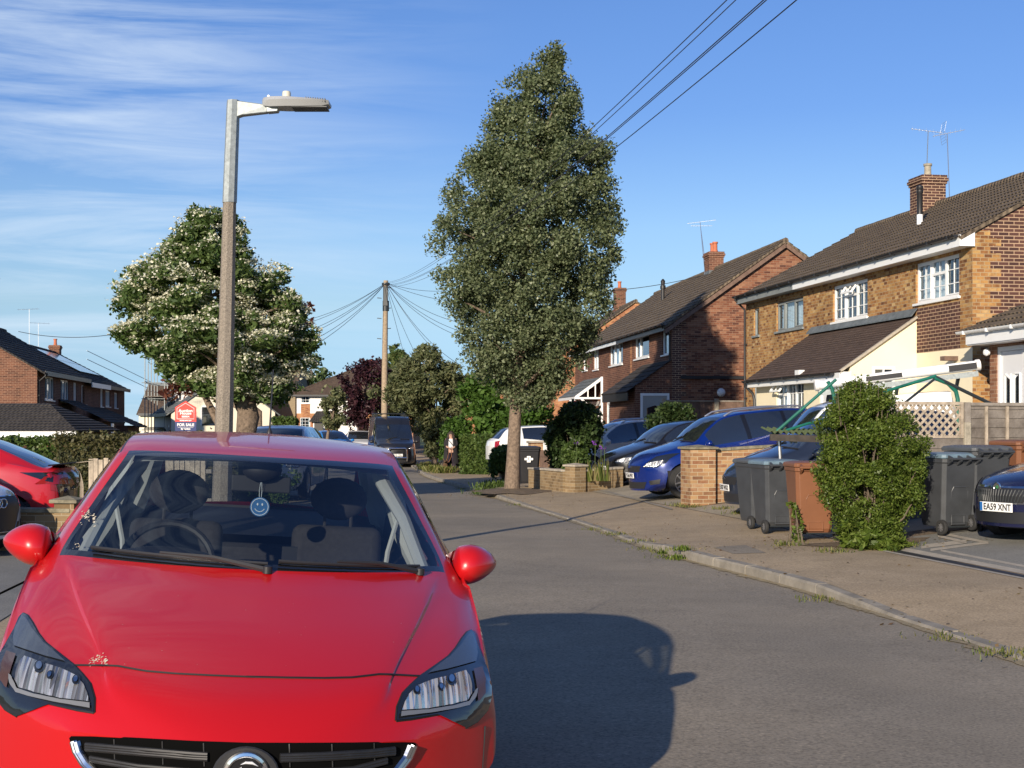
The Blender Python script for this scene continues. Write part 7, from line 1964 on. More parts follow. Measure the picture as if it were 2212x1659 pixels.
 def flecks(name, cx, cy, w, h, n, size, m=mm):
  mb = MB();
  for _ in range(n):
   t = rs.uniform(-1, 1); x = cx + t * w; y = cy + (rs.gauss(0, .35) + abs(t) * .6) * h; r = size * rs.uniform(.3, 1)
   p, nr = c.cam(x, y)
   if p is None: continue
   nr = nr.normalized(); nr = -nr if nr.z < 0 else nr
   t1 = nr.cross(Vector((0, 1, 0))).normalized(); t2 = nr.cross(t1); a0 = rs.uniform(0, 6)
   mb.add(c.off([p + nr * .0015 + (t1 * math.cos(a0 + a) * r * rs.uniform(.4, 1.5) + t2 * math.sin(a0 + a) * r * rs.uniform(.4, 1.0)) for a in np.linspace(0, 6.28, 6, endpoint=False)]), [tuple(range(6))])
  if mb.f: o = mb.build(name, m, c.root); o['kind'] = 'stuff'
 flecks('bird_dropping', 212, 1422, 20, 16, 60, .005); flecks('bird_dropping', 190, 1110, 16, 22, 50, .006); flecks('bird_dropping', 165, 1175, 8, 16, 14, .004)
 flecks('paint_specks', 560, 1330, 400, 130, 26, .0022)
 # hanging smiley: its own thing
 Pm = c.A @ Vector((.0, 1.845, 1.205)) + c.nose
 sm_ = thing('hanging_smiley', 'blue round smiley air freshener hanging below the red car mirror', 'air freshener', Pm, c.A)
 D = MB(); Mz = Matrix.Rotation(math.pi / 2, 4, 'X'); D.lathe([(0, -.004), (.041, -.004), (.041, .004), (0, .004)], 32, Mz); D.build('disc', mat('blue felt', (.03, .13, .33), .8), sm_)
 wm = mat('white print', (.65, .72, .78), .7)
 D = MB(); D.tube([Mz @ Vector((.0355 * math.cos(a), .0355 * math.sin(a), .0045)) for a in np.linspace(0, 2 * math.pi, 33)], .0017, 5, cap=False); D.build('rim_print', wm, sm_)
 for x in (-.010, .010): D = MB(); D.prism([Mz @ Vector((x + .0034 * math.cos(a), .011 + .0055 * math.sin(a), .0042)) for a in np.linspace(0, 6.283, 12, endpoint=False)], Mz.to_3x3() @ Vector((0, 0, .0015))); D.build('eye', wm, sm_)
 D = MB(); D.tube([Mz @ Vector((.022 * math.cos(a), .002 + .022 * math.sin(a), .0048)) for a in np.linspace(math.radians(205), math.radians(335), 14)], .0017, 5); D.build('smile', wm, sm_)
 D = MB(); D.tube([(-.004, 0, .04), (-.006, 0, .07), (-.002, -.01, .105)], .0012, 4); D.tube([(.004, 0, .04), (.005, 0, .07), (.002, -.01, .105)], .0012, 4); D.build('cord', wm, sm_)
 return c
HATCH = red_hatchback()
MT['iris'] = leafmat('purple petals', [(.10, .02, .22), (.22, .06, .40)], .3)
# ================================================================ WALLS, FENCES, BINS
def line_frame(a, b):
 a, b = Vector(a), Vector(b); return a, math.atan2(b.y - a.y, b.x - a.x), (Vector((b.x, b.y, 0)) - Vector((a.x, a.y, 0))).length
def brick_wall(name, label, a, b, h, m, piers=(), th=.22, cope=True, slope=0.0, cat='garden wall', cope_m=None, capw=.05):
 o, ang, L = line_frame(a, b); r = thing(name, label, cat, o, ang); s = (b.z - a.z) / L
 mb = MB(); mb.box(0, L, -th / 2, th / 2, -.25, h)
 for i, v in enumerate(mb.v): mb.v[i] = (v[0], v[1], v[2] + v[0] * s)
 mb.build('brickwork', m, r)
 if cope:
  mb = MB(); n = max(1, int(L / .6))
  for i in range(n): mb.box(L * i / n + .004, L * (i + 1) / n - .004, -th / 2 - .03, th / 2 + .03, h + .002, h + .055 + .004 * (i % 2))
  for i, v in enumerate(mb.v): mb.v[i] = (v[0], v[1], v[2] + v[0] * s)
  mb.build('coping', cope_m or MT['coping'], r, bevel=.008)
 for (x, w, ph) in piers:
  z = x * s
  p = MB(); p.box(x - w / 2, x + w / 2, -w / 2 - .003, w / 2 + .003, z - .25, z + ph); po = p.build('pier', m, r)
  c = MB(); c.box(x - w / 2 - capw, x + w / 2 + capw, -w / 2 - capw, w / 2 + capw, z + ph + .002, z + ph + .045)
  c.add([(x - w / 2 - capw, -w / 2 - capw, z + ph + .046), (x + w / 2 + capw, -w / 2 - capw, z + ph + .046), (x + w / 2 + capw, w / 2 + capw, z + ph + .046), (x - w / 2 - capw, w / 2 + capw, z + ph + .046), (x, 0, z + ph + .09)], [(0, 1, 4), (1, 2, 4), (2, 3, 4), (3, 0, 4)])
  c.build('pier_cap', cope_m or MT['coping'], po, bevel=.006)
 return r
a = gpt(1480, 1094); b = a + Vector((.97, .24, 0)) * 4.2; b.z = a.z + .22
zt = CH - (966 - YH) * a.y / F - a.z
brick_wall('garden_wall', 'multicoloured brick wall with a capped end pier beside the blue SUV', a + Vector((.26, .06, 0)), b, zt - .10, MT['b_garden'], [(.0, .52, zt - .04)])
a = gpt(1243, 1063); zt = CH - (1006 - YH) * a.y / F - a.z
a.z = height(a.x, a.y)
b = Vector((2.75, 36.2, a.z + .05)); e = Vector((.55, 38.4, height(.55, 38.4)))
brick_wall('low_wall', 'low weathered brick wall with squat pier under the irises', a, b, zt - .16, MT['b_low'], [(.0, .36, zt - .02)], cope_m=MT['setts'])
brick_wall('low_wall', 'low weathered brick wall running from the pier to the black bin', a + Vector((-.20, .25, 0)), e, zt - .16, MT['b_low'], cope_m=MT['setts'])
g = ground_at(1200, 41.5); zt = CH - (955 - YH) * 41.5 / F - g.z
for px, d, lab in ((1200, 41.5, 'brick gate pier with stone cap behind the black bin'), (1157, 43.0, 'brick gate pier half hidden by the street tree trunk')):
 g = ground_at(px, d); r = thing('gate_pier', lab, 'gate pier', g, .2, 'brick gate piers')
 k = MB(); k.box(-.19, .19, -.19, .19, -.2, zt); k.build('brickwork', MT['b_garden'], r); k = MB(); k.box(-.24, .24, -.24, .24, zt + .002, zt + .06); k.build('cap', MT['setts'], r, bevel=.01)
k = MB(); g1 = ground_at(1164, 42.9);
t = thing('garden_gate', 'low brown wooden gate between the brick gate piers', 'gate', ground_at(1166, 42.8), math.atan2(-1.3, .45))
for i in range(8): k.box(.05 + i * .12, .15 + i * .12, -.02, .02, .1, .95)
k.box(0, 1.05, -.035, -.021, .3, .4); k.box(0, 1.05, -.035, -.021, .75, .85); k.build('boards', MT['wood_brown'], t)
a = ground_at(1087, 47.5); a.z = height(a.x, a.y); b = ground_at(1050, 53.0)
zt = CH - (988 - YH) * 47.5 / F - a.z
brick_wall('low_wall', 'short pale brick garden wall in front of the glossy green shrub', a, b, .62, MT['b_low'], [(5.2, .34, .8)], cope=False)
def lap_fence():
 a = Vector((4.70, 20.55, 0)); d = Vector((.97, .245, 0)).normalized(); a.z = height(a.x, a.y)
 zt = CH - (872 - YH) * 21.1 / F
 r = thing('fence', 'weathered lap fence with lattice top panel and concrete post', 'fence', (a.x, a.y, a.z), math.atan2(d.y, d.x))
 H = zt - a.z
 def t_of(px): k = (px - CX) / F; return (k * a.y - a.x) / (d.x - k * d.y)
 tp = t_of(2087); rs = random.Random(2)
 # post
 p = MB(); p.box(tp - .055, tp + .055, -.06, .06, -.2, H - .28); p.build('concrete_post', MT['conc'], r, bevel=.01)
 p = MB(); p.box(tp - .05, tp + .045, -.055, .05, H - .279, H + .02); p.build('post_top', MT['wood_old'], r)
 def lap(x0, x1, z0, z1, name):
  mb = MB(); z = z0
  while z < z1 - .03:
   hh = rs.uniform(.13, .17); t = min(z + hh, z1); n = 8
   for i in range(n):
    xa, xb = x0 + (x1 - x0) * i / n, x0 + (x1 - x0) * (i + 1) / n; w = .012 * math.sin(i * 1.7 + z * 9)
    mb.box(xa, xb, -.028, -.012, z - .015, t + w * .6) if i == 0 and False else None
   e = [t + .008 * math.sin(k * 1.3 + z * 20) for k in range(n + 1)]
   vs = [(x0 + (x1 - x0) * k / n, -.032, z - .02 + .006 * math.sin(k * 2 + z * 7)) for k in range(n + 1)] + [(x0 + (x1 - x0) * k / n, -.012, e[k]) for k in range(n + 1)]
   mb.add(vs, [(k, k + 1, n + 2 + k, n + 1 + k) for k in range(n)])
   z = t
  mb.box(x0, x1, -.010, .004, z0 - .02, z1)
  return mb.build(name, MT['wood_lap'], r)
 lap(0, tp - .06, -.05, H - .52, 'lap_panel'); lap(tp + .06, tp + 1.95, -.05, H - .03, 'lap_panel'); lap(tp + 2.05, tp + 4.0, -.05, H - .03, 'lap_panel')
 f = MB()
 f.box(tp + .06, tp + 1.95, -.045, .03, H - .03, H + .015); f.box(tp + 2.05, tp + 4, -.045, .03, H - .03, H + .015); f.build('capping', MT['wood_old'], r)
 for px in (2127, 2172): x = t_of(px); f = MB(); f.box(x - .02, x + .02, -.06, -.034, -.05, H - .04); f.build('batten', MT['wood_pale'], r)
 f = MB(); f.box(tp + 1.955, tp + 2.045, -.05, .05, -.2, H + .03); f.build('concrete_post', MT['conc'], r)
 # lattice
 z0, z1 = H - .47, H - .02; x0, x1 = 0.0, tp - .06
 fr = MB(); fr.box(x0, x1, -.03, .03, z0 - .04, z0); fr.box(x0, x1, -.03, .03, z1, z1 + .045); fr.box(x1 - .045, x1, -.03, .03, z0 + .001, z1 - .001); fr.box(x0, x0 + .045, -.03, .03, z0 + .001, z1 - .001); fo = fr.build('lattice_frame', MT['wood_pale'], r)
 la = MB(); st = .125; hz = z1 - z0; x = x0 - hz
 while x < x1:
  for (sx, y) in ((1, -.008), (-1, .008)):
   xa, xb = (x, x + hz) if sx > 0 else (x + hz, x)
   # clip to the frame
   def pt(t): return xa + (xb - xa) * t, z0 + hz * t
   ts = [0, 1]
   lo, hi = 0.0, 1.0
   for lim in (x0 + .04, x1 - .04):
    pass
   f_ = lambda t: x0 + .03 < xa + (xb - xa) * t < x1 - .03
   tt = [q / 40 for q in range(41) if f_(q / 40)]
   if len(tt) > 3:
    p0, p1 = pt(tt[0]), pt(tt[-1]); la.bar((p0[0], y, p0[1]), (p1[0], y, p1[1]), .034, .012, up=(0, 1, 0))
  x += st
 la.build('lattice', MT['wood_pale'], fo)
 return r
MT['wood_lap'] = mat('weathered lap boards', (.085, .07, .058), .9, col2=(.20, .175, .15), vscale=3.2, bump=.5, bscale=25)
lap_fence()
# close-board fence between the two houses
a = at(1430, 918, 45.5); b = at(1618, 918, 46.5); z0 = .45; zt = CH + (918 - 868) * 46 / F
r = thing('fence', 'brown close-board fence with concrete posts between the brick houses', 'fence', (a.x, a.y, z0), math.atan2(b.y - a.y, b.x - a.x)); L = (b - a).length; H = zt - z0
k = MB(); n = int(L / .11)
for i in range(n): k.box(i * .11 + .003, i * .11 + .107, -.02 + .006 * (i % 2), .0, -.2, H)
k.build('boards', MT['wood_brown'], r); k = MB(); k.box(0, L, -.04, .02, H + .002, H + .05); k.build('capping', MT['wood_old'], r)
for px in (1432, 1545): x = (px - 1430) / 188 * L; k = MB(); k.box(x - .06, x + .06, -.09, -.025, -.2, H + .10); k.build('concrete_post', MT['conc'], r)
# green tubular frame with a corrugated roof sheet
def steel_frame():
 o = ground_at(1700, 21.7); r = thing('steel_frame', 'green tubular steel frame carrying a mossy corrugated roof sheet', 'garden frame', o)
 P = lambda x, y, d: at(x, y, d) - o
 def tube(name, pts, w=.022, m='green_steel'): k = MB(); k.tube(pts, w, 7); return k.build(name, MT[m], r, smooth=True)
 tube('strut', [P(1668, 940, 21.6), P(1806, 820, 21.75)], .024); tube('strut', [P(1672, 938, 21.6), P(1745, 915, 21.7), P(1795, 905, 21.8)])
 tube('hoop', [P(1788, 824, 21.75), P(1797, 838, 21.75), P(1802, 858, 21.75), P(1803, 900, 21.75), P(1803, 1000, 21.75)], .03)
 tube('strut', [P(1898, 850, 21.95), P(2022, 812, 22.05)], .026); tube('hoop', [P(2018, 816, 22.05), P(2048, 828, 22.05), P(2065, 845, 22.05), P(2069, 862, 22.05), P(2069, 1000, 22.05)], .034)
 tube('brace', [P(2022, 816, 22.05), P(1952, 872, 21.95)], .02, 'dark_steel'); tube('brace', [P(2018, 813, 22.05), P(2140, 872, 22.0)], .028, 'dark_steel')
 tube('post', [P(1683, 945, 21.6), P(1687, 1010, 21.6), P(1689, 1075, 21.6)], .026, 'alu')
 # corrugated sheet, seen along its ridges
 k = MB(); n = 90; a = P(1664, 934, 21.3); b = P(1840, 940, 21.5); dep = Vector((-.05, .55, .07)); vs = []
 for i in range(n + 1):
  t = i / n; p = a.lerp(b, t); w = Vector((0, 0, .022 * math.sin(t * n * .95))); vs += [p + w, p + dep + w]
 k.add(vs, [(2 * i, 2 * i + 1, 2 * i + 3, 2 * i + 2) for i in range(n)]); k.build('corrugated_sheet', mat('mossy green sheet', (.09, .12, .045), .9, var=.35, vscale=9), r, smooth=True)
 k = MB(); q = Vector((0, .02, -.075)); k.bar(a + q, b + q, .05, .10); k.build('beam', MT['wood_brown2'], r)
MT['wood_brown2'] = mat('dark stained timber', (.05, .042, .034), .85, var=.3, vscale=8)
steel_frame()
# wheelie bins: local -y is the hinge and wheel side
def make_bin(label, body, lid, loc, rot, group='wheelie bins along the kerb', sc=1.0, lidm=None):
 r = thing('wheelie_bin', label, 'wheelie bin', loc, rot, group)
 mb = MB(); prof = [(.10, .225, -.20, .235), (.16, .238, -.235, .25), (.60, .262, -.28, .305), (.93, .280, -.315, .345), (.935, .292, -.335, .357), (.985, .294, -.338, .36)]
 vs = [];
 for z, w, y0, y1 in prof:
  c = .045
  ring = [(-w + c, y0), (w - c, y0), (w, y0 + c), (w, y1 - c), (w - c, y1), (-w + c, y1), (-w, y1 - c), (-w, y0 + c)]
  vs += [(x * sc, y * sc, z * sc) for x, y in ring]
 fs = [(i * 8 + k, i * 8 + (k + 1) % 8, (i + 1) * 8 + (k + 1) % 8, (i + 1) * 8 + k) for i in range(len(prof) - 1) for k in range(8)]
 mb.add(vs, fs + [tuple(range(7, -1, -1))]); bo = mb.build('bin_body', body, r, bevel=.012, seg=2)
 # raised panel outline and foot recess on the wheel side
 k = MB(); f = lambda z: -.20 - .115 * (z - .10) / .83 - .006
 pts = [(-.13, f(.16), .16), (-.13, f(.56), .56), (-.10, f(.62), .62), (.10, f(.62), .62), (.13, f(.56), .56), (.13, f(.16), .16)]
 k.tube([Vector(p) * sc for p in pts], .010 * sc, 6); k.build('moulded_rib', body, bo)
 k = MB(); k.box(-.11 * sc, .11 * sc, (f(.2) - .028) * sc, (f(.2) + .0) * sc, .125 * sc, .15 * sc); k.box(-.11 * sc, -.085 * sc, (f(.22) - .025) * sc, f(.22) * sc, .15 * sc, .24 * sc); k.box(.085 * sc, .11 * sc, (f(.22) - .025) * sc, f(.22) * sc, .15 * sc, .24 * sc); k.box(-.11 * sc, .11 * sc, (f(.25) - .02) * sc, f(.25) * sc, .24 * sc, .262 * sc); k.build('foot_hold', body, bo, bevel=.004)
 # lid: shallow dome, lip and hinge lugs
 k = MB(); lp = [(.990, .302, -.330, .40), (1.028, .302, -.335, .405), (1.050, .285, -.31, .38), (1.066, .20, -.22, .27)]; vs = []
 for z, w, y0, y1 in lp:
  c = .04; ring = [(-w + c, y0), (w - c, y0), (w, y0 + c), (w, y1 - c), (w - c, y1), (-w + c, y1), (-w, y1 - c), (-w, y0 + c)]; vs += [(x * sc, y * sc, z * sc) for x, y in ring]
 k.add(vs, [(i * 8 + q, i * 8 + (q + 1) % 8, (i + 1) * 8 + (q + 1) % 8, (i + 1) * 8 + q) for i in range(len(lp) - 1) for q in range(8)] + [tuple(range(24, 32)), tuple(range(7, -1, -1))]); lo = k.build('lid', lid, r, bevel=.008, seg=2)
 k = MB(); k.tube([(-.25 * sc, -.395 * sc, .985 * sc), (.25 * sc, -.395 * sc, .985 * sc)], .017 * sc, 8); k.build('handle_bar', body, bo, smooth=True)
 for x in (-.22, -.07, .07, .22):
  k = MB(); k.prism([(x - .014, -.335, 1.03), (x - .014, -.41, 1.005), (x - .014, -.40, .955), (x - .014, -.325, .90)], (.028, 0, 0)); k.v = [tuple(Vector(v) * sc) for v in k.v]; k.build('hinge_lug', body, lo)
 for sd in (1, -1):
  Mx = Matrix.Translation((sd * .275 * sc, -.265 * sc, .10 * sc)) @ Matrix.Rotation(sd * math.pi / 2, 4, 'Y')
  k = MB(); k.lathe([(.055 * sc, -.025), (.095 * sc, -.025), (.10 * sc, -.015), (.10 * sc, .015), (.095 * sc, .025), (.058 * sc, .025), (.055 * sc, .0)], 20, Mx, cap=False); wo = k.build('wheel', MT['rubber'], r, smooth=True)
  k = MB(); k.lathe([(.056 * sc, .008), (.02 * sc, .008), (.02 * sc, .022), (0, .024)], 16, Mx)
  for q in range(8): a = q * math.pi / 4; k.bar(Mx @ Vector((.015 * math.cos(a), .015 * math.sin(a), .016)), Mx @ Vector((.055 * sc * math.cos(a), .055 * sc * math.sin(a), .016)), .008)
  k.build('hub', MT['grey_plastic'], wo, smooth=True)
 k = MB(); k.tube([(-.27 * sc, -.265 * sc, .10 * sc), (.27 * sc, -.265 * sc, .10 * sc)], .012, 6); k.build('axle', MT['dark_steel'], r)
 return r
MT['grey_plastic'] = mat('grey hub plastic', (.12, .12, .125), .5)
ang = math.atan2(-.99, .14) + math.pi / 2
def bin_at(px, py, dx=0.0, dy=0.0): g = gpt(px, py); return Vector((g.x + dx, g.y + dy, height(g.x + dx, g.y + dy)))
make_bin('dark grey wheelie bin leftmost of the kerbside group', MT['bin_grey'], MT['bin_lid'], bin_at(1634, 1142, .10, .25), ang + .12)
make_bin('grey wheelie bin with pale blue-grey lid next to the brown bin', MT['bin_grey'], MT['bin_lid_blue'], bin_at(1676, 1152, .05, .25), ang + .05)
make_bin('brown wheelie bin left of the privet bush', MT['bin_brown'], MT['bin_brown'], bin_at(1752, 1168, .05, .25), ang - .10)
make_bin('grey wheelie bin with faded blue lid right of the privet bush', MT['bin_grey'], MT['bin_lid_blue'], bin_at(2052, 1156, .03, .25), ang + .22)
make_bin('dark grey wheelie bin with grey lid nearest the navy saloon', MT['bin_grey'], MT['bin_lid'], bin_at(2124, 1148, .05, .35), ang + .15, sc=1.04)
make_bin('brown wheelie bin against the fence at the right edge', MT['bin_brown'], MT['bin_brown'], bin_at(2205, 1120, .1, .2), ang + .1)
B2 = make_bin('black wheelie bin with a white lettered sticker beside the street tree', MT['bin_black'], MT['bin_black'], bin_at(1142, 1052, .0, .1), math.pi * 1.0 + .05, sc=1.05)
st = thing('paper_label', 'white cross-shaped paper label with letter E on the black bin', 'label', B2.location + Vector((0, -.40, .76)), 0)
k = MB(); k.box(-.05, .05, 0, .003, -.08, .09); k.box(-.115, .115, -.0035, -.0005, -.02, .04); k.build('sheet', MT['plate'], st); text_obj('letter', 'E', .11, MT['ink'], st, Matrix.Translation((0, -.006, .015)) @ Matrix.Rotation(math.pi / 2, 4, 'X'), .001)
# ================================================================ LAMP POST
def lamp_post():
 d = 15.0; k = d / F; z = lambda y: CH + (YH - y) * k; X = lambda x: (x - CX) * k
 b = Vector((X(470) + .02, d, height(X(470), d))); r = thing('street_lamp', 'leaning concrete lamp post with galvanised sleeve and flat LED lantern', 'lamp post', b)
 zs = z(438) - b.z; zt = z(217) - b.z
 def octo(mb, secs, flat=.55):
  vs = []; n = 8
  for (x, zz, w) in secs:
   c = w * .29
   for (px, py) in ((-w / 2 + c, -w / 2), (w / 2 - c, -w / 2), (w / 2, -w / 2 + c), (w / 2, w / 2 - c), (w / 2 - c, w / 2), (-w / 2 + c, w / 2), (-w / 2, w / 2 - c), (-w / 2, -w / 2 + c)):
    q = Matrix.Rotation(math.radians(-22), 3, 'Z') @ Vector((px, py, 0)); vs.append((x + q.x, q.y, zz))
  mb.add(vs, [(i * n + j, i * n + (j + 1) % n, (i + 1) * n + (j + 1) % n, (i + 1) * n + j) for i in range(len(secs) - 1) for j in range(n)] + [tuple(range(len(secs) * n - n, len(secs) * n)), tuple(range(n - 1, -1, -1))])
 xt = X(504) - b.x; xs = X(496) - b.x
 mb = MB(); octo(mb, [(-.03, -.3, .215), (0, .0, .212), (xs * .55, zs * .5, .168), (xs, zs + .02, .128)]); mb.build('concrete_post', MT['conc_post'], r)
 mb = MB(); octo(mb, [(xs, zs, .142), ((xs + xt) / 2, (zs + zt) / 2, .136), (xt, zt - .04, .130), (xt, zt, .122)]); so = mb.build('steel_sleeve', MT['galv'], r)
 xa = X(578) - b.x; za = z(234) - b.z
 mb = MB(); mb.prism([(xt - .03, -.05, zt), (xt - .03, -.05, zt - .21), (xt + .10, -.05, zt - .165), (xa, -.025, za - .045), (xa, -.025, za + .035)], (0, .10, 0)); mb.build('bracket_arm', MT['galv'], so, bevel=.008)
 # lantern
 x0, x1 = X(568) - b.x, X(713) - b.x; L = x1 - x0; zc = z(222) - b.z
 mb = MB(); secs = []
 for t, w, hu, hd in ((0, .05, .028, .03), (.03, .09, .045, .045), (.12, .14, .050, .060), (.35, .17, .046, .062), (.6, .17, .030, .062), (.9, .16, .008, .058), (1.0, .13, -.004, .036)):
  secs.append((x0 + L * t, w, hu, hd))
 vs = []; n = 8
 for (x, w, hu, hd) in secs: vs += [(x, -w, zc + hu * .1), (x, -w * .9, zc + hu * .8), (x, -w * .4, zc + hu), (x, w * .4, zc + hu), (x, w * .9, zc + hu * .8), (x, w, zc + hu * .1), (x, w * .8, zc - hd), (x, -w * .8, zc - hd)]
 mb.add(vs, [(i * n + j, i * n + (j + 1) % n, (i + 1) * n + (j + 1) % n, (i + 1) * n + j) for i in range(len(secs) - 1) for j in range(n)] + [tuple(range(7, -1, -1)), tuple(range(len(secs) * n - n, len(secs) * n))])
 lo = mb.build('lantern', mat('lantern grey', (.40, .41, .41), .4, .3), r, smooth=True, sharp=30)
 f = MB()
 for i in range(9): x = x0 + L * (.66 + i * .035); f.box(x, x + .008, -.15, .15, zc - .02, zc + .032 - i * .002)
 f.build('cooling_fins', MT['dark_steel'], lo)
 f = MB(); f.box(x0 + L * .45, x0 + L * .97, -.12, .12, zc - .070, zc - .060); f.build('led_panel', MT['dark_steel'], lo)
 f = MB(); f.prism([(x0 + .04, -.06, zc - .03), (x0 + .05, -.06, zc - .11), (x0 + .16, -.06, zc - .10), (x0 + .18, -.06, zc - .045)], (0, .12, 0)); f.build('fixing_block', MT['galv'], lo, bevel=.005)
 f = MB(); xp = X(619) - b.x; f.lathe([(.032, zc + .04), (.034, zc + .058), (.045, zc + .062), (.045, zc + .10), (.040, zc + .118), (.0, .122 + zc)], 16, Matrix.Translation((xp, 0, 0))); f.build('photocell', mat('cream photocell', (.55, .52, .42), .5), lo, smooth=True)
 f = MB(); f.bar((x0 + .06, -.05, zc + .05), (x0 + .075, -.05, zc + .065), .02); f.build('catch', MT['white_pvc'], lo)
lamp_post()
# ================================================================ SALE BOARD
def sale_board():
 d = 40.0; k = d / F; b = ground_at(401, d); r = thing('sale_board', 'red and navy house-shaped auction sale board on a white post', 'sale sign', b, .12)
 z = lambda y: CH + (YH - y) * k - b.z; x = lambda p: (p - 400.5) * k
 red = mat('red sign face', (.72, .045, .03), .5); nav = mat('navy sign face', (.015, .03, .13), .5); wh = mat('white sign print', (.82, .80, .78), .5)
 m = MB(); m.box(x(404.5), x(410), .013, .055, -.3, z(905)); m.build('post', MT['white_pvc'], r)
 m = MB(); m.prism([(x(378), 0, z(911)), (x(423), 0, z(911)), (x(423), 0, z(880)), (x(400.5), 0, z(866)), (x(378), 0, z(880))], (0, .012, 0)); bo = m.build('board', red, r)
 m = MB(); m.box(x(378), x(423), 0, .012, z(931), z(911) - .001); m.build('lower_band', nav, r)
 m = MB(); P = [(x(382.5), -.003, z(905)), (x(382.5), -.003, z(882.5)), (x(400.5), -.003, z(871)), (x(418.5), -.003, z(882.5)), (x(418.5), -.003, z(905)), (x(382.5), -.003, z(905))]
 m.tube(P, .010, 4); m.build('house_outline', wh, bo)
 R = Matrix.Rotation(math.pi / 2, 4, 'X')
 for s, y, w, h in (('Auction', 887.3, 30, .115), ('House', 893, 24, .105), ('ESSEX', 900, 17, .06), ('01702 837 213', 908.6, 25, .035), ('FOR SALE', 917.8, 36, .11), ('By auction', 926.5, 20, .055)):
  text_obj('lettering', s, h, wh, bo, Matrix.Translation((0, -.004, z(y))) @ R, .002, w * k, bold=.0035)
 m = MB(); m.box(x(384), x(417), -.004, -.001, z(923.2), z(922.6)); m.build('rule', wh, bo)
sale_board()
# ================================================================ TELEGRAPH POLE AND CABLES
TPd = 70.0
tb = at(829.5, 918, TPd); tb.z = gz(TPd); TPt = at(833.5, 606, TPd)
r = thing('telegraph_pole', 'tall wooden telegraph pole with climbing steps behind the black van', 'telegraph pole', tb)
H = TPt.z - tb.z
k = MB(); k.tube([(0, 0, -.3), (.03, 0, H * .5), (TPt.x - tb.x, 0, H)], [.17, .145, .115], 14); k.build('pole', MT['pole_wood'], r, smooth=True)
k = MB()
for i in range(9):
 zz = H * .52 + i * .5; k.tube([((-1) ** i * .12, 0, zz), ((-1) ** i * .34, 0, zz + .02)], .02, 5)
k.build('climbing_steps', MT['dark_steel'], r)
k = MB(); k.box(TPt.x - tb.x - .12, TPt.x - tb.x + .10, -.2, -.10, H - 1.25, H - .3); k.lathe([(.16, H - 1.5), (.16, H - 1.0)], 12, Matrix.Translation((TPt.x - tb.x, 0, 0))); k.lathe([(.20, H - .22), (.20, H - .12)], 16, Matrix.Translation((TPt.x - tb.x, 0, 0))); k.build('distribution_box', MT['dark_steel'], r)
def cable(label, a, b, sag, w=.010, group='telephone cables fanning from the pole'):
 a, b = Vector(a), Vector(b); o = thing('cable', label, 'cable', a, 0, group); pts = []
 for i in range(33):
  t = i / 32; p = a.lerp(b, t) - a; p.z -= sag * 4 * t * (1 - t); pts.append(p)
 k = MB(); k.tube(pts, w, 5); k.build('wire', MT['wire'], o, smooth=True)
# cables passing overhead to the right
for i, (ex, ey, d, sag, w) in enumerate(((1668, -95, 12, .60, .0055), (1686, -92, 12, .62, .005), (1748, -88, 11.5, .66, .006), (1757, -90, 11.5, .66, .0055), (1852, -110, 11, .72, .006))):
 cable('thin cable crossing overhead from the pole to the upper right', TPt + Vector((0, 0, -.1 - .05 * i)), at(ex, ey, d), sag, w, 'cables crossing overhead')
lab = 'thin cable running from the telegraph pole to the left-hand houses'
for (ex, ey, d, s) in ((560, 706, 66, .5), (545, 722, 64, .5), (575, 738, 60, .5), (570, 752, 56, .5), (590, 768, 50, .5), (602, 788, 46, .4)):
 cable(lab, TPt + Vector((0, 0, -.12)), at(ex, ey, d), s)
lab = 'thin cable dropping from the telegraph pole to the right-hand houses'
for (ex, ey, d, s) in ((884, 800, 78, .2), (918, 800, 74, .3), (985, 800, 68, .4), (1000, 792, 60, .5), (1060, 742, 58, .6), (1100, 730, 54, .7), (1150, 700, 50, .8), (1175, 640, 60, .6), (1060, 606, 80, .5)):
 cable(lab, TPt + Vector((0, 0, -.12)), at(ex, ey, d), s)
cable('thin cable strung from the tree to the red-brown house chimney', at(1180, 628, 54), at(1530, 592, 52), .25, .012, 'house service cables')
cable('thin cable strung left across the sky behind the terrace', at(40, 716, 66), at(300, 712, 60), .3, .014, 'house service cables')
# ================================================================ LEFT FRONT GARDENS
a = Vector((-5.42, 17.6, .115)); b = Vector((-9.4, 17.9, .115))
brick_wall('low_wall', 'low mossy brick wall with capped pillar on the left', a, b, .48, MT['b_low'], [(.08, .25, .60)])
a = Vector((-7.5, 25.2, .1)); b = Vector((-5.9, 24.6, .1)); r = thing('fence', 'pale bleached upright-board fence behind the red crossover', 'fence', a, math.atan2(b.y - a.y, b.x - a.x)); L = (b - a).length + .8
k = MB(); n = int(L / .105)
for i in range(n): k.box(i * .105, i * .105 + .092 + .008 * math.sin(i * 3), -.012 + .006 * math.sin(i * 5), .010, -.1, .98 + .018 * math.sin(i * 2.7))
k.build('boards', MT['wood_pale'], r); k = MB(); k.box(0, L, .012, .05, .25, .32); k.box(0, L, .012, .05, .75, .82); k.build('rails', MT['wood_old'], r)
hedge('hedge', 'dry brownish hedge above the pale board fence on the left', Vector((-8.6, 27.2, .05)), Vector((-4.9, 26.2, .05)), 1.36, .8, LG_hedge_brown, 15000, .045, 211, wob=.09)
hedge('hedge', 'dark green hedge in shade before the left terrace', Vector((-13.5, 35, .0)), Vector((-7.2, 34, .0)), 1.30, 1.0, LG_hedge, 11000, .07, 213, wob=.08)
hedge('hedge', 'green garden hedge before the pebbledash house', at(590, 918, 82) + Vector((0, 0, -2.0)), at(642, 918, 82) + Vector((0, 0, -2.0)), 2.3, 1.2, LG_hedge, 6000, .12, 215, wob=.12)
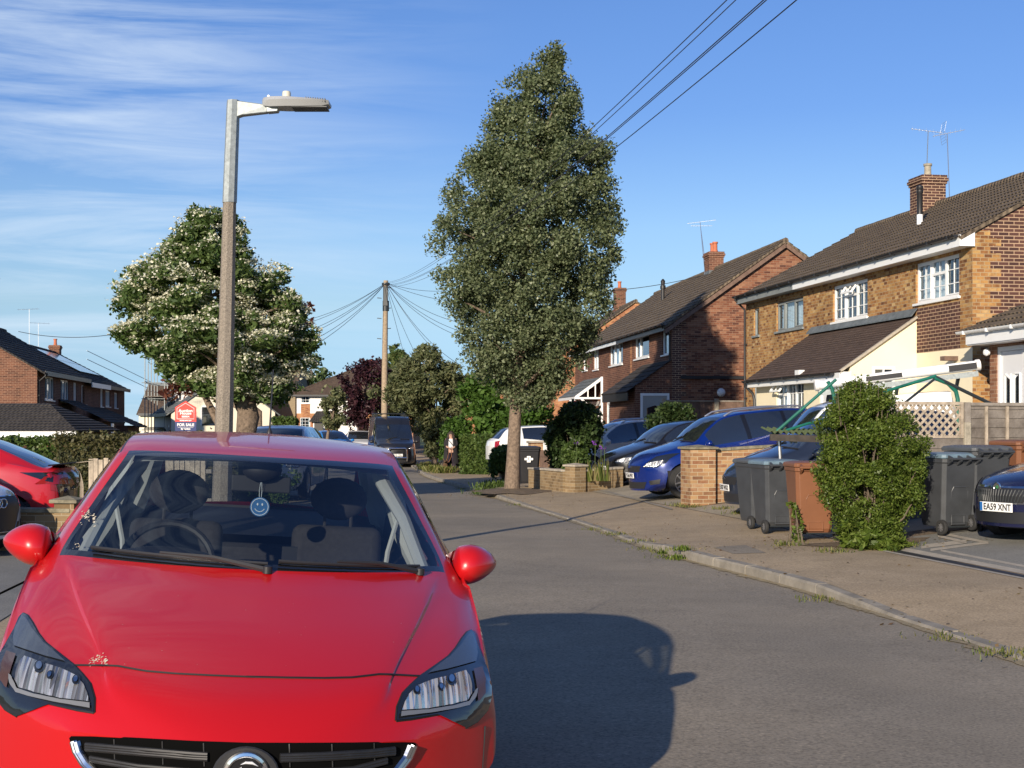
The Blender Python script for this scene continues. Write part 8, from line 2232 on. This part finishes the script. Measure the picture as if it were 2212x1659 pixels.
# irises beside the low wall
for px, py, d, n_ in ((1253, 952, 35.4, 1), (1297, 962, 35.2, 3)):
 g0 = ground_at(px, d); g0.z += .25; r = thing('iris_plant', 'tall purple irises ' + ('by the round green shrub' if px < 1280 else 'beside the black hatchback'), 'irises', g0); rs = random.Random(px)
 P = [Vector((rs.uniform(-.25, .25), rs.uniform(-.1, .1), 0)) for _ in range(26)]
 k = MB()
 for p in P:
  h_ = rs.uniform(.35, .6); q = Vector((rs.uniform(-.12, .12), rs.uniform(-.06, .06), h_)); s_ = Vector((.022, .006, 0))
  k.add([p - s_, p + s_, p + q * .6 + s_ * .8, p + q, p + q * .6 - s_ * .8], [(0, 1, 2, 3, 4)])
 k.build('blades', LG_grass, r)
 for i in range(n_):
  p = Vector((-.12 + .11 * i + rs.uniform(-.03, .03), 0, 0)); h_ = rs.uniform(.75, .98)
  k = MB(); k.tube([p, p + Vector((.01, 0, h_))], .008, 5); so = k.build('stem', LG_hedge, r)
  C = np.array([tuple(p + Vector((rs.gauss(0, .04), rs.gauss(0, .03), h_ + rs.gauss(0, .05)))) for _ in range(9)]); leaves('flower', C, .045, MT['iris'], so, elong=1.2, seed=i + px) if 'iris' in MT else None
# dirt that gathers in the gutter, soil under the bush, litter
def gutter_dirt(fx, sgn, y0, y1):
 mb = MB(); Y = y0; i = 0; rs = random.Random(9)
 while Y < y1:
  X = fx(Y); w = .05 + .07 * abs(math.sin(Y * 1.3)) * rs.random() + .04 * rs.random(); z = height(X - sgn * .03, Y)
  mb.v += [(X - sgn * .002, Y, gz(Y) + .012), (X - sgn * w, Y, gz(Y) + .009)]
  if i: mb.f.append((2 * i - 2, 2 * i - 1, 2 * i + 1, 2 * i)); mb.m.append(0)
  i += 1; Y += .11
 mb.build('gutter_dirt', MT['grit'], smooth=True)['kind'] = 'structure'
MT['grit'] = groundmat('gutter grit', (.22, .18, .11), (.34, .28, .18), 7, 60)
gutter_dirt(KR, 1, 4, 56)
bed = MB(); c0 = Vector((bP.x, bP.y, 0)); n = 28
for i in range(n):
 a = 2 * math.pi * i / n; x = c0.x + (.80 + .10 * math.sin(i * 2.3)) * math.cos(a); y = c0.y + .18 + (.42 + .06 * math.sin(i * 1.7)) * math.sin(a); bed.v.append((x, y, height(x, y) + .007))
bed.v.append((c0.x, c0.y + .2, height(c0.x, c0.y + .2) + .05)); bed.f = [(i, (i + 1) % n, n) for i in range(n)]; bed.m = [0] * n
bed.build('planting_bed', MT['earth'], smooth=True)['kind'] = 'structure'
LG_litter = leafmat('dry fallen leaves', [(.10, .06, .03), (.22, .15, .07), (.30, .24, .12)], .1)
rs = np.random.RandomState(21); P = []
for (cx, cy, sx, sy, k) in ((B.x, B.y - .3, .9, 1.3, 260), (bP.x, bP.y - .25, .8, .25, 160), (3.9, 19.6, .6, .5, 60)):
 for _ in range(k):
  x = cx + rs.normal() * sx; y = cy + rs.normal() * sy; P.append((x, y, height(x, y) + .012))
for _ in range(420):
 y = rs.uniform(7, 46); x = KR(y) + (rs.exponential(.25) if rs.rand() < .6 else -rs.exponential(.12)); P.append((x, y, height(x, y) + .012))
for _ in range(200):
 y = rs.uniform(7, 40); x = KR(y) + rs.uniform(.2, 2.4); P.append((x, y, height(x, y) + .010))
o = leaves('leaf_litter', np.array(P), .028, LG_litter, None, up=6, seed=3, fold=.1); o['kind'] = 'stuff'
# ================================================================ THE WOMAN AND HER DOG
def skin_mesh(name, verts, edges, radii, m, parent=None, sub=2, root=0):
 me = bpy.data.meshes.new(name); me.from_pydata([tuple(v) for v in verts], edges, [])
 o = bpy.data.objects.new(name, me); COL.objects.link(o)
 sk = o.modifiers.new('skin', 'SKIN'); sk.use_smooth_shade = True
 for i, r in enumerate(radii):
  d = me.skin_vertices[0].data[i]; d.radius = r if isinstance(r, tuple) else (r, r); d.use_root = (i == root)
 su = o.modifiers.new('sub', 'SUBSURF'); su.levels = su.render_levels = sub
 bpy.context.view_layer.update()
 ev = o.evaluated_get(bpy.context.evaluated_depsgraph_get()); m2 = bpy.data.meshes.new_from_object(ev)
 bpy.data.objects.remove(o); m2.materials.clear(); m2.materials.append(m); m2.shade_smooth()
 q = bpy.data.objects.new(name, m2); COL.objects.link(q)
 if parent is not None: q.parent = parent
 return q
def woman():
 g = gpt(974, 1021); r = thing('person', 'woman in a long dark coat and white top walking a small dog', 'person', g, math.radians(-4))
 skin = mat('skin', (.42, .25, .18), .6); coat = mat('dark coat cloth', (.014, .012, .015), .9); top = mat('white top cloth', (.55, .56, .58), .9); trous = mat('dark wide trousers', (.022, .014, .026), .9); hair = mat('dark brown hair', (.028, .018, .013), .7)
 # facing the viewer (-y): torso, arms and legs in one surface
 V = [(0, 0, .84), (0, .01, .98), (0, .015, 1.12), (0, .01, 1.25), (0, 0, 1.33), (0, -.02, 1.40), (0, -.03, 1.47),
         (-.17, .01, 1.26), (-.22, .0, 1.05), (-.12, -.18, .97), (-.05, -.24, .95), (.17, .01, 1.26), (.22, .0, 1.05), (.13, -.17, .95), (.06, -.23, .93),
         (-.10, 0, .78), (-.11, -.04, .46), (-.115, .0, .10), (-.12, -.10, .045), (.10, 0, .78), (.12, .06, .46), (.13, .10, .11), (.135, .0, .045)]
 E = [(0, 1), (1, 2), (2, 3), (3, 4), (4, 5), (5, 6), (3, 7), (7, 8), (8, 9), (9, 10), (3, 11), (11, 12), (12, 13), (13, 14), (0, 15), (15, 16), (16, 17), (17, 18), (0, 19), (19, 20), (20, 21), (21, 22)]
 R = [(.15, .11), (.135, .10), (.14, .10), (.145, .10), (.06, .055), (.075, .085), (.07, .08), .058, .046, .036, .026, .058, .046, .036, .026, .085, .062, .042, .036, .085, .062, .042, .036]
 skin_mesh('body', V, E, R, skin, r)
 # clothes follow the body
 V = [(0, .005, .86), (0, .012, 1.0), (0, .015, 1.12), (0, .01, 1.25), (0, .0, 1.31)]
 skin_mesh('white_top', V, [(0, 1), (1, 2), (2, 3), (3, 4)], [(.178, .142), (.165, .135), (.165, .130), (.165, .122), (.075, .068)], top, r)
 V = [(0, .01, .90), (-.10, 0, .76), (-.12, -.04, .44), (-.125, .0, .07), (.10, 0, .74), (.125, .06, .44), (.135, .10, .08)]
 skin_mesh('trousers', V, [(0, 1), (1, 2), (2, 3), (0, 4), (4, 5), (5, 6)], [(.19, .15), (.125, .12), (.095, .10), (.105, .12), (.125, .12), (.095, .10), (.105, .12)], trous, r)
 # open coat: a shell round back and sides
 k = MB(); n = 17; prof = [(1.34, .10, .085), (1.29, .20, .14), (1.1, .235, .165), (.9, .25, .185), (.6, .28, .20), (.34, .31, .22)]
 vs = []
 for z, w, d in prof:
  for i in range(n):
   a = math.radians(-66 + 312 * i / (n - 1)); vs.append((w * math.cos(a), .01 + d * math.sin(a) * 1.0, z + .012 * math.sin(i * 2.1)))
 k.add(vs, [(i * n + j, i * n + j + 1, (i + 1) * n + j + 1, (i + 1) * n + j) for i in range(len(prof) - 1) for j in range(n - 1)]); k.build('coat', coat, r, smooth=True)
 for sd in (-1, 1):
  V = [(sd * .16, .01, 1.28), (sd * .225, .0, 1.05), (sd * .14, -.15, .98)]; skin_mesh('coat_sleeve', V, [(0, 1), (1, 2)], [.075, .066, .056], coat, r)
  for f in range(5):
   a = -.02 + f * .012; V = [(sd * .055, -.235, .955 - .012 * f), (sd * (.035 - .004 * f), -.262, .948 - .012 * f), (sd * .012, -.262, .938 - .012 * f)] if f < 4 else [(sd * .06, -.235, .97), (sd * .04, -.25, .985), (sd * .025, -.262, .985)]
   skin_mesh('finger', V, [(0, 1), (1, 2)], [.009, .0085, .007], skin, r, 1)
 k = MB(); k.ball((0, .01, 1.475), (.092, .105, .11), 16, 10)
 k.v = [(x, y, z) if y > -.055 or z > 1.52 else (x, -.055 + (y + .055) * .1, z) for x, y, z in k.v]
 k.tube([(-.075, .03, 1.50), (-.10, .03, 1.36), (-.105, -.0, 1.22)], [.045, .05, .03], 8); k.tube([(.075, .03, 1.50), (.10, .03, 1.36), (.105, .0, 1.22)], [.045, .05, .03], 8); k.build('hair', hair, r, smooth=True)
 for x in (-.03, .03): k = MB(); k.ball((x, -.108, 1.475), (.011, .006, .007), 8, 6); k.build('eye', MT['ink'], r)
 k = MB(); k.ball((0, -.122, 1.445), (.013, .016, .022), 8, 6); k.build('nose', skin, r, smooth=True); k = MB(); k.ball((0, -.106, 1.412), (.024, .006, .006), 8, 6); k.build('mouth', mat('lips', (.28, .10, .09), .5), r)
 k = MB(); k.tube([(-.12, -.11, 1.28), (0, -.135, 1.15), (.12, -.135, 1.0)], .012, 6); k.build('bag_strap', coat, r)
 for x, y in ((-.12, -.06), (.135, .04)): k = MB(); k.ball((x, y, .045), (.05, .12, .05), 10, 6); k.build('shoe', coat, r, smooth=True)
 # dog sitting at her feet, facing the viewer
 d = thing('dog', 'small dark and tan dog sitting on the pavement in front of the woman', 'dog', g + Vector((-.20, -.30, 0)), 0)
 fur = mat('dark and tan fur', (.02, .016, .014), .9, col2=(.16, .085, .04), vscale=11, bump=.6, bscale=60)
 V = [(0, .18, .14), (0, .12, .22), (0, .04, .30), (0, -.02, .38), (0, -.05, .44), (0, -.13, .43), (0, -.18, .415), (-.06, .0, .26), (-.065, -.05, .12), (-.065, -.09, .02), (.06, .0, .26), (.065, -.05, .12), (.065, -.09, .02),
         (-.09, .16, .12), (-.12, .04, .12), (-.11, .12, .05), (-.11, .02, .02), (.09, .16, .12), (.12, .04, .12), (.11, .12, .05), (.11, .02, .02), (0, .28, .08), (.06, .38, .05)]
 E = [(0, 1), (1, 2), (2, 3), (3, 4), (4, 5), (5, 6), (2, 7), (7, 8), (8, 9), (2, 10), (10, 11), (11, 12), (0, 13), (13, 14), (14, 15), (15, 16), (0, 17), (17, 18), (18, 19), (19, 20), (0, 21), (21, 22)]
 R = [.11, .10, .095, .065, .07, .045, .028, .045, .032, .026, .045, .032, .026, .06, .042, .03, .024, .06, .042, .03, .024, .03, .015]
 skin_mesh('body', V, E, R, fur, d)
 for x in (-.055, .055): k = MB(); k.prism([(x - .025, -.04, .48), (x + .025, -.04, .48), (x * 1.3, -.05, .56)], (0, .02, 0)); k.build('ear', fur, d)
 for x in (-.026, .026): k = MB(); k.ball((x, -.115, .462), .010, 8, 6); k.build('eye', MT['ink'], d)
 k = MB(); k.ball((0, -.207, .42), .014, 8, 6); k.build('nose', MT['ink'], d)
 l = thing('dog_lead', 'orange-brown dog lead hanging from the woman to her dog', 'lead', g + Vector((0, -.25, .93)), 0); k = MB(); k.tube([(-.03, 0, 0), (-.10, -.05, -.28), (-.13, -.06, -.50), (-.18, -.05, -.56)], .007, 6); k.tube([(.05, 0, 0), (.03, -.04, -.3), (-.05, -.05, -.5), (-.16, -.05, -.56)], .007, 6); k.build('strap', mat('tan webbing', (.28, .12, .05), .8), l, smooth=True)
woman()
